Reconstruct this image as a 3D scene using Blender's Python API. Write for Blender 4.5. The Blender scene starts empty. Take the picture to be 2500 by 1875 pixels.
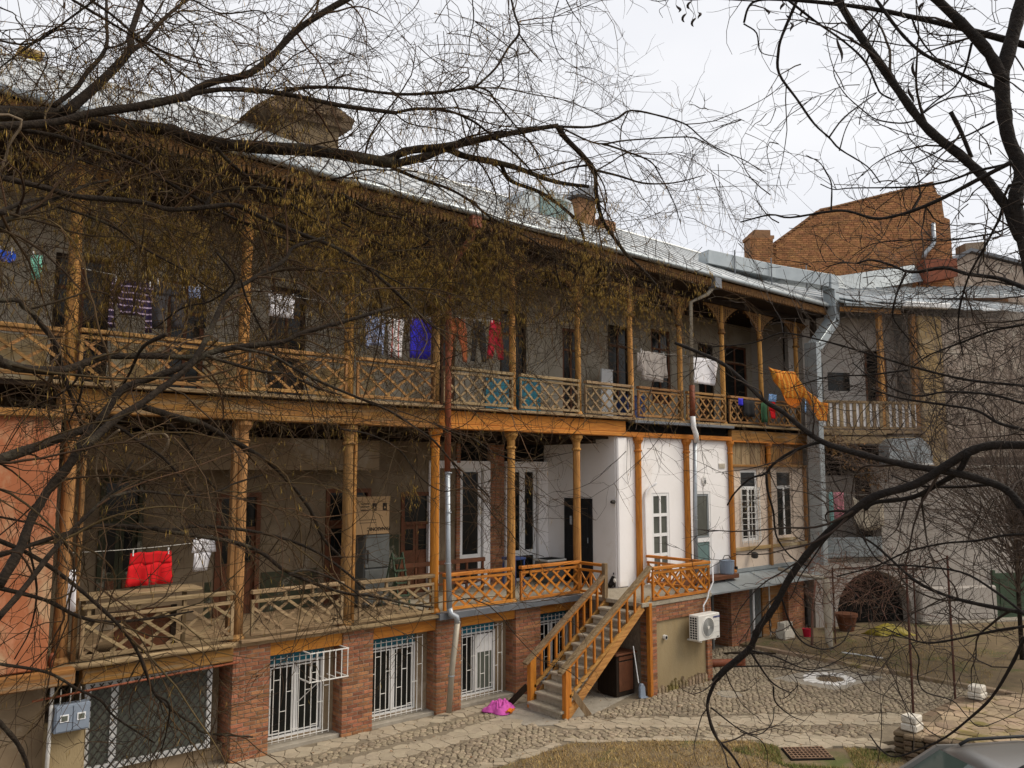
import bpy, math, random
import numpy as np
from mathutils import Vector, Matrix, noise as mnoise
random.seed(7); rng = np.random.default_rng(11)
sc = bpy.context.scene; COL = sc.collection; PI = math.pi
# ---------------------------------------------------------------- camera
cd = bpy.data.cameras.new('camera'); cam = bpy.data.objects.new('camera', cd); COL.objects.link(cam)
cd.sensor_fit = 'HORIZONTAL'; cd.sensor_width = 36.0; cd.lens = 36.0*1990/2500; cd.clip_start = .05; cd.clip_end = 2000
cam.location = (0, 0, 4.7); cam.rotation_euler = (math.radians(90+6.194), 0, math.radians(-40.667)); sc.camera = cam
# ---------------------------------------------------------------- overcast sky, one broad sun
W = bpy.data.worlds.new('World'); sc.world = W; W.use_nodes = True
wn = W.node_tree.nodes; wl = W.node_tree.links; wn.clear()
SUN_EL, SUN_AZ = math.radians(46), math.radians(48)     # azimuth measured from -Y (the court side) toward +X
sky = wn.new('ShaderNodeTexSky'); sky.sky_type = 'NISHITA'; sky.sun_disc = False; sky.sun_elevation = SUN_EL; sky.sun_rotation = math.radians(180-48); sky.dust_density = 4
sk2 = wn.new('ShaderNodeMix'); sk2.data_type = 'RGBA'; sk2.blend_type = 'MULTIPLY'; sk2.inputs[0].default_value = 1
tc = wn.new('ShaderNodeTexCoord'); mp = wn.new('ShaderNodeMapping'); mp.inputs['Scale'].default_value = (1.6, 1.6, 4)
nz = wn.new('ShaderNodeTexNoise'); nz.inputs['Scale'].default_value = 1.6; nz.inputs['Detail'].default_value = 5
cr = wn.new('ShaderNodeValToRGB'); cr.color_ramp.elements[0].position = .3; cr.color_ramp.elements[0].color = (.87, .88, .92, 1)
cr.color_ramp.elements[1].position = .72; cr.color_ramp.elements[1].color = (1.0, .995, 1.0, 1)
cm = wn.new('ShaderNodeMix'); cm.data_type = 'RGBA'; cm.inputs[0].default_value = .93
st = wn.new('ShaderNodeVectorMath'); st.operation = 'SCALE'; st.inputs['Scale'].default_value = .10
bg = wn.new('ShaderNodeBackground'); wo = wn.new('ShaderNodeOutputWorld')
wl.new(tc.outputs['Generated'], mp.inputs[0]); wl.new(mp.outputs[0], nz.inputs[0]); wl.new(nz.outputs[0], cr.inputs[0])
wl.new(sky.outputs[0], cm.inputs[6])
cs = wn.new('ShaderNodeVectorMath'); cs.operation = 'SCALE'; cs.inputs['Scale'].default_value = 5.25
wl.new(cr.outputs[0], cs.inputs[0]); wl.new(cs.outputs[0], cm.inputs[7]); wl.new(cm.outputs[2], bg.inputs[0])
bg.inputs[1].default_value = .10; wl.new(bg.outputs[0], wo.inputs[0])
sd = bpy.data.lights.new('sun', 'SUN'); sun = bpy.data.objects.new('sun', sd); COL.objects.link(sun)
sd.energy = 1.5; sd.angle = math.radians(32); sd.color = (1, .90, .76)
dv = Vector((math.sin(SUN_AZ)*math.cos(SUN_EL), -math.cos(SUN_AZ)*math.cos(SUN_EL), math.sin(SUN_EL)))
sun.rotation_euler = dv.to_track_quat('Z', 'Y').to_euler()
sc.view_settings.view_transform = 'Standard'; sc.view_settings.look = 'None'; sc.view_settings.gamma = 1; sc.view_settings.use_curve_mapping = False
sc.view_settings.exposure = 0.98
sc.render.engine = 'CYCLES'; sc.cycles.use_denoising = True; sc.cycles.denoiser = 'OPENIMAGEDENOISE'; sc.cycles.max_bounces = 5
# ---------------------------------------------------------------- materials
MATS = {}
def mat(name, c, c2=None, scale=6, rough=.85, metal=0, bump=.25, bscale=30, stretch=(1, 1, 1), rnd=.0, island=False, stain=None, spec=.25, world=False, c3=None):
    m = bpy.data.materials.new(name); m.use_nodes = True; n = m.node_tree.nodes; l = m.node_tree.links
    b = n['Principled BSDF']; b.inputs['Roughness'].default_value = rough; b.inputs['Metallic'].default_value = metal
    b.inputs['Specular IOR Level'].default_value = spec
    t = n.new('ShaderNodeTexCoord'); mp = n.new('ShaderNodeMapping'); mp.inputs['Scale'].default_value = stretch
    if world:
        g = n.new('ShaderNodeNewGeometry'); l.new(g.outputs['Position'], mp.inputs[0])
    else:
        l.new(t.outputs['Object'], mp.inputs[0])
    col = None
    nz = n.new('ShaderNodeTexNoise'); nz.inputs['Scale'].default_value = scale; nz.inputs['Detail'].default_value = 7; nz.inputs['Roughness'].default_value = .65
    l.new(mp.outputs[0], nz.inputs[0])
    r = n.new('ShaderNodeValToRGB'); r.color_ramp.elements[0].position = .36; r.color_ramp.elements[1].position = .64
    r.color_ramp.elements[0].color = (*c, 1); r.color_ramp.elements[1].color = (*(c2 or c), 1)
    if c3:
        e = r.color_ramp.elements.new(.5); e.color = (*c3, 1)
    l.new(nz.outputs[0], r.inputs[0]); col = r.outputs[0]
    if stain:
        for (scol, sscale, lo, hi) in stain:
            n2 = n.new('ShaderNodeTexNoise'); n2.inputs['Scale'].default_value = sscale; n2.inputs['Detail'].default_value = 8; n2.inputs['Roughness'].default_value = .7
            l.new(mp.outputs[0], n2.inputs[0])
            r2 = n.new('ShaderNodeValToRGB'); r2.color_ramp.elements[0].position = lo; r2.color_ramp.elements[1].position = hi
            l.new(n2.outputs[0], r2.inputs[0])
            mx = n.new('ShaderNodeMix'); mx.data_type = 'RGBA'; l.new(r2.outputs[0], mx.inputs[0]); l.new(col, mx.inputs[6]); mx.inputs[7].default_value = (*scol, 1); col = mx.outputs[2]
    if rnd:
        oi = n.new('ShaderNodeObjectInfo'); src = oi.outputs['Random']
        if island:
            g = n.new('ShaderNodeNewGeometry'); ad = n.new('ShaderNodeMath'); ad.operation = 'ADD'; fr = n.new('ShaderNodeMath'); fr.operation = 'FRACT'
            l.new(src, ad.inputs[0]); l.new(g.outputs['Random Per Island'], ad.inputs[1]); l.new(ad.outputs[0], fr.inputs[0]); src = fr.outputs[0]
        mr = n.new('ShaderNodeMapRange'); mr.inputs[3].default_value = 1-rnd; mr.inputs[4].default_value = 1+rnd; l.new(src, mr.inputs[0])
        m7 = n.new('ShaderNodeMath'); m7.operation = 'MULTIPLY'; m7.inputs[1].default_value = 7.31; f7 = n.new('ShaderNodeMath'); f7.operation = 'FRACT'
        l.new(src, m7.inputs[0]); l.new(m7.outputs[0], f7.inputs[0])
        mh = n.new('ShaderNodeMapRange'); mh.inputs[3].default_value = .5-.03*rnd; mh.inputs[4].default_value = .5+.03*rnd; l.new(f7.outputs[0], mh.inputs[0])
        h = n.new('ShaderNodeHueSaturation'); l.new(mr.outputs[0], h.inputs['Value']); l.new(mh.outputs[0], h.inputs['Hue']); l.new(col, h.inputs['Color']); col = h.outputs[0]
    l.new(col, b.inputs['Base Color'])
    if bump:
        nb = n.new('ShaderNodeTexNoise'); nb.inputs['Scale'].default_value = bscale; nb.inputs['Detail'].default_value = 6; l.new(mp.outputs[0], nb.inputs[0])
        bp = n.new('ShaderNodeBump'); bp.inputs['Strength'].default_value = bump; bp.inputs['Distance'].default_value = .02
        l.new(nb.outputs[0], bp.inputs['Height']); l.new(bp.outputs[0], b.inputs['Normal'])
    MATS[name] = m; return m
M = MATS
GX = (.8, 9, 9); GZ = (9, 9, .8); GY = (9, .8, 9)
for ax, s in (('x', GX), ('z', GZ), ('y', GY)):
    mat('orange_wood_'+ax, (.53, .20, .027), (.35, .12, .015), 3, .55, bump=.3, bscale=8, stretch=s, rnd=.14, stain=[((.14, .06, .02), 1.2, .6, .8)], world=True)
    mat('old_wood_'+ax, (.36, .19, .068), (.18, .095, .035), 3, .9, bump=.6, bscale=10, stretch=s, rnd=.22, stain=[((.09, .065, .04), 1.4, .55, .75), ((.36, .29, .19), 2.2, .62, .8)], world=True)
    mat('grey_wood_'+ax, (.33, .24, .135), (.175, .115, .06), 3, .9, bump=.6, bscale=10, stretch=s, rnd=.2, stain=[((.10, .075, .045), 1.1, .55, .75)], world=True)
    mat('honey_wood_'+ax, (.49, .255, .070), (.27, .125, .032), 2.4, .75, bump=.5, bscale=9, stretch=s, rnd=.16, stain=[((.16, .085, .03), 1.3, .58, .8)], world=True)
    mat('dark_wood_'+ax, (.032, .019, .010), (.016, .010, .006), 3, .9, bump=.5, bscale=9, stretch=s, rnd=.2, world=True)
    mat('beam_wood_'+ax, (.50, .205, .03), (.33, .12, .017), 2.2, .7, bump=.35, bscale=8, stretch=s, rnd=.1, stain=[((.13, .07, .03), 1.0, .58, .8)], world=True)
    mat('weather_wood_'+ax, (.33, .16, .040), (.19, .085, .023), 2.4, .85, bump=.5, bscale=9, stretch=s, rnd=.2, stain=[((.25, .20, .13), 1.0, .5, .7), ((.09, .055, .03), 1.6, .58, .76)], world=True)
mat('carved_wood', (.20, .10, .03), (.10, .048, .016), 14, .8, bump=.4, bscale=40, rnd=.1)  # brown darkened to carry the shade under the eave
mat('brick', (.33, .138, .066), (.215, .095, .05), 9, .9, bump=.5, bscale=45, rnd=.34, island=True, stain=[((.34, .25, .18), 3.0, .6, .82), ((.09, .05, .035), 2.0, .64, .85)], world=True)
mat('brick_far', (.40, .19, .08), (.29, .135, .058), 3, .95, bump=.3, bscale=30, rnd=.22, island=True, stain=[((.16, .085, .045), .5, .5, .75)], world=True)
mat('mortar', (.27, .215, .16), (.19, .145, .105), 12, .95, bump=.6, bscale=60, world=True)
mat('mortar_far', (.29, .155, .08), (.22, .12, .062), 4, .95, bump=.5, bscale=40, world=True)
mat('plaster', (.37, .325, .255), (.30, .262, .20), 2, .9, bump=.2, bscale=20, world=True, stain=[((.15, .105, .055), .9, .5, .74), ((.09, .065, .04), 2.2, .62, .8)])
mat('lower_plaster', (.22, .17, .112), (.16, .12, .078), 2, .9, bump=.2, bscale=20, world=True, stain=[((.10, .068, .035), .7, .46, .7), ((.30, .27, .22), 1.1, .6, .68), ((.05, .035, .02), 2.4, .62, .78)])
mat('plaster_brown', (.27, .20, .125), (.20, .145, .09), 2, .9, bump=.2, bscale=20, world=True, stain=[((.42, .37, .30), .7, .55, .7)])
mat('white_plaster', (.83, .81, .80), (.79, .77, .755), 1.2, .9, bump=.08, bscale=14, world=True, stain=[((.62, .56, .50), .9, .55, .85), ((.50, .44, .37), 3.2, .68, .9)])
mat('cream_plaster', (.66, .545, .44), (.58, .475, .385), 1.6, .9, bump=.15, bscale=14, world=True, stain=[((.42, .33, .25), 1.4, .58, .85)])
mat('salmon_plaster', (.37, .13, .058), (.30, .105, .048), 1.2, .9, bump=.2, bscale=12, world=True, stretch=(1, 1, .55), stain=[((.46, .32, .19), 1.1, .46, .62), ((.55, .26, .15), 2.5, .55, .75)])
mat('ochre_plaster', (.36, .245, .11), (.29, .20, .095), 1.4, .9, bump=.2, bscale=14, world=True, stain=[((.44, .37, .25), 1.4, .5, .68), ((.2, .15, .09), 2, .6, .85)])
mat('tan_stucco', (.31, .24, .135), (.26, .195, .105), 2, .95, bump=.35, bscale=50, world=True, stretch=(1, 1, .35), stain=[((.17, .125, .075), 1.1, .55, .8), ((.36, .26, .12), .8, .55, .75)])
mat('grey_plaster', (.43, .395, .355), (.38, .345, .31), 1.2, .92, bump=.15, bscale=14, world=True, stain=[((.27, .225, .18), .8, .56, .8)])
mat('rubble', (.40, .335, .275), (.30, .235, .185), 5, .95, bump=.9, bscale=8, world=True, stain=[((.50, .44, .36), 2.2, .52, .62), ((.12, .085, .065), 3.5, .58, .72)])
mat('pale_wall', (.56, .53, .47), (.52, .49, .44), 1, .9, bump=.05, world=True)
mat('yellow_paint', (.55, .40, .06), (.48, .34, .05), 3, .8, world=True)
mat('galvanized', (.37, .405, .42), (.30, .335, .35), 2.2, .42, metal=.55, bump=.06, bscale=5, rnd=.08, world=True, stain=[((.33, .36, .37), 1.2, .55, .8)])
mat('roof_metal', (.50, .515, .515), (.43, .445, .445), 1.4, .45, metal=.35, bump=.05, bscale=4, rnd=.1, world=True, stain=[((.40, .40, .38), .8, .55, .8)])
mat('grey_flashing', (.16, .17, .185), (.12, .13, .145), 3, .5, metal=.3, bump=.08, bscale=6, world=True)
mat('white_paint', (.76, .76, .75), (.70, .70, .69), 6, .5, bump=.04, rnd=.05, world=True)
mat('white_grille', (.72, .71, .68), (.62, .60, .56), 9, .55, bump=.1, world=True, stain=[((.34, .22, .13), 8, .68, .8)])
mat('pvc', (.80, .81, .82), (.76, .77, .78), 4, .35, bump=.02, world=True)
mat('dark_glass', (.008, .009, .009), (.013, .014, .013), 1.5, .12, bump=.02, bscale=1, spec=.22, world=True)
mat('curtain_glass', (.14, .15, .125), (.085, .095, .08), 1.2, .2, bump=.04, bscale=2, spec=.5, world=True, stretch=(6, 6, .6))
mat('green_glass', (.17, .26, .25), (.13, .20, .195), 1.5, .15, bump=.02, spec=.5, world=True)
mat('dusk_glass', (.075, .08, .07), (.11, .115, .10), 1.5, .15, bump=.02, spec=.5, world=True)
mat('shade_black', (.006, .005, .004), rough=.95, bump=0)  # flat black painted in place of shade in openings and hollows
mat('black_door', (.012, .012, .013), (.018, .018, .02), 6, .45, bump=.05, world=True)
mat('blue_board', (.014, .10, .17), (.012, .14, .19), 4, .6, bump=.05, rnd=.25, world=True)
mat('brown_paint', (.14, .05, .022), (.09, .035, .016), 4, .7, bump=.2, world=True)
mat('green_paint', (.03, .034, .018), (.05, .05, .028), 3, .8, bump=.3, world=True, stain=[((.22, .20, .155), 2.0, .54, .6)])
mat('green_door', (.038, .06, .036), (.05, .078, .046), 3, .7, bump=.2, world=True)
mat('grey_door', (.13, .135, .13), (.10, .105, .10), 4, .8, bump=.1, world=True)
mat('concrete', (.34, .305, .25), (.26, .23, .185), 5, .95, bump=.5, bscale=60, world=True, stain=[((.16, .14, .11), 2.2, .55, .8)])
mat('step_stone', (.40, .35, .27), (.31, .265, .20), 9, .9, bump=.6, bscale=90, world=True, rnd=.08, stain=[((.19, .16, .115), 3, .56, .8)])
mat('earth', (.17, .125, .08), (.11, .082, .052), 3, 1, bump=.9, bscale=20, world=True, stain=[((.22, .18, .11), 1.2, .5, .75)])
mat('joint', (.24, .195, .135), (.17, .14, .10), 6, 1, bump=.8, bscale=50, world=True)
mat('cobble', (.315, .255, .175), (.235, .19, .132), 10, .8, bump=.5, bscale=50, rnd=.24, island=True, world=True, stain=[((.13, .10, .07), .8, .5, .75)])
mat('flagstone', (.37, .31, .225), (.31, .26, .19), 6, .85, bump=.35, bscale=40, rnd=.10, island=True, world=True, stain=[((.30, .24, .165), 1.3, .52, .75)])
mat('white_marble', (.78, .76, .73), (.70, .68, .64), 5, .6, bump=.1, rnd=.06, island=True, world=True)
mat('wall_stone', (.16, .115, .07), (.10, .07, .045), 7, .95, bump=.8, bscale=30, rnd=.3, island=True, world=True)
mat('terrace_stone', (.34, .25, .165), (.25, .185, .12), 6, .9, bump=.5, bscale=40, rnd=.25, island=True, world=True, stain=[((.19, .15, .05), 1.4, .5, .62)])
mat('limestone', (.62, .58, .50), (.50, .46, .39), 9, .9, bump=.5, bscale=40, world=True)
mat('lawn', (.19, .14, .08), (.13, .096, .057), 2.5, 1, bump=.8, bscale=25, world=True, stain=[((.085, .095, .03), .9, .53, .66), ((.26, .20, .11), 3.5, .6, .75)])
mat('dry_grass', (.42, .29, .115), (.27, .18, .07), 3, .9, bump=0, rnd=.4, island=True, world=True)
mat('green_grass', (.10, .13, .028), (.16, .16, .045), 3, .9, bump=0, rnd=.3, island=True, world=True)
mat('bark', (.030, .021, .014), (.014, .010, .007), 22, .95, bump=.9, bscale=45, world=True, stain=[((.095, .085, .055), 3.0, .55, .75)])
mat('bark_black', (.022, .017, .014), (.011, .009, .008), 22, .95, bump=.9, bscale=45, world=True, stain=[((.05, .045, .03), 3.5, .6, .78)])
mat('pale_twig', (.21, .16, .105), (.14, .105, .07), 22, .9, bump=.4, world=True)
mat('twig', (.075, .045, .020), (.036, .022, .011), 3, .9, bump=0, rnd=.6, island=True, world=True)
mat('twig_black', (.028, .02, .016), (.05, .036, .026), 3, .9, bump=0, rnd=.35, island=True, world=True)
mat('twig_grey', (.16, .12, .095), (.10, .075, .06), 3, .9, bump=0, rnd=.4, island=True, world=True)
mat('vine', (.16, .075, .05), (.22, .14, .10), 3, .9, bump=0, rnd=.4, island=True, world=True)
mat('catkin', (.38, .245, .055), (.20, .125, .03), 2.0, .9, bump=0, rnd=.45, island=True, world=True)
mat('dead_leaf', (.22, .12, .045), (.14, .075, .03), 3, .9, bump=0, rnd=.35, island=True, world=True)
mat('pod', (.022, .014, .01), (.02, .012, .009), 9, .6, bump=.2)
mat('rust_pipe', (.22, .062, .028), (.16, .048, .022), 5, .6, bump=.2, world=True, stain=[((.10, .04, .025), 2, .58, .8)])
mat('zinc_pipe', (.36, .39, .42), (.30, .33, .355), 3, .4, metal=.45, bump=.05, world=True)
mat('tan_pipe', (.36, .32, .25), (.30, .265, .21), 3, .5, metal=.2, bump=.05, world=True)
mat('rust_iron', (.085, .032, .02), (.05, .022, .015), 8, .8, bump=.3, world=True)
mat('grate_rust', (.30, .19, .12), (.20, .12, .075), 8, .8, bump=.2, world=True)
mat('black_plastic', (.012, .012, .013), rough=.5, bump=0)
mat('dark_iron', (.03, .028, .025), (.05, .045, .04), 6, .7, bump=.2)
mat('meter_grey', (.22, .26, .32), (.19, .23, .29), 3, .5, bump=.05)
mat('ac_white', (.66, .645, .60), (.62, .605, .56), 4, .45, bump=.02)
mat('ac_fan', (.36, .36, .34), (.30, .30, .29), 4, .5, bump=.05)
mat('navy_ink', (.03, .04, .17), bump=0)
mat('black_ink', (.02, .014, .01), bump=0)
mat('cardboard', (.36, .235, .125), (.32, .21, .11), 4, .9, bump=.05)
mat('car_paint', (.25, .24, .225), (.24, .23, .215), 3, .28, metal=.5, bump=0, spec=.5)
mat('car_glass', (.05, .07, .06), (.06, .08, .07), 2, .04, bump=0, spec=.6)
mat('tyre', (.02, .02, .02), rough=.9)
mat('blue_plastic', (.03, .055, .16), (.04, .07, .2), 4, .5, bump=.02)
mat('cable', (.55, .53, .48), rough=.6, bump=0)
mat('fur_black', (.012, .01, .009), (.02, .017, .015), 30, .9, bump=.5, bscale=90)
mat('fur_white', (.6, .57, .52), (.5, .47, .42), 30, .9, bump=.5, bscale=90)
mat('tarp_yellow', (.30, .24, .03), (.22, .17, .02), 4, .6, bump=.3, bscale=12)
CLOTH = dict(red=(.55, .008, .012), white=(.80, .79, .82), royal=(.035, .03, .52), lightblue=(.33, .40, .60), navy=(.03, .022, .055), black=(.012, .012, .013), rust=(.27, .07, .025), crimson=(.38, .01, .03), greyl=(.40, .36, .33), mint=(.22, .55, .42),
             orange=(.62, .17, .012), pink=(.58, .10, .40), rose=(.62, .25, .30), aqua=(.30, .58, .56), cream=(.42, .37, .29), forest=(.02, .07, .03), sky=(.25, .45, .78), blue=(.02, .09, .55), charcoal=(.045, .042, .045))
for k, c in CLOTH.items():
    mat('cloth_'+k, c, tuple(x*.82 for x in c), 3, .9, bump=.15, bscale=60, world=True)
def stripes(name, c1, c2, freq, axis=2, width=.5):
    m = mat(name, c1, bump=.15); n = m.node_tree.nodes; l = m.node_tree.links; b = n['Principled BSDF']
    g = n.new('ShaderNodeNewGeometry'); sp = n.new('ShaderNodeSeparateXYZ'); l.new(g.outputs['Position'], sp.inputs[0])
    a = n.new('ShaderNodeMath'); a.operation = 'MULTIPLY'; a.inputs[1].default_value = freq; l.new(sp.outputs[axis], a.inputs[0])
    f = n.new('ShaderNodeMath'); f.operation = 'FRACT'; l.new(a.outputs[0], f.inputs[0]); q = n.new('ShaderNodeMath'); q.operation = 'GREATER_THAN'; q.inputs[1].default_value = width; l.new(f.outputs[0], q.inputs[0])
    mx = n.new('ShaderNodeMix'); mx.data_type = 'RGBA'; mx.inputs[6].default_value = (*c1, 1); mx.inputs[7].default_value = (*c2, 1); l.new(q.outputs[0], mx.inputs[0]); l.new(mx.outputs[2], b.inputs['Base Color'])
stripes('cloth_purple_stripe', (.026, .016, .05), (.46, .36, .48), 9.5, 2, .78)
stripes('cloth_white_red', (.72, .69, .68), (.5, .12, .1), 6, 0, .82)
stripes('cloth_gold', (.50, .145, .01), (.62, .28, .04), 9, 0, .6)
# ---------------------------------------------------------------- mesh helpers
class MB:
    def __init__(s): s.v = []; s.f = []
    def add(s, vs, fs):
        o = len(s.v); s.v += [tuple(v) for v in vs]; s.f += [tuple(i+o for i in f) for f in fs]; return s
    def box(s, x0, x1, y0, y1, z0, z1):
        return s.add([(x0, y0, z0), (x1, y0, z0), (x1, y1, z0), (x0, y1, z0), (x0, y0, z1), (x1, y0, z1), (x1, y1, z1), (x0, y1, z1)],
                     [(0, 3, 2, 1), (4, 5, 6, 7), (0, 1, 5, 4), (1, 2, 6, 5), (2, 3, 7, 6), (3, 0, 4, 7)])
    def bar(s, p, q, w, h, up=(0, 0, 1), bev=0):
        p = Vector(p); q = Vector(q); d = (q-p).normalized(); u = Vector(up); sd = d.cross(u)
        if sd.length < 1e-4: sd = d.cross(Vector((1, 0, 0)))
        sd.normalize(); u = sd.cross(d).normalized(); a = sd*w/2; b = u*h/2
        return s.add([p-a-b, p+a-b, p+a+b, p-a+b, q-a-b, q+a-b, q+a+b, q-a+b], [(0, 3, 2, 1), (4, 5, 6, 7), (0, 1, 5, 4), (1, 2, 6, 5), (2, 3, 7, 6), (3, 0, 4, 7)])
    def tube(s, pts, rad, n=8, caps=True):
        pts = [Vector(p) for p in pts]; k = len(pts); R = rad if hasattr(rad, '__len__') else [rad]*k
        t0 = (pts[1]-pts[0]).normalized(); a = t0.orthogonal().normalized(); o = len(s.v)
        for i, p in enumerate(pts):
            t = (pts[min(i+1, k-1)]-pts[max(i-1, 0)]).normalized(); a = (a-t*a.dot(t)).normalized(); b = t.cross(a)
            for j in range(n):
                th = 2*PI*j/n; s.v.append(tuple(p+(a*math.cos(th)+b*math.sin(th))*R[i]))
        for i in range(k-1):
            for j in range(n):
                s.f.append((o+i*n+j, o+i*n+(j+1) % n, o+(i+1)*n+(j+1) % n, o+(i+1)*n+j))
        if caps: s.f.append(tuple(o+j for j in range(n))[::-1]); s.f.append(tuple(o+(k-1)*n+j for j in range(n)))
        return s
    def lathe(s, c, prof, n=14):
        x, y, z = c; o = len(s.v)
        for (r, h) in prof:
            for j in range(n): s.v.append((x+r*math.cos(2*PI*j/n), y+r*math.sin(2*PI*j/n), z+h))
        for i in range(len(prof)-1):
            for j in range(n): s.f.append((o+i*n+j, o+i*n+(j+1) % n, o+(i+1)*n+(j+1) % n, o+(i+1)*n+j))
        s.f.append(tuple(o+j for j in range(n))[::-1]); s.f.append(tuple(o+(len(prof)-1)*n+j for j in range(n))); return s
    def prism(s, poly, fn, d0, d1):
        """poly of (a,b); fn(a,b,d)->xyz"""
        n = len(poly); o = len(s.v)
        s.v += [tuple(fn(a, b, d0)) for a, b in poly]+[tuple(fn(a, b, d1)) for a, b in poly]
        s.f.append(tuple(range(o, o+n))); s.f.append(tuple(range(o+2*n-1, o+n-1, -1)))
        for i in range(n): s.f.append((o+(i+1) % n, o+i, o+n+i, o+n+(i+1) % n))
        return s
    def build(s, name, m, parent=None, smooth=False, bevel=0, fix=True):
        me = bpy.data.meshes.new(name); me.from_pydata(s.v, [], s.f); me.update()
        if fix and len(s.f) < 4000:
            import bmesh
            bm = bmesh.new(); bm.from_mesh(me); bmesh.ops.recalc_face_normals(bm, faces=bm.faces)
            if bevel: bmesh.ops.bevel(bm, geom=bm.edges[:], offset=bevel, segments=1, affect='EDGES', profile=.5)
            bm.to_mesh(me); bm.free()
        if smooth: me.shade_smooth()
        me.materials.append(M[m] if isinstance(m, str) else m)
        o = bpy.data.objects.new(name, me); COL.objects.link(o)
        if parent is not None: o.parent = parent
        return o
def XZ(Y): return lambda a, b, d: (a, Y+d, b)
def thing(name, label, cat, loc=(0, 0, 0), group=None):
    o = bpy.data.objects.new(name, None); COL.objects.link(o); o.empty_display_size = .2
    if loc != (0, 0, 0): PIVOT[o.name] = Vector(loc)
    o['label'] = label; o['category'] = cat
    if group: o['group'] = group
    return o
PIVOT = {}
def tag(o, label, cat, group=None):
    o['label'] = label; o['category'] = cat
    if group: o['group'] = group
    return o
def kind(o, k): o['kind'] = k; return o
def box(name, x0, x1, y0, y1, z0, z1, m, parent=None, bevel=0): return MB().box(x0, x1, y0, y1, z0, z1).build(name, m, parent, bevel=bevel)
def bar(name, p, q, w, h, m, parent=None, bevel=.004): return MB().bar(p, q, w, h).build(name, m, parent, bevel=bevel)
def sub(name, parent):
    o = bpy.data.objects.new(name, None); COL.objects.link(o); o.parent = parent; return o
def wobble(o, amp=.004, sc_=6):
    for v in o.data.vertices:
        n = mnoise.noise_vector(v.co*sc_); v.co += n*amp
    return o
# ================================================================ ground
YF = 13.45
ground = kind(box('ground', -150, 250, -150, 250, -.9, -.06, 'earth'), 'structure')
yard = MB(); yard.prism([(2, 8.5), (8.7, 10.55), (10.4, 10.6), (12.05, 9.4), (13, 8.0), (14.3, 7.2), (19.5, 5), (19.5, 16.5), (2, 16.5)], lambda a, b, d: (a, b, d), -.05, 0)
pavement = kind(yard.build('pavement', 'joint'), 'structure')
def inside(p, poly):
    x, y = p; r = False; j = len(poly)-1
    for i in range(len(poly)):
        xi, yi = poly[i]; xj, yj = poly[j]
        if (yi > y) != (yj > y) and x < (xj-xi)*(y-yi)/(yj-yi)+xi: r = not r
        j = i
    return r
def clip(poly, px, py, nx, ny):
    out = []; n = len(poly)
    for i in range(n):
        a = poly[i]; b = poly[(i+1) % n]; da = (a[0]-px)*nx+(a[1]-py)*ny; db = (b[0]-px)*nx+(b[1]-py)*ny
        if da <= 0: out.append(a)
        if (da < 0) != (db < 0) and da != db:
            t = da/(da-db); out.append((a[0]+(b[0]-a[0])*t, a[1]+(b[1]-a[1])*t))
    return out
def cells(region, sx, sy, rot=0, jit=.36, holes=(), edge=True):
    """Voronoi stones over a polygon; returns list of polygons (convex)"""
    c, s_ = math.cos(rot), math.sin(rot); loc = [(x*c+y*s_, -x*s_+y*c) for x, y in region]
    x0 = min(p[0] for p in loc); x1 = max(p[0] for p in loc); y0 = min(p[1] for p in loc); y1 = max(p[1] for p in loc)
    nx = int((x1-x0)/sx)+3; ny = int((y1-y0)/sy)+3
    S = {}
    for i in range(-1, nx+1):
        for j in range(-1, ny+1):
            S[i, j] = (x0+(i+(.5 if j % 2 else 0)+random.uniform(-jit, jit))*sx, y0+(j+random.uniform(-jit, jit))*sy)
    out = []
    for (i, j), p in S.items():
        wp = (p[0]*c-p[1]*s_, p[0]*s_+p[1]*c)
        if not inside(wp, region) or any(inside(wp, h) for h in holes): continue
        poly = [(p[0]-sx*1.5, p[1]-sy*1.5), (p[0]+sx*1.5, p[1]-sy*1.5), (p[0]+sx*1.5, p[1]+sy*1.5), (p[0]-sx*1.5, p[1]+sy*1.5)]
        for di in (-2, -1, 0, 1, 2):
            for dj in (-1, 0, 1) if abs(di) > 1 else (-2, -1, 0, 1, 2):
                q = S.get((i+di, j+dj))
                if q is None or (di == 0 and dj == 0): continue
                poly = clip(poly, (p[0]+q[0])/2, (p[1]+q[1])/2, q[0]-p[0], q[1]-p[1])
        if len(poly) < 3: continue
        poly = [(x*c-y*s_, x*s_+y*c) for x, y in poly]
        if edge:   # trim at the region's border (region taken as convex there)
            n = len(region)
            for k in range(n):
                a, b = region[k], region[(k+1) % n]
                if edge is True or k in edge:
                    nxn, nyn = (b[1]-a[1]), -(b[0]-a[0])
                    if (wp[0]-a[0])*nxn+(wp[1]-a[1])*nyn > 0: nxn, nyn = -nxn, -nyn
                    poly = clip(poly, a[0], a[1], nxn, nyn)
                    if len(poly) < 3: break
        if len(poly) >= 3: out.append((wp, poly))
    return out
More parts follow.
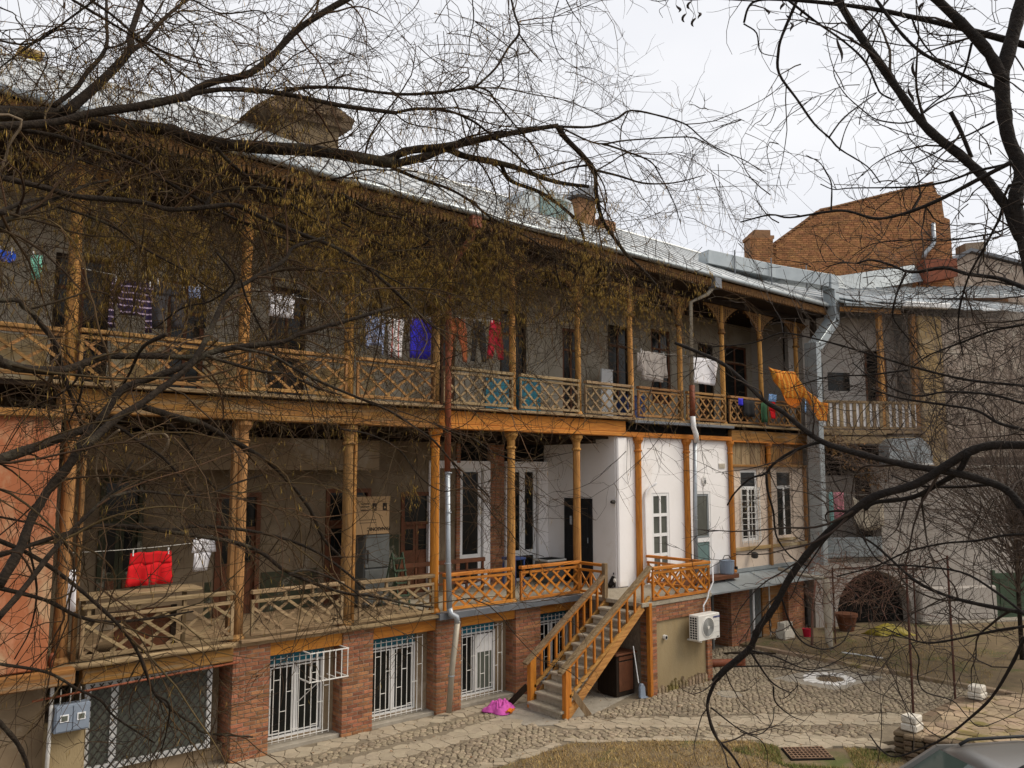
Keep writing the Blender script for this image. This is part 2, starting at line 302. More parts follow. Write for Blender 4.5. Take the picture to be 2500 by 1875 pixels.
def stone(mb, wp, poly, gap, h, dome, z=0, base=-.03):
    cx = sum(p[0] for p in poly)/len(poly); cy = sum(p[1] for p in poly)/len(poly)
    def ring(f, g):
        r = []
        for x, y in poly:
            dx, dy = x-cx, y-cy; L = math.hypot(dx, dy) or 1; k = max(0, (L-g)/L)*f; r.append((cx+dx*k, cy+dy*k))
        return r
    A = ring(1, gap); B = ring(1, gap); C_ = ring(.97 if dome < .004 else .62, gap); n = len(poly); tx, ty = random.uniform(-.02, .02), random.uniform(-.02, .02)
    zz = lambda x, y, q: z+q+(x-cx)*tx+(y-cy)*ty
    vs = [(x, y, z+base) for x, y in A]+[(x, y, zz(x, y, h)) for x, y in B]+[(x, y, zz(x, y, h+dome)) for x, y in C_]
    fs = [tuple(range(2*n, 3*n))]
    for i in range(n):
        j = (i+1) % n; fs.append((i, j, n+j, n+i)); fs.append((n+i, n+j, 2*n+j, 2*n+i))
    mb.add(vs, fs)
CAMP = (0, 0)
def lay(region, sx, sy, rot, gap, h, dome, m, name, parent, n_ind, z=0, holes=(), edge=True, jit=.36, keyed=None):
    cs_ = cells(region, sx, sy, rot, jit, holes, edge)
    cs_.sort(key=lambda c: math.hypot(c[0][0], c[0][1]) if (c[0][1] > c[0][0]*.14 and c[0][0] > c[0][1]*.3) else 99)
    mass = MB()
    for k, (wp, poly) in enumerate(cs_):
        hh = h*random.uniform(.5, 1.15)
        if k < n_ind:
            mb = MB(); stone(mb, wp, poly, gap, hh, dome, z); mb.build(name, m, parent, smooth=False, fix=False)
        else: stone(mass, wp, poly, gap, hh, dome, z)
    if mass.v: kind(mass.build(name+'_field', m, parent, fix=False), 'stuff')
    return len(cs_)
RD = math.radians
nf = lay([(4.4, 12.93), (11.9, 13.0), (11.9, 13.46), (4.4, 13.46)], .27, .2, 0, .011, .014, .003, 'flagstone', 'flagstone', pavement, 90)
lay([(3.5, 12.5), (10.6, 12.55), (10.6, 12.93), (3.5, 12.9)], .135, .09, 0, .011, .012, .012, 'cobble', 'cobblestone', pavement, 60, edge=True)
lay([(5.6, 11.86), (10.75, 11.8), (10.55, 12.52), (5.6, 12.3)], .26, .17, 0, .005, .016, .003, 'flagstone', 'flagstone', pavement, 70)
lay([(6.0, 10.8), (10.45, 10.76), (10.72, 11.2), (10.6, 11.8), (6, 11.84)], .135, .095, RD(-8), .011, .016, .016, 'cobble', 'cobblestone', pavement, 130, edge=[0, 3])
DR = RD(-38)
lay([(10.45, 10.76), (12.2, 9.56), (13.3, 8.66), (14.05, 8.12), (14.4, 7.5), (15.6, 7.3), (15.1, 7.86), (14.2, 8.58), (12.6, 9.83), (11.6, 10.53), (10.72, 11.2)], .14, .098, DR, .011, .016, .016, 'cobble', 'cobblestone', pavement, 90, edge=False)
lay([(10.72, 11.24), (12.6, 9.86), (14.2, 8.6), (16.3, 7.05), (17.1, 7.2), (14.86, 8.97), (13.1, 10.2), (12.1, 10.98), (11.4, 11.46), (10.84, 11.6)], .24, .15, DR, .005, .018, .003, 'flagstone', 'flagstone', pavement, 70, edge=False)
lay([(6, 10.52), (8.87, 10.5), (9.61, 10.53), (10.38, 10.6), (12.04, 9.37), (12.86, 8.66), (13.02, 7.93), (13.95, 7.26), (14.5, 6.7), (14.62, 7.2), (14.0, 8.12), (13.29, 8.65), (12.2, 9.52), (10.47, 10.74), (6, 10.78)], .22, .15, DR, .005, .02, .003, 'flagstone', 'flagstone', pavement, 60, edge=False)
diamond = [(17.1, 10.75), (18.95, 10.55), (19.2, 9.1), (17.2, 9.25)]
court = [(10.86, 11.62), (12.15, 11.0), (14.9, 9.0), (17.15, 7.22), (17.3, 6.4), (19.46, 5.6), (19.46, 13.4), (16.1, 13.4), (16.1, 11.55), (13.7, 11.55), (11.8, 11.5)]
manhole_hole = [(15.2+.3*math.cos(a*PI/6), 10.6+.3*math.sin(a*PI/6)) for a in range(12)]
nc = lay(court, .135, .092, RD(-18), .014, .018, .018, 'cobble', 'cobblestone', pavement, 0, edge=[0, 1, 2, 5], holes=[diamond, manhole_hole])
slab = MB(); slab.prism([(10.35, 12.5), (10.5, 11.75), (10.9, 11.5), (12.0, 11.5), (13.8, 12.0), (13.8, 13.4), (12, 13.4), (11.7, 12.96), (10.6, 12.94)], lambda a, b, d: (a, b, d), -.02, .012); kind(slab.build('concrete_apron', 'concrete', pavement), 'structure')
mh = thing('manhole_cover', 'round concrete manhole cover set in the cobbles right of the staircase', 'manhole cover')
MB().lathe((15.2, 10.6, 0), [(.27, -.01), (.27, .012), (.26, .02), (0.0, .021)], 24).build('cover_ring', 'concrete', mh); MB().lathe((15.2, 10.6, .01), [(.2, 0), (.2, .016), (.19, .02)], 24).build('lid', 'step_stone', mh)
# white stone rosette round a planted hole
mo = thing('stone_mosaic', 'ring of white marble pieces set in concrete around a planted hole', 'mosaic')
MB().prism(diamond, lambda a, b, d: (a, b, d), -.02, .006).build('concrete_bed', 'concrete', mo)
for k in range(18):
    a = 2*PI*k/18+.1; r0 = .32+random.uniform(-.03, .03); r1 = r0+random.uniform(.16, .3); w0 = 2*PI/18*random.uniform(.34, .44)
    c0 = (18.05, 9.85); pt = lambda r, t: (c0[0]+r*math.cos(t)*1.1, c0[1]+r*math.sin(t)*.95)
    MB().prism([pt(r0, a-w0), pt(r1, a-w0*.9), pt(r1*random.uniform(.92, 1.06), a+w0*.9), pt(r0, a+w0)], lambda x, y, d: (x, y, d), 0, .022).build('marble_piece', 'white_marble', mo)
MB().prism([(18.05+.27*math.cos(t*PI/7)*1.1, 9.85+.27*math.sin(t*PI/7)) for t in range(14)], lambda a, b, d: (a, b, d), -.01, .012).build('soil', 'earth', mo)
# far lawn with a stone kerb
lawn = kind(MB().prism([(19.62, 13.3), (19.62, 5.2), (30, -2), (40, 5), (30, 14), (24.5, 13.6)], lambda a, b, d: (a, b, d), -.05, .06).build('lawn', 'lawn'), 'structure')
kerb = thing('kerb', 'low stone kerb between the cobbled court and the dirt lawn', 'kerb')
y = 12.75
while y > 5.3:
    l = random.uniform(.5, .75); wobble(box('kerb_stone', 19.46+random.uniform(-.01, .01), 19.62, y-l+.012, y, -.03, .11+random.uniform(-.01, .015), 'terrace_stone', kerb, .012), .006); y -= l
gp = [(4, 4), (13.9, 4.5), (14.1, 6.6), (13.9, 7.2), (13.0, 7.85), (12.82, 8.62), (12.0, 9.33), (10.36, 10.55), (9.6, 10.48), (8.87, 10.45), (6, 10.47), (4, 10)]
grass_bed = kind(MB().prism(gp, lambda a, b, d: (a, b, d), -.05, .02).build('grass_bed', 'lawn'), 'structure')
def blades(n, test, m, name, h=(.03, .09), z=.02, patch=None):
    P = []
    while len(P) < n:
        x, y = random.uniform(*test[0]), random.uniform(*test[1])
        if not inside((x, y), test[2]) or (abs((x-13.1)*.8+(y-7.5)*.6) < .62 and abs(-(x-13.1)*.6+(y-7.5)*.8) < .55): continue
        d = mnoise.noise(Vector((x*1.3, y*1.3, patch or 0)))
        if d < random.uniform(-.6, .25): continue
        P.append((x, y))
    P = np.array(P); N = len(P); th = rng.uniform(0, 2*PI, N); ln = rng.uniform(h[0], h[1], N); tl = rng.uniform(.2, 1.3, N); w = rng.uniform(.003, .006, N)
    V = np.zeros((N, 3, 3)); pa = th+PI/2
    V[:, 0, 0] = P[:, 0]+np.cos(pa)*w; V[:, 0, 1] = P[:, 1]+np.sin(pa)*w; V[:, 1, 0] = P[:, 0]-np.cos(pa)*w; V[:, 1, 1] = P[:, 1]-np.sin(pa)*w; V[:, :2, 2] = z
    V[:, 2, 0] = P[:, 0]+np.cos(th)*ln*np.sin(tl); V[:, 2, 1] = P[:, 1]+np.sin(th)*ln*np.sin(tl); V[:, 2, 2] = z+ln*np.cos(tl)
    return kind(npmesh(name, V.reshape(-1, 3), np.arange(N*3).reshape(N, 3), m), 'stuff')
def npmesh(name, V, F, m, parent=None, smooth=False):
    me = bpy.data.meshes.new(name); nv, nfc, k = len(V), len(F), F.shape[1]
    me.vertices.add(nv); me.vertices.foreach_set('co', np.ascontiguousarray(V, dtype=np.float32).ravel())
    me.loops.add(nfc*k); me.loops.foreach_set('vertex_index', np.ascontiguousarray(F, dtype=np.int32).ravel())
    me.polygons.add(nfc); me.polygons.foreach_set('loop_start', np.arange(0, nfc*k, k, dtype=np.int32))
    if smooth: me.polygons.foreach_set('use_smooth', np.ones(nfc, dtype=bool))
    me.update(calc_edges=True); me.materials.append(M[m]); o = bpy.data.objects.new(name, me); COL.objects.link(o)
    if parent is not None: o.parent = parent
    return o
blades(26000, ((8, 14), (6.3, 10.5), gp), 'dry_grass', 'dry_grass')
blades(5000, ((12.2, 14), (6.4, 8.5), gp), 'green_grass', 'green_grass', patch=5)
blades(3500, ((19.7, 24), (7, 13), [(19.7, 12.6), (19.7, 7.2), (24, 8), (23, 12.4)]), 'dry_grass', 'lawn_grass', z=.06, patch=2)
blades(900, ((20, 23), (8.5, 12), [(20, 11.5), (20, 8.6), (22.5, 9.2), (22.5, 11.4)]), 'green_grass', 'lawn_grass', z=.06, patch=9)
# drain grate
gr = thing('drain_grate', 'rusty iron drain grate set at the edge of the grass', 'drain grate')
u = Vector((.54, -.41, 0)).normalized(); v = Vector((-.37, -.4, 0)).normalized(); o0 = Vector((12.9, 7.95, .05))
for i in range(11): bar('grate_bar', o0+u*(.68*i/10), o0+u*(.68*i/10)+v*.52, .013, .016, 'grate_rust', gr, 0)
for j in range(6): bar('cross_bar', o0+v*(.52*j/5)+Vector((0, 0, .003)), o0+v*(.52*j/5)+u*.68+Vector((0, 0, .003)), .014, .014, 'grate_rust', gr, 0)
MB().prism([tuple((o0+u*a+v*b)[:2]) for a, b in ((-.03, -.03), (.71, -.03), (.71, .55), (-.03, .55))], lambda a, b, d: (a, b, d), .02, .036).build('pit_shade', 'shade_black', gr)  # flat black slab paints the shade below the bars

# ================================================================ the balcony house
H = thing('balcony_house', 'long brick and timber house with two storeys of carved wooden balconies', 'house')
bm_brick = MB().box(-.5, .5, -.5, .5, -.5, .5); _b = bm_brick.build('brick', 'brick', bevel=.05); BRICK = _b.data; bpy.data.objects.remove(_b)
def put_brick(c, s, parent):
    o = bpy.data.objects.new('brick', BRICK); COL.objects.link(o); o.location = c; o.scale = s; o.parent = parent; return o
NB = [0]
def brick_pier(x0, x1, y0, y1, z0, z1, indiv=True, m='brick', parent=None, faces='fl'):
    p = box('brick_pier', x0+.008, x1-.008, y0+.008, y1, z0, z1, 'mortar', parent or H); mass = MB(); ch = .068; z = z0; r = 0
    while z+.05 < z1+.02:
        h = min(.054, z1-z); xs = []; x = x0; off = .22 if r % 2 == 0 else .11
        while x < x1-.02:
            l = min(off, x1-x); l = x1-x if x1-x-l < .06 else l
            xs.append((x, l)); x += l; off = .22
        for (x, l) in xs:
            c = (x+l/2, y0+.05+random.uniform(-.003, .004), z+h/2); s = (l-.012, .1, h)
            if indiv and NB[0] < 300: put_brick(c, s, p); NB[0] += 1
            else: mass.box(c[0]-s[0]/2, c[0]+s[0]/2, c[1]-s[1]/2, c[1]+s[1]/2, c[2]-s[2]/2, c[2]+s[2]/2)
        if 'l' in faces:
            y = y0+.104
            while y < y1-.02:
                l = min(.22 if r % 2 else .11 if y < y0+.12 else .22, y1-y)
                c = (x0+.05+random.uniform(-.003, .004), y+l/2, z+h/2); mass.box(c[0]-.05, c[0]+.05, y+.006, y+l-.006, z, z+h); y += l
        z += ch; r += 1
    if mass.v: kind(mass.build('brick_courses', m, p), 'stuff')
    return p
PX = [(5.51, 6.17), (7.54, 8.18), (9.6, 10.22), (11.66, 12.38)]
for a, b in PX[:3]: brick_pier(a, b, YF, 14.15, 0, 1.83)
brick_pier(*PX[3], YF, 14.15, 0, 1.83, indiv=False)
brick_pier(13.88, 14.3, 13.5, 14.1, 0, 1.83, indiv=False)
# ground-floor infill between the piers
for i, (a, b) in enumerate([(6.17, 7.54), (8.18, 9.6), (10.22, 11.66), (12.38, 13.9)]):
    wa, wb = a+.1, min(b-.1, a+1.16)
    m = MB(); m.box(a, wa, 13.78, 14.0, 0, 1.62); m.box(wb, b, 13.78, 14.0, 0, 1.62); m.box(wa, wb, 13.78, 14.0, 0, .12); m.box(wa, wb, 13.78, 14.0, 1.56, 1.62); m.build('wall', 'plaster_brown', H)
    box('window_sill', a, b, 13.5, 13.78, -.02, .07, 'concrete', H, .01)
    box('lintel', a-.01, b+.01, 13.49, 13.66, 1.6+.01*(i % 2), 1.82, 'beam_wood_x', H, .006)
    w = sub('window', H)
    def frame(x0, x1, z0, z1, t, y, d=.05, m='white_paint', par=w):
        q = MB(); q.box(x0, x0+t, y, y+d, z0, z1); q.box(x1-t, x1, y, y+d, z0, z1); q.box(x0+t, x1-t, y, y+d, z0, z0+t); q.box(x0+t, x1-t, y, y+d, z1-t, z1); return q.build('frame', m, par)
    zt = 1.38
    frame(wa, wb, .12, zt, .035, 13.8); mx_ = (wa+wb)/2; box('mullion', mx_-.022, mx_+.022, 13.795, 13.85, .18, zt-.06, 'white_paint', w)
    for (c0, c1) in ((wa+.06, mx_-.035), (mx_+.035, wb-.06)):
        frame(c0+.005, c1-.005, .185, zt-.065, .02, 13.81, .03)
        box('pane', c0+.0, c1-.0, 13.825, 13.835, .19, zt-.07, 'dark_glass' if i != 2 or c0 < mx_ else 'curtain_glass', w)
    if i == 2: box('notice_panel', mx_+.05, wb-.08, 13.806, 13.818, .95, 1.3, 'white_paint', w)
    box('transom_board', wa, wb-.03*i, 13.77, 13.84, zt+.01, 1.57, 'blue_board', w)
    g = sub('window_grille', H); gx0, gx1 = wa-.07, wb+.05; nb = 11; yG = 13.63
    for k in range(nb): xx = gx0+(gx1-gx0)*k/(nb-1); bar('grille_bar', (xx, yG, .1), (xx, yG, 1.54), .011, .011, 'white_grille', g, 0)
    for k in range(nb-1):
        xa = gx0+(gx1-gx0)*k/(nb-1); xb = gx0+(gx1-gx0)*(k+1)/(nb-1)
        for zz in ([.95] if k % 3 == 0 else [.3, 1.2] if k % 3 == 1 else [.62]):
            zz += random.uniform(-.06, .06); bar('grille_rung', (xa, yG, zz), (xb, yG, zz), .010, .010, 'white_grille', g, 0)
    bar('grille_rail', (gx0, yG-.012, .14), (gx1, yG-.012, .14), .010, .010, 'white_grille', g, 0); bar('grille_rail', (gx0, yG-.012, 1.5), (gx1, yG-.012, 1.5), .010, .010, 'white_grille', g, 0)
# ---- garage bay on the left
box('wall', 3.36, 5.51, 14.0, 14.2, 0, 1.62, 'plaster_brown', H)
box('stucco_block', 2.86, 3.36, 13.5, 14.0, 0, 1.02, 'tan_stucco', H, .01)
box('wall', -1, 2.86, 14.3, 14.5, -.05, 2.0, 'shade_black', H)  # black wall painted as the shade inside the open bay
gw = sub('shop_window', H); q = MB()
q.box(3.38, 3.46, 13.7, 13.76, .25, 1.55); q.box(5.2, 5.28, 13.7, 13.76, .25, 1.55); q.box(3.46, 5.2, 13.7, 13.76, .25, .34); q.box(3.46, 5.2, 13.7, 13.76, 1.49, 1.55); q.box(3.74, 3.84, 13.695, 13.765, .34, 1.49); q.build('frame', 'white_paint', gw)
box('pane', 3.46, 3.74, 13.725, 13.735, .34, 1.49, 'curtain_glass', gw); box('pane', 3.84, 5.2, 13.725, 13.735, .34, 1.49, 'curtain_glass', gw)
box('wall', 3.36, 5.51, 13.77, 13.99, 0, .25, 'plaster_brown', H)
ml = sub('mesh_grille', H)
def diag(x0, x1, z0, z1, sp, slope, fn):
    """clipped diagonals in a rectangle, both families"""
    for sgn in (1, -1):
        k0 = z0-slope*(x1-x0) if sgn > 0 else z0; k1 = z1 if sgn > 0 else z1+slope*(x1-x0); k = k0+sp*.5
        while k < k1:
            pts = []
            f = lambda x: k+sgn*slope*(x-x0)
            for x in (x0, x1):
                if z0 <= f(x) <= z1: pts.append((x, f(x)))
            for z in (z0, z1):
                x = x0+(z-k)/(sgn*slope)
                if x0 < x < x1: pts.append((x, z))
            if len(pts) >= 2:
                pts.sort(); a, b = pts[0], pts[-1]
                if math.hypot(a[0]-b[0], a[1]-b[1]) > .05: fn(a, b, sgn)
            k += sp
diag(3.4, 5.26, .26, 1.54, .155, 1.25, lambda a, b, s: bar('mesh_bar', (a[0], 13.66+.008*s, a[1]), (b[0], 13.66+.008*s, b[1]), .014, .017, 'dark_iron', ml, 0))
box('beam', 3.25, 5.5, 13.4, 13.6, 1.62, 1.84, 'weather_wood_x', H, .012)
wobble(MB().tube([(2.9, 13.36, 1.9), (3.6, 13.34, 1.9), (4.5, 13.35, 1.905), (5.5, 13.37, 1.9)], [.04, .045, .042, .04], 10).build('rounded_log', 'grey_wood_x', H, smooth=True), .008)
MB().tube([(2.6, 13.3, 1.52), (3.7, 13.33, 1.56), (5.6, 13.4, 1.6)], .018, 6).build('cable_pipe', 'rust_pipe', H, smooth=True)
# ---- floor slab of the lower gallery and its edge
box('floor_slab', 2.6, 9.62, 13.42, 15.9, 1.83, 1.92, 'grey_wood_x', H)
box('floor_slab', 9.62, 14.95, 13.42, 16.0, 1.83, 1.94, 'step_stone', H)
box('tin_edge', 5.6, 7.6, 13.33, 13.47, 1.9, 1.945, 'grey_wood_x', H, .006); wobble(box('tin_edge', 7.62, 9.58, 13.3, 13.47, 1.87, 1.925, 'grey_wood_x', H, .006), .012)
box('metal_fascia', 9.55, 13.95, 13.27, 13.415, 1.825, 1.955, 'grey_flashing', H, .006)
box('under_beam', 5.5, 13.9, 13.6, 13.8, 1.7, 1.825, 'brown_paint', H)
# ---- lower back walls
BW = 15.95
def wall_holes(name, x0, x1, z0, z1, y, holes, m, parent=H, t=.25):
    """wall of boxes round rectangular holes (x0,x1,z0,z1), sorted and not overlapping in x"""
    q = MB(); x = x0
    for (a, b, c, d) in sorted(holes):
        if a > x: q.box(x, a, y, y+t, z0, z1)
        if c > z0: q.box(a, b, y, y+t, z0, c)
        if d < z1: q.box(a, b, y, y+t, d, z1)
        x = b
    if x < x1: q.box(x, x1, y, y+t, z0, z1)
    return q.build(name, m, parent)
low = [(4.0, 4.75, 1.92, 4.6), (6.1, 7.0, 1.92, 4.3), (8.45, 9.55, 1.92, 4.35), (10.35, 11.25, 1.92, 4.25)]
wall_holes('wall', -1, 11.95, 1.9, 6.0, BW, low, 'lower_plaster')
for (a, b, c, d) in low:
    dr = sub('door', H); fm = 'brown_paint' if a > 5 else 'green_paint'
    q = MB(); q.box(a, a+.09, BW-.03, BW+.1, c, d); q.box(b-.09, b, BW-.03, BW+.1, c, d); q.box(a+.09, b-.09, BW-.03, BW+.1, d-.09, d); q.box(a+.09, b-.09, BW+.0, BW+.08, d-.75, d-.68); q.build('frame', fm, dr)
    box('pane', a+.09, b-.09, BW+.04, BW+.06, d-.68, d-.09, 'dark_glass', dr); mid = (a+b)/2
    for s0, s1 in ((a+.09, mid-.005), (mid+.005, b-.09)):
        box('leaf', s0, s1, BW+.05, BW+.09, c, d-.75, fm, dr); box('pane', s0+.07, s1-.07, BW+.043, BW+.052, c+1.0, d-.85, 'dark_glass', dr)
        box('leaf_panel', s0+.06, s1-.06, BW+.036, BW+.052, c+.15, c+.85, 'brown_paint', dr, .01)
for (a, b, z) in ((7.05, 8.3, 2.7), (4.8, 6.05, 2.6), (9.62, 10.3, 3.3)): box('painted_dado', a, b, BW-.02, BW-.002, 1.92, z, 'green_paint', H)
box('dado_panel', 4.0, 5.9, BW-.06, BW-.022, 1.93, 2.62, 'plaster_brown', H)
# right part: two white window bays in bare brick
box('wall', 11.95, 14.95, 16.05, 16.3, 1.9, 6.0, 'shade_black', H)  # black backing paints the shade behind and above the window bays
brick_pier(12.96, 13.46, 15.96, 16.05, 1.94, 5.5, indiv=False, faces='f')
brick_pier(11.9, 12.02, 15.9, 16.05, 1.94, 5.5, indiv=False, faces='f')
for (a, b, wi0, wi1) in ((11.1, 12.95, 11.45, 12.64), (13.47, 15.0, 13.66, 14.48)):
    q = MB(); q.box(a, wi0-.05, 15.9, 16.05, 1.94, 4.98); q.box(wi1+.1, b, 15.9, 16.05, 1.94, 4.98); q.box(wi0-.05, wi1+.1, 15.9, 16.05, 4.8, 4.98); q.build('window_surround', 'white_plaster', H)
    w = sub('window', H); q = MB()
    for (x0, x1, z0, z1) in ((wi0-.05, wi0+.03, 1.95, 4.8), (wi1-.03, wi1+.06, 1.95, 4.8), (wi0+.03, wi1-.03, 4.71, 4.8), (wi0+.03, wi1-.03, 2.58, 2.72), (wi0+.03, wi1-.03, 1.95, 2.02)): q.box(x0, x1, 15.96, 16.02, z0, z1)
    q.build('frame', 'white_paint', w); mid = (wi0+wi1)/2
    q = MB(); q.box(mid-.03, mid+.03, 15.965, 16.015, 2.72, 4.71); q.box(mid-.09, mid-.035, 15.97, 16.01, 2.72, 4.71); q.box(mid+.035, mid+.09, 15.97, 16.01, 2.72, 4.71); q.build('mullion', 'white_paint', w)
    box('pane', wi0+.03, wi1-.03, 15.99, 16.0, 2.72, 4.71, 'dark_glass', w); box('pane', wi0+.03, wi1-.03, 15.99, 16.0, 2.02, 2.58, 'dark_glass', w)
# side wall with the black door, then the white wall flush with the columns
box('side_wall', 14.92, 15.1, 13.62, 16.05, 1.9, 5.6, 'white_plaster', H)
dr = sub('door', H); q = MB(); q.box(14.885, 14.925, 14.28, 14.34, 1.95, 4.05); q.box(14.885, 14.925, 15.2, 15.26, 1.95, 4.05); q.box(14.885, 14.925, 14.34, 15.2, 3.99, 4.05); q.build('frame', 'black_door', dr)
box('leaf', 14.895, 14.925, 14.34, 15.2, 1.95, 3.99, 'black_door', dr)
for (y0, y1, z0, z1) in ((14.42, 14.72, 2.1, 2.85), (14.82, 15.12, 2.1, 2.85), (14.42, 14.72, 3.0, 3.85), (14.82, 15.12, 3.0, 3.85)): box('leaf_panel', 14.885, 14.9, y0, y1, z0, z1, 'black_door', dr, .004)
MB().lathe((14.87, 15.0, 3.5), [(.03, -.12), (.035, 0), (.03, .1)], 6).build('door_knocker', 'zinc_pipe', dr); MB().tube([(14.86, 14.4, 2.95), (14.86, 14.4, 3.08)], .012, 6).build('handle', 'zinc_pipe', dr)
wall_holes('white_wall', 14.92, 19.62, 1.92, 5.58, 13.52, [(16.28, 16.98, 1.95, 4.18), (18.02, 18.76, 1.95, 4.19)], 'white_plaster', H, .1)
box('dark_backing', 15.11, 19.62, 13.7, 13.9, 1.9, 5.58, 'shade_black', H); box('pilaster', 14.94, 15.3, 13.44, 13.52, 1.94, 5.56, 'white_plaster', H, .03)  # black core sheet paints the dark rooms behind the openings
w = sub('window', H); q = MB(); xs = [16.28, 16.36, 16.6, 16.66, 16.9, 16.98]; zs = [2.0, 2.08, 2.58, 2.66, 3.08, 3.16, 3.58, 3.66, 4.1, 4.18]
for i in (0, 2, 4): q.box(xs[i], xs[i+1], 13.53, 13.58, 1.95, 4.18)
for i in range(0, 10, 2):
    q.box(xs[1], xs[2], 13.532, 13.578, zs[i], zs[i+1]); q.box(xs[3], xs[4], 13.532, 13.578, zs[i], zs[i+1])
q.build('frame', 'white_paint', w)
for i in range(1, 9, 2):
    for (a, b) in ((xs[1], xs[2]), (xs[3], xs[4])): box('pane', a, b, 13.555, 13.565, zs[i], zs[i+1], 'dusk_glass', w)
w = sub('glazed_door', H); q = MB()
for (x0, x1, z0, z1) in ((18.02, 18.09, 1.95, 4.19), (18.69, 18.76, 1.95, 4.19), (18.09, 18.69, 4.12, 4.19), (18.09, 18.69, 2.84, 2.95), (18.09, 18.69, 1.95, 2.03)): q.box(x0, x1, 13.53, 13.585, z0, z1)
q.build('frame', 'white_paint', w); frame(18.1, 18.68, 2.96, 4.11, .045, 13.54, .03, 'galvanized', w); box('pane', 18.14, 18.64, 13.553, 13.562, 3.0, 4.07, 'dusk_glass', w); box('pane', 18.09, 18.69, 13.555, 13.565, 2.03, 2.84, 'green_glass', w)
# small fittings on the white wall
pl = sub('wall_plaque', H); MB().prism([(18.485+.115*math.cos(t*PI/12), 4.485+.13*math.sin(t*PI/12)) for t in range(24)], XZ(13.49), 0, .03).build('oval', 'white_marble', pl)
MB().prism([(18.485+.085*math.cos(t*PI/12), 4.485+.10*math.sin(t*PI/12)) for t in range(24)], XZ(13.482), 0, .01).build('relief_field', 'white_plaster', pl)
q = MB(); q.prism([(18.47, 4.39), (18.51, 4.39), (18.53, 4.47), (18.50, 4.52), (18.46, 4.5), (18.45, 4.43)], XZ(13.474), 0, .012); q.prism([(18.465, 4.53), (18.505, 4.53), (18.505, 4.56), (18.465, 4.56)], XZ(13.474), 0, .012); q.build('relief_figure', 'grey_door', pl)
np_ = sub('number_sign', H); box('plate', 19.18, 19.46, 13.5, 13.519, 4.81, 4.95, 'limestone', np_); box('plate_field', 19.2, 19.31, 13.495, 13.502, 4.83, 4.93, 'cloth_cream', np_); box('plate_field', 19.33, 19.44, 13.495, 13.502, 4.83, 4.93, 'cloth_cream', np_)
MB().tube([(16.0, 13.48, 1.95), (15.98, 13.48, 2.9), (15.97, 13.48, 4.05), (16.02, 13.47, 4.22), (16.14, 13.45, 4.33), (16.26, 13.4, 4.39), (16.3, 13.36, 4.45)], .028, 8).build('conduit', 'pvc', H, smooth=True)
MB().tube([(15.02, 13.6, 3.98), (14.88, 13.55, 3.99), (14.8, 13.54, 3.99)], [.05, .05, .035], 10).build('wall_lamp', 'dark_iron', H)
MB().tube([(15.3, 13.42, 5.55), (15.24, 13.4, 5.2), (15.2, 13.39, 4.75), (15.25, 13.39, 4.42), (15.34, 13.39, 4.62), (15.38, 13.4, 5.1), (15.36, 13.42, 5.5)], .005, 5).build('hanging_cable', 'black_plastic', H)
# cream bay with two windows, planks above
wall_holes('cream_wall', 19.66, 23.75, 1.92, 4.92, 13.52, [(20.2, 21.08, 2.75, 4.78), (22.08, 22.98, 2.78, 4.78)], 'cream_plaster', H, .12)
box('dark_backing', 19.66, 23.75, 13.72, 13.9, 1.9, 5.6, 'shade_black', H)  # black sheet painted as unlit depth behind both windows
for i, (a, b) in enumerate(((20.2, 21.08), (22.08, 22.98))):
    w = sub('window', H); frame(a, b, 2.75, 4.78, .08, 13.56, .06, 'cream_plaster' if i else 'white_paint', w); box('mullion', (a+b)/2-.04, (a+b)/2+.04, 13.565, 13.61, 2.83, 4.22, 'white_paint', w); box('transom', a+.08, b-.08, 13.563, 13.615, 4.22, 4.3, 'white_paint', w)
    for (x0, x1, z0, z1) in ((a+.08, (a+b)/2-.04, 2.83, 4.22), ((a+b)/2+.04, b-.08, 2.83, 4.22), (a+.08, b-.08, 4.3, 4.7)): box('pane', x0, x1, 13.58, 13.59, z0, z1, 'dark_glass', w)
    if i: box('window_sill', a-.08, b+.08, 13.46, 13.56, 2.66, 2.75, 'ochre_plaster', H)
g = sub('window_grille', H)      # bellied lattice of white rods
def belly(x): return 13.5-.16*math.sin(PI*min(1, max(0, (x-20.15)/.95)))**.6
for k in range(7): x = 20.17+.91*k/6; bar('grille_bar', (x, belly(x), 2.68), (x, belly(x), 4.28), .018, .018, 'white_grille', g, 0)
for k in range(10):
    z = 2.74+1.48*k/9; MB().tube([(20.17+.91*t/8, belly(20.17+.91*t/8), z) for t in range(9)], .009, 5).build('grille_rod', 'white_grille', g)
box('plank_rail', 19.7, 23.7, 13.42, 13.56, 4.86, 4.93, 'weather_wood_x', H, .006)
x = 19.78
while x < 23.6:
    l = random.uniform(.2, .3); x1 = min(x+l, 23.62)
    if not (21.36 < x < 21.72): box('plank', x, x1-.012, 13.5+random.uniform(0, .01), 13.53, 4.93, 5.56, 'grey_wood_z' if x < 21 else 'old_wood_z', H, .004)
    x += l
box('sill_band', 19.66, 23.75, 13.44, 13.52, 2.5, 2.6, 'ochre_plaster', H, .01); box('skirting', 19.66, 23.75, 13.46, 13.52, 1.92, 2.02, 'galvanized', H)
for x in (19.72, 21.6, 23.62): box('post', x-.05, x+.05, 13.43, 13.52, 2.0, 4.86, 'old_wood_z', H, .008)
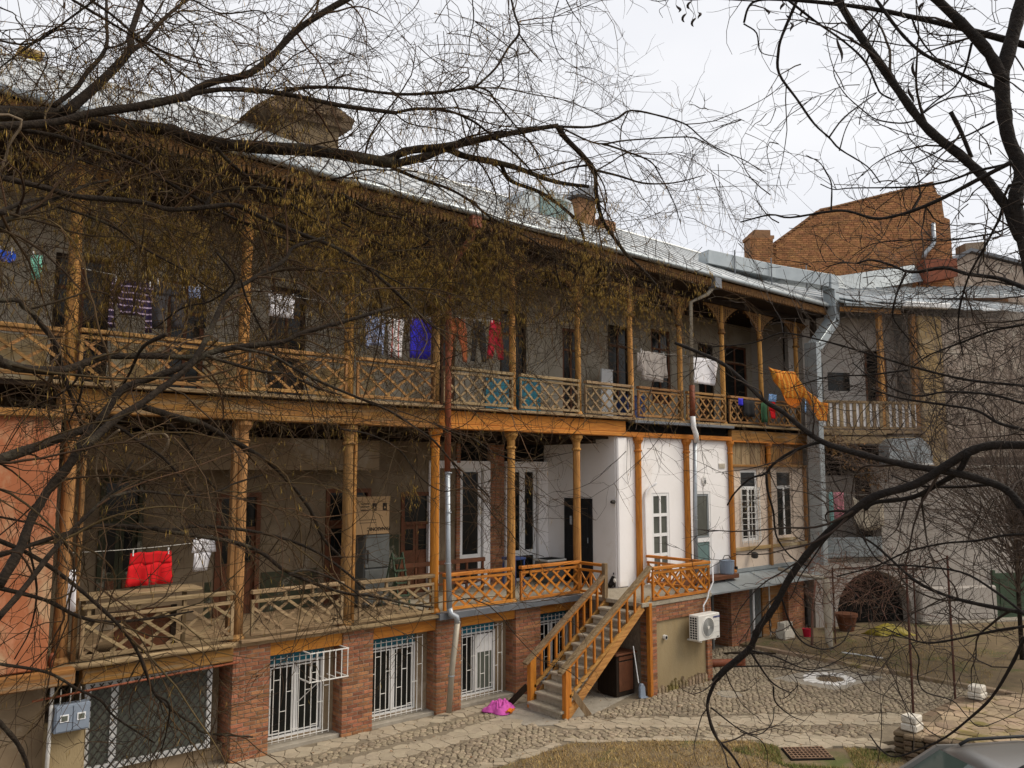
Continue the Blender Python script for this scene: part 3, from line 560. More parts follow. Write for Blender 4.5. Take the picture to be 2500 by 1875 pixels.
# ground floor right of the platform, under the metal apron
q = MB(); q.add([(16.1, 13.5, 1.93), (23.4, 13.5, 1.9), (23.3, 12.75, 1.62), (16.1, 12.75, 1.64), (16.1, 13.5, 1.9), (23.4, 13.5, 1.87), (23.3, 12.75, 1.58), (16.1, 12.75, 1.6)], [(0, 1, 2, 3), (7, 6, 5, 4), (3, 2, 6, 7), (0, 3, 7, 4), (1, 5, 6, 2), (0, 4, 5, 1)]); q.build('metal_apron', 'galvanized', H)
for x in (17.4, 18.9, 20.4, 21.9): bar('apron_seam', (x, 12.76, 1.655), (x, 13.49, 1.93), .02, .016, 'galvanized', H, 0)
box('brick_ledge', 16.15, 19.4, 13.1, 13.5, 1.86, 1.97, 'brown_paint', H, .01)
box('wall', 16.1, 24.0, 14.3, 14.5, -.1, 1.9, 'shade_black', H); box('wall', 16.0, 16.1, 13.5, 14.4, -.1, 1.9, 'plaster_brown', H)  # first wall is black, painting the shade deep under the apron
brick_pier(19.26, 20.15, 13.3, 14.0, -.05, 1.6, indiv=False); box('plank_wall', 21.25, 22.3, 13.6, 13.7, -.05, 1.6, 'weather_wood_x', H)
box('grey_shutter', 20.6, 21.2, 13.62, 13.68, 0, 1.6, 'grey_door', H); MB().tube([(20.32, 13.3, 0), (20.34, 13.3, 1.6)], .035, 8).build('white_post', 'white_paint', H, smooth=True); MB().tube([(21.15, 13.3, 0), (21.14, 13.3, 1.6)], .02, 8).build('thin_post', 'white_grille', H)
box('shutter_frame', 18.7, 18.76, 13.5, 13.56, 0, 1.6, 'grey_door', H); brick_pier(22.3, 23.2, 13.4, 14.0, -.05, 1.6, indiv=False)
box('wall', 2.2, 2.86, 13.75, 14.3, 0, 2, 'plaster_brown', H)
# salmon bay at the far left
box('salmon_wall', -2.5, 2.74, 13.2, 13.5, 1.95, 5.5, 'salmon_plaster', H, .02); box('cornice', -2.5, 2.8, 13.1, 13.5, 5.48, 5.6, 'weather_wood_x', H, .02); box('base_beam', -2.5, 3.1, 13.15, 13.5, 1.7, 1.93, 'weather_wood_x', H, .02)
# ---- columns
LX = [2.97, 5.6, 7.64, 9.62, 11.64, 13.66, 15.72, 17.67, 19.66, 21.6]; UX = [2.87, 5.55, 7.6, 9.6, 11.67, 13.72, 15.62, 17.6, 19.55, 21.5, 23.55]
def column(x, z0, z1, r, m, y=13.58, cap='turned', lean=0):
    c = MB(); n = 12; k = 7; pts = []; rad = []
    for i in range(k):
        t = i/(k-1); pts.append((x+lean*t+random.uniform(-.006, .006), y, z0+(z1-z0)*t)); rad.append(r*(1-.12*t)*random.uniform(.97, 1.03))
    c.tube(pts, rad, n); col = c.build('column', m, H, smooth=True)
    if cap == 'turned':
        MB().lathe((x+lean, y, z1-.38), [(r*.9, 0), (r*1.18, .02), (r*1.18, .05), (r*.92, .07), (r*.95, .2), (r*1.3, .26), (r*1.6, .3), (r*1.6, .37)], 14).build('capital', m, col, smooth=False)
    MB().lathe((x, y, z0), [(r*1.35, 0), (r*1.4, .04), (r*1.2, .07), (r*1.05, .1)], 14).build('base', m, col)
    return col
for i, x in enumerate(LX):
    z1 = 5.585
    mm = 'old_wood_z' if i in (0, 1, 2) else 'orange_wood_z' if i in (3, 6, 7, 8, 9) else 'honey_wood_z'
    if i < 6: column(x, 1.93, z1, .105 if i < 3 else .095, mm)
    elif i < 8: column(x, 1.95, z1, .085, mm, 13.46)
    else: column(x, 4.9 if i == 9 else 1.95, z1, .07, mm, 13.46)
box('post', 5.42, 5.5, 13.5, 13.62, 1.95, 5.58, 'old_wood_z', H, .01); box('post', 7.74, 7.8, 13.52, 13.62, 1.95, 5.58, 'honey_wood_z', H, .01); box('post', 3.1, 3.16, 13.45, 13.55, 1.95, 5.5, 'old_wood_z', H, .01)
# ---- main beam below the upper gallery
for (x0, x1, m) in ((2.75, 5.58, 'weather_wood_x'), (5.585, 7.62, 'weather_wood_x'), (7.625, 9.6, 'weather_wood_x'), (9.605, 15.25, 'beam_wood_x')):
    box('beam', x0, x1, 13.43, 13.68, 5.69, 5.96, m, H, .01); box('beam_moulding', x0, x1, 13.39, 13.66, 5.585, 5.685, m, H, .012)
box('beam', 15.26, 19.7, 13.41, 13.5, 5.58, 5.7, 'orange_wood_x', H, .008); box('beam', 15.26, 19.7, 13.6, 13.7, 5.7, 5.93, 'shade_black', H)  # second beam is a black strip painting the shaded gap below the flashing
box('metal_flashing', 15.4, 19.6, 13.25, 13.5, 5.92, 5.99, 'grey_flashing', H, .006)
box('beam', 19.7, 23.9, 13.42, 13.55, 5.6, 5.9, 'weather_wood_x', H, .01); box('beam_moulding', 19.7, 23.9, 13.38, 13.54, 5.55, 5.6, 'orange_wood_x', H, .008)
for (x0, x1) in ((2.6, 7.6), (7.62, 13.0), (13.02, 19.0), (19.02, 24.0)): wobble(box('floor_edge', x0, x1, 13.3, 13.5, 5.99, 6.05, 'grey_wood_x', H, .008), .01)
box('gallery_floor', -1, 24.2, 13.5, 15.6, 5.96, 6.04, 'dark_wood_x', H)
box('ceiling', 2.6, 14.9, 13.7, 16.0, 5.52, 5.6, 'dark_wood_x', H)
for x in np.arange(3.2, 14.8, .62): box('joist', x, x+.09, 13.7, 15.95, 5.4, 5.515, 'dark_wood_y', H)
box('sag_panel', 3.3, 9.3, 15.2, 15.9, 4.75, 5.38, 'plaster_brown', H)
# ---- railings
def railing(x0, x1, z0, z1, zt, y, m, sp, slope, par=H, sw=.046, post=True, double=False):
    r = sub('railing', par); ax = m+'_x'; az = m+'_z'
    bar('top_rail', (x0, y, zt-.035), (x1, y, zt-.035+random.uniform(-.006, .006)), .11, .065, ax, r, .008)
    bar('lattice_rail', (x0, y, z1), (x1, y, z1), .05, .055, ax, r, .005); bar('lattice_rail', (x0, y, z0), (x1, y, z0), .055, .06, ax, r, .005)
    if post:
        for x in (x0+.025, x1-.025): bar('stile', (x, y, z0+.03), (x, y, z1-.028), .05, .05, az, r, .004)
    diag(x0+.05, x1-.05, z0+.03, z1-.027, sp*slope, slope, lambda a, b, s: bar('slat', (a[0], y+.011*s, a[1]), (b[0], y+.011*s, b[1]), .02, sw, ax, r, 0))
    if zt-z1 > .14:
        for x in np.linspace(x0+.1, x1-.1, 4): bar('spacer', (x, y, z1+.028), (x, y, zt-.07), .05, .05, az, r, 0)
    return r
railing(3.18, 5.46, 2.02, 2.58, 2.77, 13.36, 'grey_wood', .40, .72)
railing(5.78, 7.5, 2.02, 2.55, 2.74, 13.42, 'grey_wood', .36, .72)
railing(7.82, 9.5, 2.0, 2.52, 2.72, 13.42, 'grey_wood', .36, .72)
railing(9.74, 11.53, 2.0, 2.56, 2.70, 13.42, 'orange_wood', .34, .8)
railing(11.76, 13.55, 2.0, 2.56, 2.70, 13.42, 'orange_wood', .34, .8)
zu0, zu1, zut = 6.13, 6.74, 6.87
for i in range(len(UX)-1):
    a, b = UX[i]+.1, UX[i+1]-.1
    if i == 0: railing(-.5, 2.76, zu0, zu1, zut-.03, 13.44, 'old_wood', .46, .72)
    railing(a, b, zu0, zu1, zut, 13.44, 'grey_wood' if i in (3, 4, 5) else 'old_wood', .44 if i < 3 else .33, .78 if i < 3 else .9)
# ---- upper columns, brackets, eaves
for i, x in enumerate(UX):
    col = column(x, 6.04, 9.45, .095 if i < 3 else .075, 'honey_wood_z' if i != 3 else 'old_wood_z', 13.56, cap=None, lean=random.uniform(-.05, .02))
    MB().lathe((x, 13.56, 8.62), [(.075, 0), (.11, .03), (.11, .07), (.085, .1), (.085, .16)], 12).build('capital', 'carved_wood', col)
    for s in (-1, 1):    # carved fan bracket with scalloped edge
        prof = []
        for k in range(13):
            t = k/12; xx = .1+.72*t**2.1+(.018 if k % 2 else 0); zz = 8.78+.68*t; prof.append((x+s*xx, zz))
        poly = [(x+s*.05, 8.78)]+prof+[(x+s*.05, 9.46)]
        br = MB().prism(poly, XZ(13.55), 0, .045).build('bracket', 'carved_wood', H)
        holes = MB()
        for k in range(9):
            t = (k+.7)/10; zz = 8.82+.6*t; wv = .1+.6*t**2.1
            for j in range(1+int(wv/.13)):
                cx = x+s*(.085+j*.11); hz = zz+(.02 if j % 2 else 0)
                if cx*s < (x*s+wv-.04): holes.prism([(cx-.022, hz), (cx, hz-.028), (cx+.022, hz), (cx, hz+.028)], XZ(13.542), 0, .012)
        kind(holes.build('fretwork_shade', 'dark_wood_x', br), 'stuff')  # dark diamonds on the solid bracket paint the shade of pierced holes
        be = MB()
        for k in range(8):
            t = k/7; be.lathe((x+s*(.125+.72*t**2.1), 13.55, 8.76+.62*t), [(.006, -.02), (.02, 0), (.006, .02)], 6)
        kind(be.build('bead', 'carved_wood', br), 'stuff')
box('wall_plate', 2.0, 24.0, 13.46, 13.66, 9.46, 9.62, 'dark_wood_x', H)
# soffit and fringe board
RS = (12.3-9.95)/(17-12.7)
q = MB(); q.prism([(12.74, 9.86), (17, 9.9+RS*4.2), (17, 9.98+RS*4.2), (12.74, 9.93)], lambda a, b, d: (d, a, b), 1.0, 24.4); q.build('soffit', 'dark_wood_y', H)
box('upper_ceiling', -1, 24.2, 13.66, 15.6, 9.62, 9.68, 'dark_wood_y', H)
fr = sub('fringe_board', H); box('board', 1.0, 24.3, 12.74, 12.77, 9.78, 9.9, 'carved_wood', fr)
q = MB(); x = 1.0
while x < 24.25:
    q.prism([(x, 9.78), (x+.01, 9.68), (x+.035, 9.63), (x+.06, 9.68), (x+.07, 9.78)], XZ(12.735), 0, .03); x += .085
kind(q.build('fringe', 'carved_wood', fr), 'stuff')
for x in (1.02, 24.25): MB().prism([(12.8, 9.66), (17, 9.66), (21.4, 9.66), (21.4, 9.9), (17, 12.2), (12.8, 9.94)], lambda a, b, d: (d, a, b), x, x+.06).build('roof_gable', 'dark_wood_z', H)
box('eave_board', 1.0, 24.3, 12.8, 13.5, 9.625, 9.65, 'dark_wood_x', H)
MB().tube([(1.0, 12.66, 9.93), (8, 12.66, 9.93), (16, 12.66, 9.93), (24.35, 12.66, 9.93)], .065, 10).build('gutter', 'galvanized', H, smooth=True)
# roof: standing seam sheets
rf = sub('roof', H); x = 1.0
while x < 24.3:
    x1 = min(x+.62, 24.4); q = MB(); q.prism([(12.66, 9.96), (17, 9.96+RS*4.34), (17, 10.0+RS*4.34), (12.66, 10.0)], lambda a, b, d: (d, a, b), x+.004, x1-.004); q.build('roof_sheet', 'roof_metal', rf)
    bar('seam', (x, 12.68, 10.02), (x, 17, 10.02+RS*4.32), .02, .03, 'roof_metal', rf, 0); x = x1
q = MB(); q.prism([(17, 12.34), (21.5, 9.9), (21.5, 9.94), (17, 12.38)], lambda a, b, d: (d, a, b), 1.0, 24.4); q.build('rear_slope', 'roof_metal', rf); MB().tube([(1, 17, 12.39), (24.4, 17, 12.39)], .05, 8).build('ridge_cap', 'roof_metal', rf)
# upper back wall with doors and arched windows
UW = 15.6
ups = [(3.0, 3.9, 6.05, 8.5), (4.9, 5.6, 6.05, 8.3), (6.9, 7.7, 6.05, 8.5), (10.9, 11.6, 6.05, 8.4), (13.0, 13.9, 6.05, 8.8), (15.2, 15.9, 6.05, 8.6), (17.0, 17.9, 6.75, 8.9), (18.9, 19.8, 6.75, 9.0), (21.2, 22.0, 6.05, 8.8), (22.6, 23.9, 6.05, 8.9)]
wall_holes('wall', -1, 24.2, 6.0, 9.65, UW, ups, 'plaster')
for k, (a, b, c, d) in enumerate(ups):
    w = sub('window' if c > 6.2 else 'door', H); frame(a, b, c, d, .08, UW+.03, .07, 'brown_paint' if k % 2 else 'dark_wood_z', w); box('mullion', (a+b)/2-.03, (a+b)/2+.03, UW+.035, UW+.09, c+.08, d-.08, 'brown_paint', w); box('transom', a+.08, b-.08, UW+.037, UW+.088, d-.62, d-.56, 'brown_paint', w)
    for (x0, x1) in ((a+.08, (a+b)/2-.03), ((a+b)/2+.03, b-.08)):
        box('pane', x0, x1, UW+.06, UW+.07, c+.08, d-.08, 'dark_glass', w)
    if c > 6.2:   # round-headed surround
        MB().tube([((a+b)/2+math.cos(t)*.58, UW-.01, d-.25+math.sin(t)*.58) for t in np.linspace(0, PI, 13)], .05, 6).build('arch_moulding', 'plaster', w)
for (a, b, z) in ((5.62, 6.86, 6.9), (2.0, 2.95, 7.0), (8.0, 9.4, 6.9), (3.95, 4.85, 7.1)): box('painted_dado', a, b, UW-.012, UW-.001, 6.05, z, 'ochre_plaster', H)
# end walls so that the block is closed
box('end_wall', 24.2, 24.45, 13.7, 21, -.1, 9.9, 'grey_plaster', H); box('rear_wall', -1, 24.2, 21, 21.3, -.1, 9.9, 'grey_plaster', H); box('end_wall', -1.3, -1, 13.7, 21, -.1, 9.9, 'grey_plaster', H)
# chimney stacks and dormer on the roof
def roofz(y): return 9.98+RS*(y-12.66)
ch = sub('chimney', H); box('stack', 7.3, 8.75, 16.3, 17.6, 11.4, 12.7, 'wall_stone', ch, .02); q = MB()
q.prism([(6.7, 12.5), (7.3, 13.0), (8.6, 13.05), (9.1, 12.85), (9.0, 12.6), (7.2, 12.45)], XZ(16.2), 0, 1.4); q.build('tiled_cap', 'wall_stone', ch); box('pot', 8.3, 8.6, 16.6, 16.9, 12.95, 13.2, 'brick', ch)
for k in range(5): box('cap_tile', 6.95+.38*k, 7.27+.38*k, 16.1, 16.25, 12.55+.06*k, 12.68+.06*k, 'wall_stone', ch)
dm = sub('dormer', H); q = MB(); q.prism([(13.3, roofz(15.5)-.2), (15.6, roofz(15.5)-.2), (15.4, roofz(15.5)+.55), (14.5, roofz(15.5)+.75), (13.7, roofz(15.5)+.5)], XZ(15.4), 0, 1.6); q.build('cheek', 'galvanized', dm)
box('pane', 14.2, 15.2, 15.36, 15.39, roofz(15.5)-.05, roofz(15.5)+.5, 'green_glass', dm); box('sill', 13.5, 15.5, 15.3, 15.42, roofz(15.5)-.12, roofz(15.5)-.06, 'grey_flashing', dm)
ch = sub('chimney', H); box('stack', 16.5, 17.2, 16.2, 16.8, 11.6, 12.7, 'mortar_far', ch, .02); q = MB(); q.prism([(16.3, 12.7), (17.4, 12.7), (16.85, 13.1)], XZ(16.05), 0, .95); q.build('gabled_cap', 'grey_flashing', ch); box('stack', 17.5, 18.2, 16.3, 16.8, 11.8, 12.3, 'mortar_far', ch, .02)
for s, z in ((17.0, 13.5), (17.25, 13.2)): MB().tube([(s, 16.4, 12.2), (s, 16.4, z+.5)], .02, 5).build('aerial', 'dark_iron', ch)
q = MB()
for k in range(5): q.tube([(16.8, 16.4, 13.2+.14*k), (17.35, 16.4, 13.25+.14*k)], .012, 5)
q.build('aerial_rod', 'dark_iron', ch)
# downpipes
dp = sub('downpipe', H); box('hopper', 9.78, 10.02, 12.6, 12.84, 9.62, 9.86, 'rust_pipe', dp, .01); q = MB(); q.tube([(9.9, 12.72, 9.7), (9.88, 12.74, 9.45), (9.72, 13.1, 9.0), (9.68, 13.26, 8.7), (9.7, 13.27, 6.5), (9.7, 13.27, 4.72)], .062, 10); q.build('upper_pipe', 'rust_pipe', dp, smooth=True)
MB().tube([(9.7, 13.27, 4.72), (9.72, 13.25, 3.0), (9.74, 13.22, 2.02)], .055, 10).build('middle_pipe', 'zinc_pipe', dp, smooth=True)
MB().tube([(9.74, 13.22, 2.05), (9.76, 13.2, 1.94), (9.86, 13.15, 1.88), (9.88, 13.14, 1.76)], .06, 10).build('elbow', 'zinc_pipe', dp, smooth=True); MB().tube([(9.88, 13.14, 1.8), (9.8, 13.2, .9), (9.76, 13.24, .07)], .058, 10).build('lower_pipe', 'tan_pipe', dp, smooth=True)
for z in (4.68, 3.9, 2.9, .75): MB().lathe((9.72 if z > 2 else 9.79, 13.26 if z > 2 else 13.21, z), [(.066, 0), (.07, .01), (.066, .025)], 12).build('collar', 'zinc_pipe', dp)
dp = sub('downpipe', H); MB().tube([(18.1, 12.72, 9.7), (17.95, 12.85, 9.45), (17.67, 13.2, 9.25), (17.66, 13.22, 7.0)], .055, 10).build('upper_pipe', 'tan_pipe', dp, smooth=True); MB().tube([(17.66, 13.22, 7.0), (17.66, 13.22, 6.18)], .075, 10).build('middle_pipe', 'rust_pipe', dp, smooth=True)
MB().tube([(17.66, 13.22, 6.2), (17.68, 13.22, 5.9), (17.78, 13.22, 5.72), (17.84, 13.25, 5.5)], .07, 10).build('elbow', 'white_paint', dp, smooth=True); MB().tube([(17.84, 13.3, 5.55), (17.8, 13.32, 3.7), (17.78, 13.32, 1.95)], .058, 10).build('lower_pipe', 'zinc_pipe', dp, smooth=True)
for z in (3.55, 3.45): MB().lathe((17.8, 13.32, z), [(.064, 0), (.068, .01), (.064, .025)], 12).build('collar', 'galvanized', dp)
box('hopper', 17.95, 18.25, 12.6, 12.85, 9.6, 9.88, 'grey_flashing', dp, .01)
MB().tube([(2.87, 13.42, 1.75), (2.87, 13.42, 1.2), (2.85, 13.42, 0)], .028, 8).build('standpipe', 'white_grille', H, smooth=True)
MB().tube([(2.87, 13.42, 1.75), (2.8, 13.3, 2.05), (2.8, 13.2, 2.15)], .03, 8).build('standpipe_bend', 'rust_pipe', H, smooth=True)
# platform and stairs
PF = sub('stair_platform', H)
box('stucco_wall', 14.02, 15.8, 11.62, 11.9, 0, 1.52, 'tan_stucco', PF); box('core', 13.9, 15.95, 11.9, 13.45, 0, 1.86, 'mortar', PF); box('deck', 13.55, 16.0, 11.56, 13.43, 1.86, 1.95, 'step_stone', PF, .008)
brick_pier(13.87, 14.03, 11.57, 11.9, 0, 1.86, False, parent=PF); brick_pier(15.8, 15.98, 11.57, 11.9, 0, 1.86, False, parent=PF); brick_pier(14.03, 15.8, 11.58, 11.7, 1.52, 1.86, False, parent=PF, faces='f')
MB().tube([(14.32, 11.64, 1.16), (14.32, 11.55, 1.155)], .05, 12).build('vent_pipe', 'ac_white', PF); MB().tube([(14.32, 11.553, 1.155), (14.32, 11.545, 1.155)], .036, 12).build('vent_shade', 'shade_black', PF)  # black disc paints the shade inside the pipe mouth
for k in range(15):
    x = 14.08+k*.117; q = MB(); hgt = random.uniform(.13, .26); q.prism([(x-.045, 0), (x+.045, 0), (x+.04, hgt*.7), (x+random.uniform(-.02, .02), hgt), (x-.042, hgt*.65)], XZ(11.55), 0, .07); q.build('footing_stone', 'terrace_stone', PF, bevel=.008)
# ================================================================ staircase
S = thing('staircase', 'straight stone stair with orange timber handrails climbing to the porch', 'staircase')
X0, RUN, RIS, NS = 11.22, .207, .1625, 12
for k in range(NS-1):
    x = X0+RUN*k; z = RIS*(k+1)
    st_ = sub('step', S); wobble(box('tread', x-.025, x+RUN+.02, 11.66+(-.05 if k == 0 else 0), 12.58, z-.055, z, 'step_stone', st_, .012), .003); box('riser', x+.012, x+RUN+.01, 11.68, 12.56, z-RIS, z-.056, 'step_stone', st_, .004)
sl = RIS/RUN
for y, nm in ((11.615, 0), (12.625, 1)):
    xa, xb = X0+.08, 13.62
    za = lambda x: (x-X0)*sl
    bar('stringer', (xa+.06, y, za(xa)-.02), (xb, y, za(xb)-.02), .05, .17, 'honey_wood_x', S, .006)
    lx, hx = X0+.12, (13.9 if y < 12 else 13.55)
    hz = lambda x: .98+(x-lx)*(2.66-.98)/(13.86-lx)
    bar('handrail', (lx-.16, y, hz(lx-.16)+.005), (hx, y, hz(hx)), .13, .06, 'grey_wood_x', S, .008)
    bar('under_rail', (lx, y, hz(lx)-.085), (hx-.02, y, hz(hx-.02)-.085), .05, .06, 'orange_wood_x', S, .004)
    bar('bottom_rail', (lx+.08, y, hz(lx)-.58), (hx-.05, y, hz(hx-.05)-.6), .06, .06, 'honey_wood_x', S, .004)
    bar('newel_post', (lx, y, 0), (lx, y, hz(lx)-.03), .11, .1, 'orange_wood_z', S, .006); bar('newel_post', (lx+.1, y, .22), (lx+.1, y, hz(lx+.1)-.06), .06, .06, 'orange_wood_z', S, .004)
    for k in range(9):
        x = lx+.3+k*(hx-lx-.42)/8.6; bar('baluster', (x, y, hz(x)-.58), (x, y, hz(x)-.1), .045, .045, 'orange_wood_z', S, .003)
bar('newel_post', (13.55, 12.62, 1.94), (13.55, 12.62, 2.7), .1, .1, 'grey_wood_z', S, .006)
bar('newel_post', (13.82, 11.6, 0), (13.82, 11.6, 1.93), .1, .09, 'orange_wood_z', S, .006)
# landing rails (part of the house)
railing(13.9, 15.93, 2.0, 2.55, 2.68, 11.57, 'orange_wood', .34, .8)
def yrail(x, y0, y1, par=H):
    r = sub('railing', par); bar('top_rail', (x, y0, 2.645), (x, y1, 2.645), .11, .06, 'orange_wood_y', r, .006); bar('lattice_rail', (x, y0, 2.5), (x, y1, 2.5), .05, .05, 'orange_wood_y', r, .004); bar('lattice_rail', (x, y0, 2.02), (x, y1, 2.02), .05, .05, 'orange_wood_y', r, .004)
    n = max(2, int((y1-y0)/.3))
    for k in range(n+1): yy = y0+.04+(y1-y0-.08)*k/n; bar('stile', (x, yy, 2.04), (x, yy, 2.48), .045, .045, 'orange_wood_z', r, .003)
    for k in range(n):
        a = y0+.04+(y1-y0-.08)*k/n; b = y0+.04+(y1-y0-.08)*(k+1)/n; bar('slat', (x, a, 2.05), (x, b, 2.47), .02, .035, 'orange_wood_y', r, 0); bar('slat', (x+.012, a, 2.47), (x+.012, b, 2.05), .02, .035, 'orange_wood_y', r, 0)
yrail(15.9, 11.66, 13.38); yrail(13.58, 12.7, 13.45)
r = sub('railing', H); bar('top_rail', (9.75, 15.2, 2.68), (12.2, 15.2, 2.68), .09, .09, 'brown_paint', r); bar('lattice_rail', (9.75, 15.2, 2.45), (12.2, 15.2, 2.45), .05, .05, 'brown_paint', r); bar('lattice_rail', (9.75, 15.2, 2.2), (12.2, 15.2, 2.2), .05, .05, 'brown_paint', r)
for x in np.linspace(9.8, 12.15, 6): bar('stile', (x, 15.2, 1.95), (x, 15.2, 2.64), .05, .05, 'brown_paint', r)
# ================================================================ wing at the right
ANG = RD(-28); CA, SA = math.cos(ANG), math.sin(ANG)
def WP(t, n, z): return (23.6+t*CA-n*SA*-1*-1+0, 13.0+t*SA+n*CA, z)   # t along, n into the wing
def WP(t, n, z): return (23.6+t*CA-n*SA, 13.0+t*SA+n*CA, z)
def wbox(name, t0, t1, n0, n1, z0, z1, m, parent, bevel=0):
    q = MB(); c = [WP(t, n, z) for z in (z0, z1) for t, n in ((t0, n0), (t1, n0), (t1, n1), (t0, n1))]
    q.add(c, [(0, 3, 2, 1), (4, 5, 6, 7), (0, 1, 5, 4), (1, 2, 6, 5), (2, 3, 7, 6), (3, 0, 4, 7)]); return q.build(name, m, parent, bevel=bevel)
G2 = thing('wing_house', 'shabby side wing with plank balcony, yellow corner and arched cellar opening', 'house')
def wwall(name, t0, t1, n, th, z0, z1, holes, m, par=G2):
    t = t0
    for (a, b, c, d) in sorted(holes):
        if a > t: wbox(name, t, a, n, n+th, z0, z1, m, par)
        if c > z0: wbox(name, a, b, n, n+th, z0, c, m, par)
        if d < z1: wbox(name, a, b, n, n+th, d, z1, m, par)
        t = b
    if t < t1: wbox(name, t, t1, n, n+th, z0, z1, m, par)
wwall('wall', -.2, 3.75, 1.1, .2, 5.9, 9.8, [(.25, .85, 5.95, 8.3), (1.15, 1.95, 7.3, 8.0), (2.6, 3.45, 5.95, 8.75)], 'grey_plaster')
wbox('recess_shade', -.2, 3.75, 1.35, 1.4, 5.9, 9.8, 'shade_black', G2)  # black sheet paints the shade behind the balcony wall's openings
w = sub('door', G2); wbox('leaf', .9, 2.3, .95, 1.0, 6.1, 8.15, 'grey_plaster', w); wbox('pane', 1.1, 1.9, .94, .955, 7.35, 7.95, 'dark_glass', w); wbox('frame', .84, .92, .93, 1.02, 6.1, 8.25, 'grey_door', w)
w = sub('window', G2); wbox('frame', 2.62, 2.7, 1.12, 1.2, 6, 8.7, 'brown_paint', w); wbox('frame', 3.35, 3.43, 1.12, 1.2, 6, 8.7, 'brown_paint', w); wbox('shutter', 3.0, 3.3, 1.1, 1.14, 6.1, 8.0, 'brown_paint', w); wbox('pane', 2.7, 3.35, 1.22, 1.23, 6.1, 8.7, 'dark_glass', w)
wbox('balcony_floor', -.3, 3.75, -.05, 1.2, 5.93, 6.03, 'grey_wood_x', G2); wbox('beam', -.3, 3.75, -.06, .12, 5.6, 5.82, 'grey_wood_x', G2); wbox('fascia_board', -.3, 2.4, -.09, -.05, 5.86, 6.0, 'grey_wood_x', G2, .006)
r = sub('railing', G2); wbox('top_rail', -.1, 3.7, -.06, .04, 6.86, 6.94, 'grey_wood_x', r, .006); wbox('bottom_rail', -.1, 3.7, -.04, .02, 6.06, 6.13, 'grey_wood_x', r); wbox('white_backing', -.1, 3.6, -.012, .005, 6.12, 6.86, 'white_plaster', r)
t = .1
while t < 3.6: wbox('baluster', t, t+.12, -.05, -.014, 6.13, 6.86, 'grey_wood_z', r, .004); t += .235
for t in (2.42, 3.66): wbox('post', t-.08, t+.08, -.03, .12, 6.05, 9.85, 'honey_wood_z' if t < 3 else 'old_wood_z', G2, .012)
wbox('wall_plate', -.4, 3.8, -.05, .15, 9.8, 9.92, 'dark_wood_x', G2); wbox('fringe_board', .8, 3.0, -.3, -.27, 9.72, 9.86, 'weather_wood_x', G2); wbox('gutter', .95, 3.0, -.42, -.3, 9.88, 9.98, 'galvanized', G2, .01)
# yellow corner pillar and rubble upper wall, grey lower wall with arch
wbox('corner_pillar', 3.75, 4.62, -.12, .4, 4.85, 9.75, 'ochre_plaster', G2, .03); wbox('broken_edge', 4.62, 4.85, -.09, .4, 4.9, 9.7, 'rubble', G2, .04)
wbox('rubble_wall', 4.85, 14, -.05, .4, 5.2, 9.75, 'rubble', G2)
q = MB()
for k in range(420):     # stones standing proud of the bare wall
    t = random.uniform(4.9, 10.5); z = random.uniform(5.3, 9.6); a = random.uniform(.08, .2); b = random.uniform(.05, .11); d = random.uniform(.008, .03)
    ps = [WP(t+a*math.cos(x*PI/3)*random.uniform(.8, 1.1), -.05, z+b*math.sin(x*PI/3)) for x in range(6)]; qs = [WP(t+a*.8*math.cos(x*PI/3), -.05-d, z+b*.8*math.sin(x*PI/3)) for x in range(6)]
    q.add(ps+qs, [(6, 7, 8, 9, 10, 11)]+[(i, (i+1) % 6, 6+(i+1) % 6, 6+i) for i in range(6)])
kind(q.build('rubble_stones', 'rubble', G2), 'stuff')
q = MB(); TA, TB, AR = .45, 3.05, 1.3; ac = (TA+TB)/2; zsp = .42
arc = [(ac-AR*math.cos(PI*i/16), zsp+AR*math.sin(PI*i/16)*.98) for i in range(17)]
fnw = lambda a, b, d: WP(a, d, b)
q.prism([(-.3, -.4), (TA, -.4), (TA, zsp)]+arc[1:9]+[(ac, 2.05), (-.3, 2.05)], fnw, -.02, .4); q.prism([(ac, 2.05), (ac, zsp+AR*.98)]+arc[9:16]+[(TB, zsp), (TB, -.4), (14, -.4), (14, 2.05)], fnw, -.02, .4); q.build('arched_wall', 'grey_plaster', G2)
wbox('upper_grey_wall', 2.1, 14, -.02, .4, 2.05, 4.83, 'grey_plaster', G2); wbox('ledge', 2.1, 14, -.12, .3, 4.83, 4.93, 'pale_wall', G2, .02)
wbox('recess_shade', -.3, 3.4, 1.6, 1.7, -.4, 5.6, 'shade_black', G2); wbox('arch_shade', .2, 3.3, .42, .5, -.4, 1.95, 'shade_black', G2); wbox('gallery_floor', -.3, 2.1, -.02, 1.6, 1.95, 2.08, 'concrete', G2); wbox('balcony_wall', 1.0, 2.1, 1.2, 1.3, 2.05, 4.6, 'grey_plaster', G2)  # black sheets paint the shade inside the gallery and the arch
cp = sub('corrugated_panel', G2); wbox('sheet', .0, 2.06, -.06, -.03, 2.12, 2.72, 'galvanized', cp)
for k in range(6): wbox('rib', .0, 2.06, -.09, -.06, 2.16+.1*k, 2.2+.1*k, 'galvanized', cp)
tk = sub('metal_hood', G2); q = MB(); q.prism([(2.14, 4.93), (2.14, 5.55), (2.35, 5.75), (3.3, 5.78), (3.6, 5.55), (3.7, 5.2), (3.68, 4.93)], fnw, -.5, -.02); q.build('hood', 'galvanized', tk); wbox('hood_edge', 2.12, 3.72, -.53, -.5, 4.93, 4.99, 'white_paint', tk)
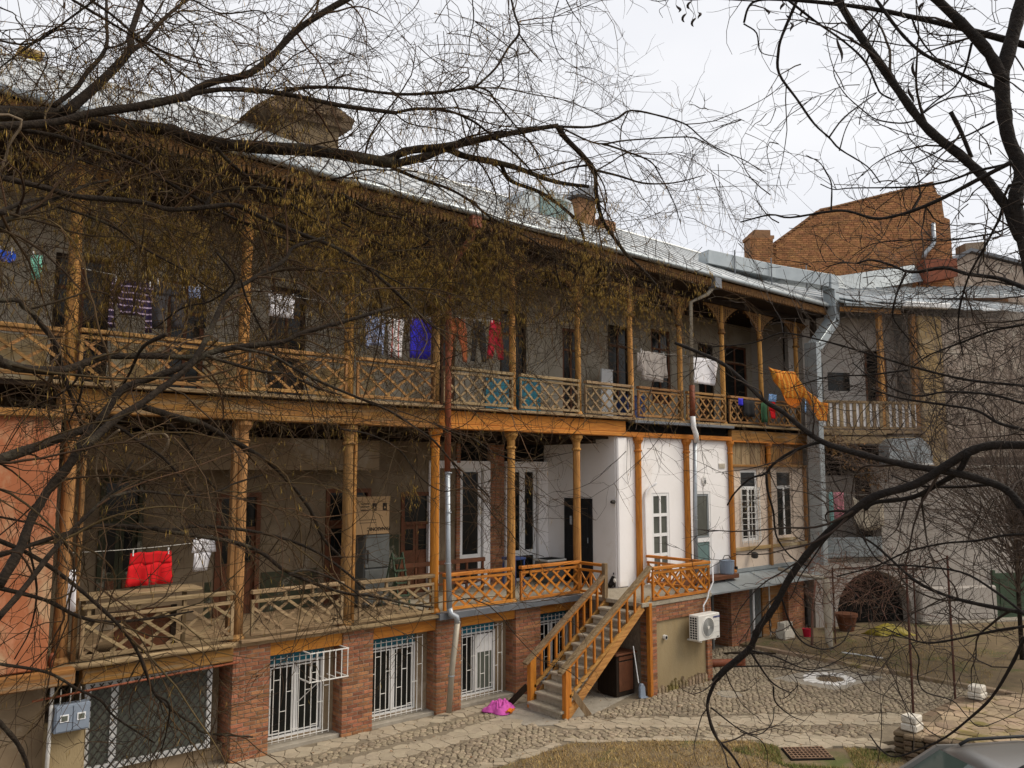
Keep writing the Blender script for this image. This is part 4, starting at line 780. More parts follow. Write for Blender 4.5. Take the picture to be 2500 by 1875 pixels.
wbox('plinth', 3.3, 9.5, -.45, -.02, -.3, .12, 'concrete', G2, .02); dr = sub('door', G2); wbox('leaf', 6.1, 7.6, -.08, -.03, -.2, 1.5, 'green_door', dr); wbox('frame', 6.0, 6.1, -.1, -.02, -.2, 1.6, 'green_door', dr); wbox('leaf_panel', 6.25, 6.8, -.1, -.078, .3, 1.35, 'green_door', dr); wbox('leaf_panel', 6.9, 7.5, -.1, -.078, .3, 1.35, 'green_door', dr)
w = sub('window', G2); wbox('frame', 6.85, 7.9, -.06, -.02, 2.5, 4.1, 'grey_door', w); wbox('pane', 6.93, 7.8, -.075, -.06, 2.58, 4.0, 'dark_glass', w)
wbox('buttress', 3.2, 6.0, -.25, -.02, .1, 1.15, 'grey_plaster', G2, .05)
# wing roof sheets rising to the gable
rf = sub('roof', G2)
for k in range(13):
    t0 = .85+k*.72; q = MB(); sag = .05*math.sin(k*1.7)
    q.add([WP(t0, -.5, 9.98+sag), WP(t0+.71, -.5, 9.98-sag*.5), WP(t0+.71, 6, 12.0), WP(t0, 6, 12.0), WP(t0, -.5, 9.94+sag), WP(t0+.71, -.5, 9.94-sag*.5), WP(t0+.71, 6, 11.96), WP(t0, 6, 11.96)], [(0, 1, 2, 3), (7, 6, 5, 4), (0, 4, 5, 1), (1, 5, 6, 2), (2, 6, 7, 3), (3, 7, 4, 0)]); q.build('roof_sheet', 'roof_metal' if k % 3 else 'galvanized', rf)
    q = MB(); q.bar(WP(t0, -.48, 10.0), WP(t0, 6, 12.03), .03, .04); q.build('seam', 'roof_metal', rf)
for k in range(4):   # loose bent sheets on the eave
    t0 = 1.2+k*.75; q = MB(); a = [WP(t0, -.45, 10.05), WP(t0+.9, -.5, 10.02), WP(t0+.85, .8, 10.5+.05*k), WP(t0+.1, .9, 10.46)]; q.add(a+[Vector(p)+Vector((0, 0, .03)) for p in a], [(0, 1, 2, 3), (7, 6, 5, 4), (0, 4, 5, 1), (1, 5, 6, 2), (2, 6, 7, 3), (3, 7, 4, 0)]); q.build('bent_sheet', 'galvanized', rf)
wbox('white_eave', 2.9, 4.6, -.62, -.45, 9.9, 10.08, 'white_paint', rf, .03)
wbox('body', -.3, 14, .4, 6, -.4, 9.7, 'mortar_far', G2) if False else None
wbox('end_wall', 13.8, 14, .4, 6, -.4, 9.9, 'grey_plaster', G2); wbox('rear_wall', -.2, 14, 6, 6.2, -.4, 11.9, 'grey_plaster', G2)
# ================================================================ ventilation duct
D = thing('ventilation_duct', 'square galvanized ventilation duct running down the corner of the house', 'duct')
def duct(name, p, q_, w=.62, h=.5): o = MB().bar(p, q_, w, h, up=(0, 1, 0) if abs(p[2]-q_[2]) > .3 else (0, 0, 1)).build(name, 'galvanized', D, bevel=.012); return o
dx, dy = 24.18, 12.65; W_, H_ = .27, .40
duct('horizontal_run', (19.8, 14.3, 11.05), (22.2, 13.55, 10.85), .5, .42); duct('horizontal_run', (22.22, 13.55, 10.85), (23.95, 12.72, 10.68), .5, .42)
q = MB(); q.prism([(23.86, 10.42), (23.86, 10.89), (24.1, 10.89), (24.26, 10.82), (24.33, 10.67), (24.33, 10.42)], XZ(dy-.2), 0, .4); q.build('elbow', 'galvanized', D, bevel=.01)
duct('riser', (dx, dy, 10.44), (dx, dy, 9.38), W_, H_); duct('offset', (dx, dy, 9.44), (23.02, dy, 8.5), W_, H_); duct('riser', (22.92, dy, 8.62), (22.89, dy, 6.2), W_, H_); duct('riser', (22.89, dy, 6.18), (22.87, dy, 4.1), W_, H_); duct('riser', (22.87, dy, 4.08), (22.85, dy, 2.0), W_, H_)
for z in (9.9, 6.2, 4.1): box('flange', (dx if z > 9 else 22.88)-.155, (dx if z > 9 else 22.88)+.155, dy-.22, dy+.22, z-.02, z+.02, 'galvanized', D)
for i in (0, 1, 2): bar('strap', (20.6+1.3*i, 13.75-.42*i, 11.33-.1*i), (20.6+1.3*i, 13.75-.42*i, 10.5-.1*i), .03, .03, 'grey_flashing', D)
bar('dark_post', (24.0, 13.2, -.1), (24.0, 13.2, 9.8), .16, .16, 'dark_wood_z', H)
# ================================================================ brick gable house behind
GB = thing('brick_gable_house', 'tall bare brick gable wall with chimney rising behind the roofs', 'house')
GANG = RD(-38); GC, GS = math.cos(GANG), math.sin(GANG)
def GPt(t, n, z): return (30.0+t*GC-n*GS, 22.0+t*GS+n*GC, z)
out = [(3.4, 12.5), (3.45, 15.05), (4.96, 16.15), (5.7, 16.72), (6.3, 16.85), (11.25, 18.15), (11.45, 17.6), (11.6, 17.55), (11.7, 16.5), (11.95, 16.4), (12.0, 12.5)]
MB().prism(out, lambda a, b, d: GPt(a, d, b), .06, 2.5).build('wall', 'mortar_far', GB)
def inpoly(t, z): return inside((t, z), out)
q = MB(); z = 13.0; rr = 0
while z < 18.2:
    t = 3.42+(.14 if rr % 2 else 0)
    while t < 12:
        l = .26*random.uniform(.9, 1.05)
        if inpoly(t+.02, z+.06) and inpoly(t+l, z+.06) and random.random() > .006:
            d = random.uniform(-.008, .004); c = [GPt(a, d+b, zz) for zz in (z, z+.074) for a, b in ((t+.008, 0), (t+l-.008, 0), (t+l-.008, .1), (t+.008, .1))]
            q.add(c, [(4, 5, 6, 7), (0, 1, 5, 4), (1, 2, 6, 5), (3, 0, 4, 7), (0, 3, 2, 1)])
        t += l
    z += .088; rr += 1
kind(q.build('brickwork', 'brick_far', GB, fix=False), 'stuff')
q = MB()
for k in range(40):   # coping along the raking edge
    a = k/40; t = 3.45+(11.2-3.45)*a
    zt = np.interp(t, [3.45, 4.96, 5.7, 6.3, 11.25], [15.05, 16.15, 16.72, 16.85, 18.15]); q.prism([(t, zt-.02), (t+.19, zt+.02), (t+.19, zt+.09), (t, zt+.05)], lambda a, b, d: GPt(a, d, b), -.06, .4)
q.build('coping', 'mortar_far', GB)
ch = sub('chimney', GB); q = MB()
for (a, b, c, d) in ((2.35, 3.4, 12.5, 15.25), (2.28, 3.47, 15.25, 15.4), (2.55, 3.3, 15.4, 15.65)): q.prism([(a, c), (b, c), (b, d), (a, d)], lambda x, y, n: GPt(x, n, y), -.35, .5)
q.build('stack', 'mortar_far', ch); q = MB(); z = 13; rr = 0
while z < 15.2:
    for k in range(4):
        t = 2.36+.27*k-(.12 if rr % 2 else 0); a, b = max(2.35, t+.01), min(3.4, t+.255)
        if b > a: q.prism([(a, z), (b, z), (b, z+.068), (a, z+.068)], lambda x, y, n: GPt(x, n, y), -.375, -.345)
    z += .088; rr += 1
kind(q.build('brickwork', 'brick_far', ch, fix=False), 'stuff')
q = MB(); q.tube([GPt(11.05, -.1, 16.15), GPt(11.05, -.1, 15.3), GPt(10.95, -.12, 15.1), GPt(10.6, -.12, 14.75), GPt(10.5, -.12, 14.5)], .1, 10); q.build('flue_pipe', 'zinc_pipe', GB, smooth=True)
# zinc apron along its foot and small stack on the apron
q = MB(); q.add([GPt(3.0, -.4, 13.55), GPt(6.4, -.4, 13.55), GPt(9.9, -.4, 14.1), GPt(9.9, -1.0, 13.2), GPt(6.4, -1.2, 12.6), GPt(3.0, -1.6, 12.4), GPt(3.0, .2, 12.3), GPt(6.4, .2, 12.3), GPt(9.9, .2, 12.3)], [(0, 1, 4, 5), (1, 2, 3, 4), (0, 6, 7, 1), (1, 7, 8, 2)]); q.build('zinc_apron', 'galvanized', GB)
q = MB(); q.add([GPt(-1.0, -1.5, 12.5), GPt(13.5, -1.5, 12.9), GPt(13.5, -6.5, 11.4), GPt(-1, -6.5, 11.2), GPt(-1, -1.5, 12.4), GPt(13.5, -1.5, 12.8), GPt(13.5, -6.5, 11.3), GPt(-1, -6.5, 11.1)], [(0, 1, 2, 3), (7, 6, 5, 4), (0, 4, 5, 1), (1, 5, 6, 2), (2, 6, 7, 3), (3, 7, 4, 0)]); q.build('lower_roof', 'roof_metal', GB)
for k in range(24): q = MB(); q.bar(GPt(-.9+.6*k, -1.5, 12.53+.4*(-.9+.6*k+1)/14.5), GPt(-.9+.6*k, -6.4, 11.25+.2*(.6*k)/14.5), .04, .05); q.build('seam', 'galvanized', GB)
q = MB(); q.prism([(9.95, 13.1), (11.4, 13.4), (11.4, 14.2), (9.95, 14.15)], lambda a, b, d: GPt(a, d, b), -1.2, -.5); q.build('red_stack', 'rust_pipe', GB)
MB().prism([(2.0, 0), (13.5, 0), (13.5, 12.4), (2.0, 12.4)], lambda a, b, d: GPt(a, d, b), -1.4, 2.4).build('lower_wall', 'mortar_far', GB)
SR = thing('stone_house', 'weathered grey stone house with a chimney at the right behind the gable', 'house')
q = MB(); q.prism([(12.0, 12), (12.05, 14.3), (13.0, 14.9), (19.0, 13.4), (19, 12)], lambda a, b, d: GPt(a, d, b), .4, 4); q.build('wall', 'rubble', SR); q = MB(); q.prism([(12.9, 14.4), (13.9, 14.4), (13.9, 15.5), (12.9, 15.4)], lambda a, b, d: GPt(a, d, b), .5, 1.3); q.build('chimney', 'mortar', SR)
q = MB(); q.prism([(11.95, 14.3), (13.0, 14.95), (19.2, 13.45), (19.2, 13.6), (13.0, 15.1), (11.95, 14.45)], lambda a, b, d: GPt(a, d, b), .2, 4); q.build('roof', 'grey_flashing', SR)
MB().prism([(12, 0), (19, 0), (19, 12.05), (12, 12.05)], lambda a, b, d: GPt(a, d, b), .5, 4).build('lower_wall', 'rubble', SR)
PB = thing('pale_apartment_block', 'pale plain apartment block with a yellow stair tower beyond the roof at left', 'building')
box('wall', -6, 4.85, 24, 34, 0, 15.2, 'pale_wall', PB); q = MB(); q.prism([(-6.1, 15.2), (4.95, 15.2), (4.95, 15.32), (-6.1, 15.35)], XZ(23.9), 0, 10.2); q.build('parapet', 'pale_wall', PB); box('stair_tower', 3.6, 4.0, 24.4, 25.4, 15.3, 16.0, 'yellow_paint', PB); box('tower_cap', 3.5, 4.1, 24.3, 25.5, 16.0, 16.08, 'ochre_plaster', PB)
# ================================================================ yard objects
AC = thing('air_conditioner', 'white outdoor air conditioner unit on the stucco platform wall', 'air conditioner')
ax0, ax1, ay0, ay1, az0, az1 = 15.02, 15.80, 11.22, 11.48, 1.02, 1.57
box('casing', ax0, ax1, ay0, ay1, az0, az1, 'ac_white', AC, .012)
MB().lathe((0, 0, 0), [(.225, -.004), (.225, .012), (.205, .018), (.2, 0)], 32).build('fan_ring', 'ac_white', AC)
fo = AC.children[-1]; fo.rotation_euler = (PI/2, 0, 0); fo.location = (15.36, ay0, 1.295)
for r_ in (.03, .06, .09, .12, .15, .18):
    q = MB(); q.tube([(15.36+r_*math.cos(a*PI/14), ay0-.012, 1.295+r_*math.sin(a*PI/14)) for a in range(29)], .006, 4, caps=False); q.build('fan_wire', 'ac_fan', AC)
MB().prism([(15.36+.2*math.cos(t*PI/14), 1.295+.2*math.sin(t*PI/14)) for t in range(28)], XZ(ay0-.004), 0, .003).build('fan_disc', 'ac_fan', AC); MB().prism([(15.36+.035*math.cos(t*PI/8), 1.295+.035*math.sin(t*PI/8)) for t in range(16)], XZ(ay0-.022), 0, .014).build('hub', 'ac_white', AC)
box('side_grille', ax0-.006, ax0-.001, ay0+.03, ay1-.03, az0+.03, az1-.03, 'black_plastic', AC)
for k in range(10): box('grille_bar', ax0-.014, ax0-.006, ay0+.025, ay1-.025, az0+.03+.053*k, az0+.042+.053*k, 'ac_white', AC)
for k in range(4): box('grille_post', ax0-.016, ax0-.008, ay0+.025+.066*k, ay0+.035+.066*k, az0+.025, az1-.025, 'ac_white', AC)
for x in (15.15, 15.65): box('bracket', x-.02, x+.02, 11.25, 11.62, .985, 1.015, 'ac_white', AC)
for z in (1.4, 1.28, 1.16): bar('groove', (15.6, ay0-.001, z), (15.79, ay0-.001, z+.0), .006, .004, 'ac_fan', AC, 0)
def text(body, loc, size, m, parent, rot=(PI/2, 0, 0), name='lettering', bold=.0):
    c = bpy.data.curves.new(name, 'FONT'); c.body = body; c.size = size; c.extrude = .002; c.offset = bold; c.align_x = 'CENTER'; c.align_y = 'CENTER'; c.materials.append(M[m])
    o = bpy.data.objects.new(name, c); COL.objects.link(o); o.location = loc; o.rotation_euler = rot; bpy.context.view_layer.update(); me = bpy.data.meshes.new_from_object(o.evaluated_get(bpy.context.evaluated_depsgraph_get())); n_ = bpy.data.objects.new(name, me); bpy.data.objects.remove(o)
    COL.objects.link(n_); n_.name = name; n_.location = loc; n_.rotation_euler = rot; n_.parent = parent; return kind(n_, 'stuff') if False else n_
text('SAMSUNG', (15.685, ay0-.004, 1.49), .055, 'navy_ink', AC, bold=.0015); text('Digital', (15.72, ay0-.004, 1.06), .03, 'black_ink', AC)
MB().tube([(15.6, 11.5, 1.55), (15.62, 11.52, 1.7), (15.75, 11.5, 1.85), (15.78, 11.48, 2.0), (15.95, 11.48, 2.2), (15.97, 11.5, 2.6)], .018, 6).build('hose', 'pvc', AC, smooth=True)
MBX = thing('meter_box', 'grey steel double electricity meter box on the stucco block', 'meter box')
box('case', 2.9, 3.36, 13.33, 13.5, 1.01, 1.39, 'meter_grey', MBX, .008)
for i in (0, 1):
    a = 2.92+.22*i; box('door', a, a+.205, 13.318, 13.33, 1.03, 1.37, 'meter_grey', MBX, .004); box('window_frame', a+.05, a+.16, 13.308, 13.318, 1.16, 1.26, 'pvc', MBX); box('pane', a+.065, a+.145, 13.304, 13.31, 1.175, 1.245, 'curtain_glass', MBX)
for i in range(3): MB().tube([(2.98+.13*i, 13.42, 1.39), (2.98+.13*i, 13.4, 1.6)], .008, 5).build('conduit', 'cable', MBX)
CG = thing('window_cage', 'small white wire cage shelf hung on the first window grille', 'cage')
for x in np.linspace(6.78, 7.5, 7): bar('cage_bar', (x, 13.2, 1.12), (x, 13.2, 1.6), .014, .014, 'white_grille', CG, 0)
for z in (1.12, 1.6):
    bar('cage_rail', (6.76, 13.2, z), (7.52, 13.2, z), .018, .018, 'white_grille', CG, 0); bar('cage_rail', (6.78, 13.2, z), (6.78, 13.62, z), .016, .016, 'white_grille', CG, 0); bar('cage_rail', (7.5, 13.2, z), (7.5, 13.62, z), .016, .016, 'white_grille', CG, 0)
for k in range(5): bar('cage_floor_bar', (6.78+.18*k, 13.2, 1.11), (6.78+.18*k, 13.62, 1.11), .012, .012, 'white_grille', CG, 0)
bar('stay', (6.95, 13.22, 1.1), (6.75, 13.6, .72), .012, .012, 'white_grille', CG, 0)
# things under and beside the stair
CB = thing('cabinet', 'dark wooden cabinet stored under the stair', 'cabinet'); box('carcass', 13.15, 13.72, 11.95, 12.5, .02, .86, 'dark_wood_z', CB, .01); box('top', 13.1, 13.77, 11.9, 12.55, .86, .9, 'brown_paint', CB, .01); box('door', 13.22, 13.66, 11.935, 11.95, .12, .72, 'brown_paint', CB, .006); box('drawer', 13.22, 13.66, 11.935, 11.95, .75, .83, 'brown_paint', CB, .005)
BR = thing('dustpan', 'long handled grey dustpan leaning below the landing post', 'dustpan'); MB().tube([(13.5, 11.78, 1.05), (13.56, 11.7, .3)], .012, 6).build('handle', 'pvc', BR); q = MB(); q.prism([(13.5, .02), (13.68, .02), (13.66, .22), (13.6, .3), (13.54, .3), (13.5, .22)], XZ(11.6), 0, .06); q.build('pan', 'meter_grey', BR, bevel=.01); box('lip', 13.49, 13.69, 11.55, 11.6, .015, .03, 'meter_grey', BR)
for lab, p, q_ in (('weathered plank propped against the near newel post of the stair', (11.78, 11.42, .03), (11.5, 11.62, .5)), ('dark plank propped against the far newel post of the stair', (11.0, 12.95, .03), (11.32, 12.7, .42))):
    o = bar('plank', p, q_, .03, .12, 'grey_wood_z' if 'near' in lab else 'dark_wood_z'); tag(o, lab, 'plank')
def drape(name, fn, nu, nv, m, label, cat, group=None, thick=.012, smooth=True, parent=None):
    vs = [fn(i/nu, j/nv) for i in range(nu+1) for j in range(nv+1)]; fs = [(i*(nv+1)+j, (i+1)*(nv+1)+j, (i+1)*(nv+1)+j+1, i*(nv+1)+j+1) for i in range(nu) for j in range(nv)]
    me = bpy.data.meshes.new(name); me.from_pydata(vs, [], fs); me.update(); me.shade_smooth(); me.materials.append(M[m]); o = bpy.data.objects.new(name, me); COL.objects.link(o)
    md = o.modifiers.new('cloth_thickness', 'SOLIDIFY'); md.thickness = thick
    if label: tag(o, label, cat, group)
    if parent: o.parent = parent
    return o
def heap(u, v):
    r = .35*v; a = u*2*PI; n = mnoise.noise(Vector((math.cos(a)*r*7, math.sin(a)*r*7, 1)))+.6*mnoise.noise(Vector((math.cos(a)*r*16, math.sin(a)*r*16, 4)))
    rr = r*(1+.25*math.sin(3*a+1)); return (10.72+rr*math.cos(a)*.9-.05*rr, 12.82+rr*math.sin(a)*.72, .02+max(0, (.07+.10*abs(math.sin(a*2.5+v*5))+.05*abs(math.sin(a*5-v*9+1)))*(1-v**2)+n*.06*(1.12-v)))
drape('pink_blanket', heap, 64, 22, 'cloth_pink', 'crumpled pink blanket lying on the paving by the stair foot', 'blanket')
drape('orange_rag', lambda u, v: (10.62+.2*u, 12.5+.1*v, .06+.05*math.sin(u*9)*math.sin(v*7)+.02), 10, 6, 'cloth_orange', 'small orange rag on the edge of the pink blanket', 'rag')
BK = thing('metal_bucket', 'grey metal bucket with a tap on the ledge by the cream wall', 'bucket'); MB().lathe((19.08, 13.02+.25, 1.97), [(.17, 0), (.19, .03), (.2, .34), (.21, .36), (.18, .37), (.17, .34)], 18).build('body', 'meter_grey', BK, smooth=False); MB().tube([(18.9, 13.27, 2.36), (18.98, 13.27, 2.46), (19.18, 13.27, 2.46), (19.26, 13.27, 2.36)], .012, 6).build('handle', 'dark_iron', BK); box('tap', 19.16, 19.22, 13.02, 13.08, 2.1, 2.18, 'black_plastic', BK)
WL = thing('wall_lantern', 'small dark lantern hanging from the cream wall', 'lantern'); MB().lathe((20.55, 13.35, 2.28), [(.06, 0), (.1, .04), (.1, .14), (.04, .18)], 10).build('shade', 'dark_iron', WL); bar('arm', (20.55, 13.35, 2.44), (20.55, 13.52, 2.44), .02, .02, 'dark_iron', WL)
# porch things
ST = thing('blue_stool', 'blue plastic stool standing on the porch between the white windows', 'stool'); box('seat', 12.8, 13.25, 14.9, 15.3, 2.62, 2.68, 'blue_plastic', ST, .01)
for sx in (12.84, 13.21):
    for sy in (14.94, 15.26): bar('leg', (sx, sy, 1.95), (sx, sy, 2.62), .04, .04, 'blue_plastic', ST)
PT = thing('tub', 'grey tub standing on the porch before the white wall', 'tub'); q = MB(); q.prism([(14.15, 15.1), (14.75, 15.1), (14.75, 15.6), (14.15, 15.6)], lambda a, b, d: (a, b, d), 1.95, 2.5); q.build('body', 'grey_door', PT, bevel=.02); box('rim', 14.12, 14.78, 15.07, 15.63, 2.48, 2.53, 'ac_white', PT, .01); box('inside', 14.17, 14.73, 15.12, 15.58, 2.531, 2.535, 'shade_black', PT)  # inside is a flat black sheet painting the tub's shaded hollow
CT = thing('cat', 'black and white cat sitting at the foot of the white wall', 'cat')
me = bpy.data.meshes.new('body'); V_ = [(0, 0, .10), (0, -.02, .2), (0, -.05, .30), (0, -.08, .37), (.05, .05, .05), (-.05, .05, .05), (.04, -.09, .2), (.045, -.12, .02), (-.04, -.09, .2), (-.045, -.12, .02), (.0, .14, .04), (.12, .2, .03)]
me.from_pydata(V_, [(0, 1), (1, 2), (2, 3), (0, 4), (0, 5), (1, 6), (6, 7), (1, 8), (8, 9), (0, 10), (10, 11)], []); cb = bpy.data.objects.new('body', me); COL.objects.link(cb); cb.parent = CT
md = cb.modifiers.new('skin', 'SKIN')
for v_, r_ in zip(me.skin_vertices[0].data, (.1, .085, .06, .062, .06, .06, .035, .026, .035, .026, .03, .018)): v_.radius = (r_, r_)
me.skin_vertices[0].data[0].use_root = True; cb.modifiers.new('smooth', 'SUBSURF').levels = 2; cb.modifiers['smooth'].render_levels = 2; me.materials.append(M['fur_black']); cb.location = (14.82, 13.6, 1.95); cb.rotation_euler = (0, 0, RD(35))
def catpart(name, poly, m, d=.02): o = MB().prism(poly, XZ(0), 0, d).build(name, m, CT); o.location = (14.82, 13.6, 1.95); o.rotation_euler = (0, 0, RD(35)); return o
for s in (-1, 1): o = catpart('ear', [(s*.015, .41), (s*.06, .41), (s*.05, .47)], 'fur_black'); 
for v_ in CT.children[-1].data.vertices: v_.co.y -= .09
for v_ in CT.children[-2].data.vertices: v_.co.y -= .09
o = MB().lathe((0, 0, 0), [(.01, -.07), (.05, -.03), (.055, .03), (.02, .08)], 8).build('white_chest', 'fur_white', CT, smooth=True); o.location = (14.86, 13.49, 2.17); o = MB().lathe((0, 0, 0), [(.005, -.02), (.025, 0), (.005, .02)], 8).build('muzzle', 'fur_white', CT, smooth=True); o.location = (14.87, 13.47, 2.31)
for c_ in CT.children: b_ = Vector((14.82, 13.6, 1.95)); c_.location = b_+(c_.location-b_)*.76; c_.scale = (.76,)*3
# left gallery things
BX = thing('cardboard_box', 'upside down brown cardboard box standing on the grey fridge', 'box'); box('carton', 8.62, 9.42, 14.95, 15.4, 3.42, 4.12, 'cardboard', BX, .006); box('flap', 8.62, 9.42, 14.93, 14.95, 4.1, 4.2, 'cardboard', BX)
text('PANASONIC', (9.16, 14.947, 3.53), .1, 'black_ink', BX, rot=(PI/2, PI, 0), bold=.003)
for x in (9.05, 9.3):
    box('symbol', x-.05, x+.05, 14.945, 14.95, 3.9, 4.06, 'black_ink', BX); MB().prism([(x-.025, 3.95), (x+.025, 3.95), (x, 4.0)], XZ(14.942), 0, .003).build('symbol_mark', 'cardboard', BX)
for z in (3.92, 3.99, 4.05): bar('print_line', (8.72, 14.948, z), (8.93, 14.948, z), .003, .02, 'black_ink', BX, 0)
for z in (3.72, 3.66): bar('print_line', (8.7, 14.948, z), (9.1, 14.948, z), .003, .01, 'black_ink', BX, 0)
FG = thing('fridge', 'grey fridge standing on the left gallery under a cardboard box', 'fridge'); box('body', 8.85, 9.45, 15.0, 15.55, 1.93, 3.42, 'grey_door', FG, .02); box('door', 8.86, 9.44, 14.96, 15.0, 1.98, 2.7, 'grey_door', FG, .012); box('door', 8.86, 9.44, 14.96, 15.0, 2.73, 3.4, 'grey_door', FG, .012); box('handle', 8.9, 8.93, 14.94, 14.96, 2.85, 3.1, 'dark_iron', FG)
LD = thing('step_ladder', 'small green step ladder standing before the fridge', 'ladder')
for x in (9.25, 9.5): bar('rail', (x-.02, 14.2, 1.93), (x+.03, 14.6, 3.05), .03, .04, 'green_door', LD); bar('back_leg', (x, 14.95, 1.93), (x+.03, 14.62, 3.03), .025, .03, 'green_door', LD)
for k in range(4): z = 2.2+.24*k; y_ = 14.2+.4*(z-1.93)/1.12; box('tread', 9.24, 9.53, y_-.05, y_+.06, z, z+.025, 'green_door', LD)
LT = thing('laundry_shelf', 'weathered plank shelf along the left gallery rail', 'shelf'); box('board', 3.15, 4.95, 13.4, 13.95, 2.82, 2.87, 'grey_wood_x', LT, .006); 
for x in (3.3, 4.8): box('leg', x-.03, x+.03, 13.75, 13.8, 1.93, 2.82, 'grey_wood_z', LT)
DP = thing('dark_board', 'dark brown board standing behind the left gallery lattice', 'board'); box('panel', 3.7, 4.55, 13.55, 13.6, 1.95, 2.6, 'brown_paint', DP); box('batten', 4.52, 4.6, 13.52, 13.56, 1.95, 2.62, 'dark_wood_z', DP)
for lab, a, b, c, d, e, f, m in (('bright blue board leaning behind the upper railing beyond the brown trousers', 11.5, 12.2, 14.3, 14.36, 6.04, 6.85, 'blue_board'), ('dark blue chest behind the upper railing next to the bright blue board', 12.5, 13.2, 14.3, 14.7, 6.04, 6.9, 'blue_board'), ('blue plastic tub behind the upper railing under the grey shirt', 16.2, 16.9, 14.2, 14.6, 6.04, 6.7, 'blue_plastic'), ('white board leaning on the upper gallery wall', 16.3, 16.75, 15.2, 15.25, 6.04, 7.5, 'white_paint')):
    o = thing('stored_board' if 'board' in lab else 'storage_box', lab, 'board' if 'board' in lab else 'box'); box('panel', a, b, c, d, e, f, m, o, .01); box('edge', a-.01, b+.01, c-.01, d+.01, f, f+.03, m, o, .005)
# ================================================================ laundry
def line(name, p, q_, sag, label):
    n = 9; tag(MB().tube([tuple(Vector(p).lerp(Vector(q_), i/(n-1))-Vector((0, 0, sag*4*(i/(n-1))*(1-i/(n-1)))) ) for i in range(n)], .005, 4).build(name, 'cable'), label, 'clothesline')
YL = 13.75
line('clothesline', (2.9, YL, 7.86), (5.5, YL, 7.86), .05, 'clothesline with the striped shirt on the upper gallery'); line('clothesline', (5.6, YL, 7.95), (7.6, YL, 7.92), .03, 'clothesline with the small white cloth on the upper gallery'); line('clothesline', (7.6, YL, 7.83), (9.6, YL, 7.92), .04, 'clothesline with the blue towel on the upper gallery')
line('clothesline', (9.6, YL, 8.0), (11.67, YL, 8.06), .03, 'clothesline with three pairs of trousers on the upper gallery'); line('clothesline', (15.6, YL, 7.9), (17.6, YL, 7.88), .04, 'clothesline with the grey shirt on the upper gallery'); line('clothesline', (17.6, YL, 7.9), (19.6, YL, 7.98), .04, 'clothesline with the white sheet on the upper gallery'); line('clothesline', (3.0, 13.8, 3.5), (5.6, 13.8, 3.6), .04, 'clothesline with the red shorts on the lower gallery')
GL = 'laundry hung along the balcony lines'
def garment(name, strips, y, m, label, cat, amp=.03, grp=GL, pegs=True):
    """strips: lists of (z, x0, x1) from the top down"""
    vs, fs = [], []; ph = random.uniform(0, 6); NX = 10
    for st_ in strips:
        rows = []
        for a, b in zip(st_, st_[1:]):
            for k in range(4): t = k/4; rows.append(tuple(a[i]+(b[i]-a[i])*t for i in range(3)))
        rows.append(st_[-1]); o = len(vs); zt = st_[0][0]
        for (z, x0, x1) in rows:
            for i in range(NX+1):
                x = x0+(x1-x0)*i/NX; d = min(1, (zt-z)*2.2+.25); vs.append((x, y+amp*d*math.sin(x*21+ph+z*1.5)+.5*amp*d*math.sin(x*47+ph*2-z*3), z+.012*math.sin(x*25+ph)*(1-d)))
        for r_ in range(len(rows)-1):
            for i in range(NX): fs.append((o+r_*(NX+1)+i, o+r_*(NX+1)+i+1, o+(r_+1)*(NX+1)+i+1, o+(r_+1)*(NX+1)+i))
    me = bpy.data.meshes.new(name); me.from_pydata(vs, [], fs); me.update(); me.shade_smooth(); me.materials.append(M[m]); ob = bpy.data.objects.new(name, me); COL.objects.link(ob); md = ob.modifiers.new('cloth_thickness', 'SOLIDIFY'); md.thickness = .008
    tag(ob, label, cat, grp)
    if pegs:
        s0 = strips[0][0]
        for x in (s0[1]+.04, s0[2]-.04): box('peg', x-.008, x+.008, y-.018, y+.018, s0[0]-.05, s0[0]+.05, 'white_paint', ob)
    return ob
garment('striped_shirt', [[(7.76, 3.46, 4.06), (7.5, 3.5, 4.02), (7.2, 3.58, 3.96)], [(7.72, 3.44, 3.52), (7.3, 3.42, 3.5), (6.97, 3.42, 3.52)], [(7.72, 3.99, 4.07), (7.3, 3.98, 4.06), (6.95, 3.99, 4.08)]], YL, 'cloth_purple_stripe', 'dark purple shirt with thin pale stripes on the upper line', 'shirt')
garment('dark_trousers', [[(7.82, 4.1, 4.6), (7.6, 4.08, 4.62)], [(7.6, 4.08, 4.33), (7.03, 4.06, 4.26)], [(7.6, 4.36, 4.62), (7.05, 4.4, 4.63)]], YL, 'cloth_charcoal', 'dark charcoal trousers hanging right of the striped shirt', 'trousers')
garment('small_blue_cloth', [[(7.82, 4.64, 4.84), (7.62, 4.66, 4.84)]], YL, 'cloth_lightblue', 'small pale blue cloth hanging right of the charcoal trousers', 'cloth'); garment('dark_stocking', [[(7.82, 4.86, 4.95), (7.12, 4.84, 4.94)]], YL, 'cloth_black', 'long black stocking hanging beside the small pale blue cloth', 'stocking')
garment('white_cloth', [[(7.9, 6.05, 6.56), (7.49, 6.07, 6.53)]], YL, 'cloth_white', 'small white cloth hanging alone on the upper gallery', 'cloth')
garment('light_blue_shirt', [[(7.76, 8.06, 8.46), (7.5, 8.08, 8.44), (7.18, 8.1, 8.42)], [(7.7, 8.02, 8.1), (7.1, 8.04, 8.12)], [(7.7, 8.42, 8.5), (7.0, 8.4, 8.48)]], YL, 'cloth_lightblue', 'light blue shirt left of the white and red top', 'shirt')
garment('white_red_top', [[(7.76, 8.54, 8.94), (7.4, 8.58, 8.9), (6.98, 8.58, 8.9)]], YL, 'cloth_white_red', 'white top with red trim left of the royal blue towel', 'top')
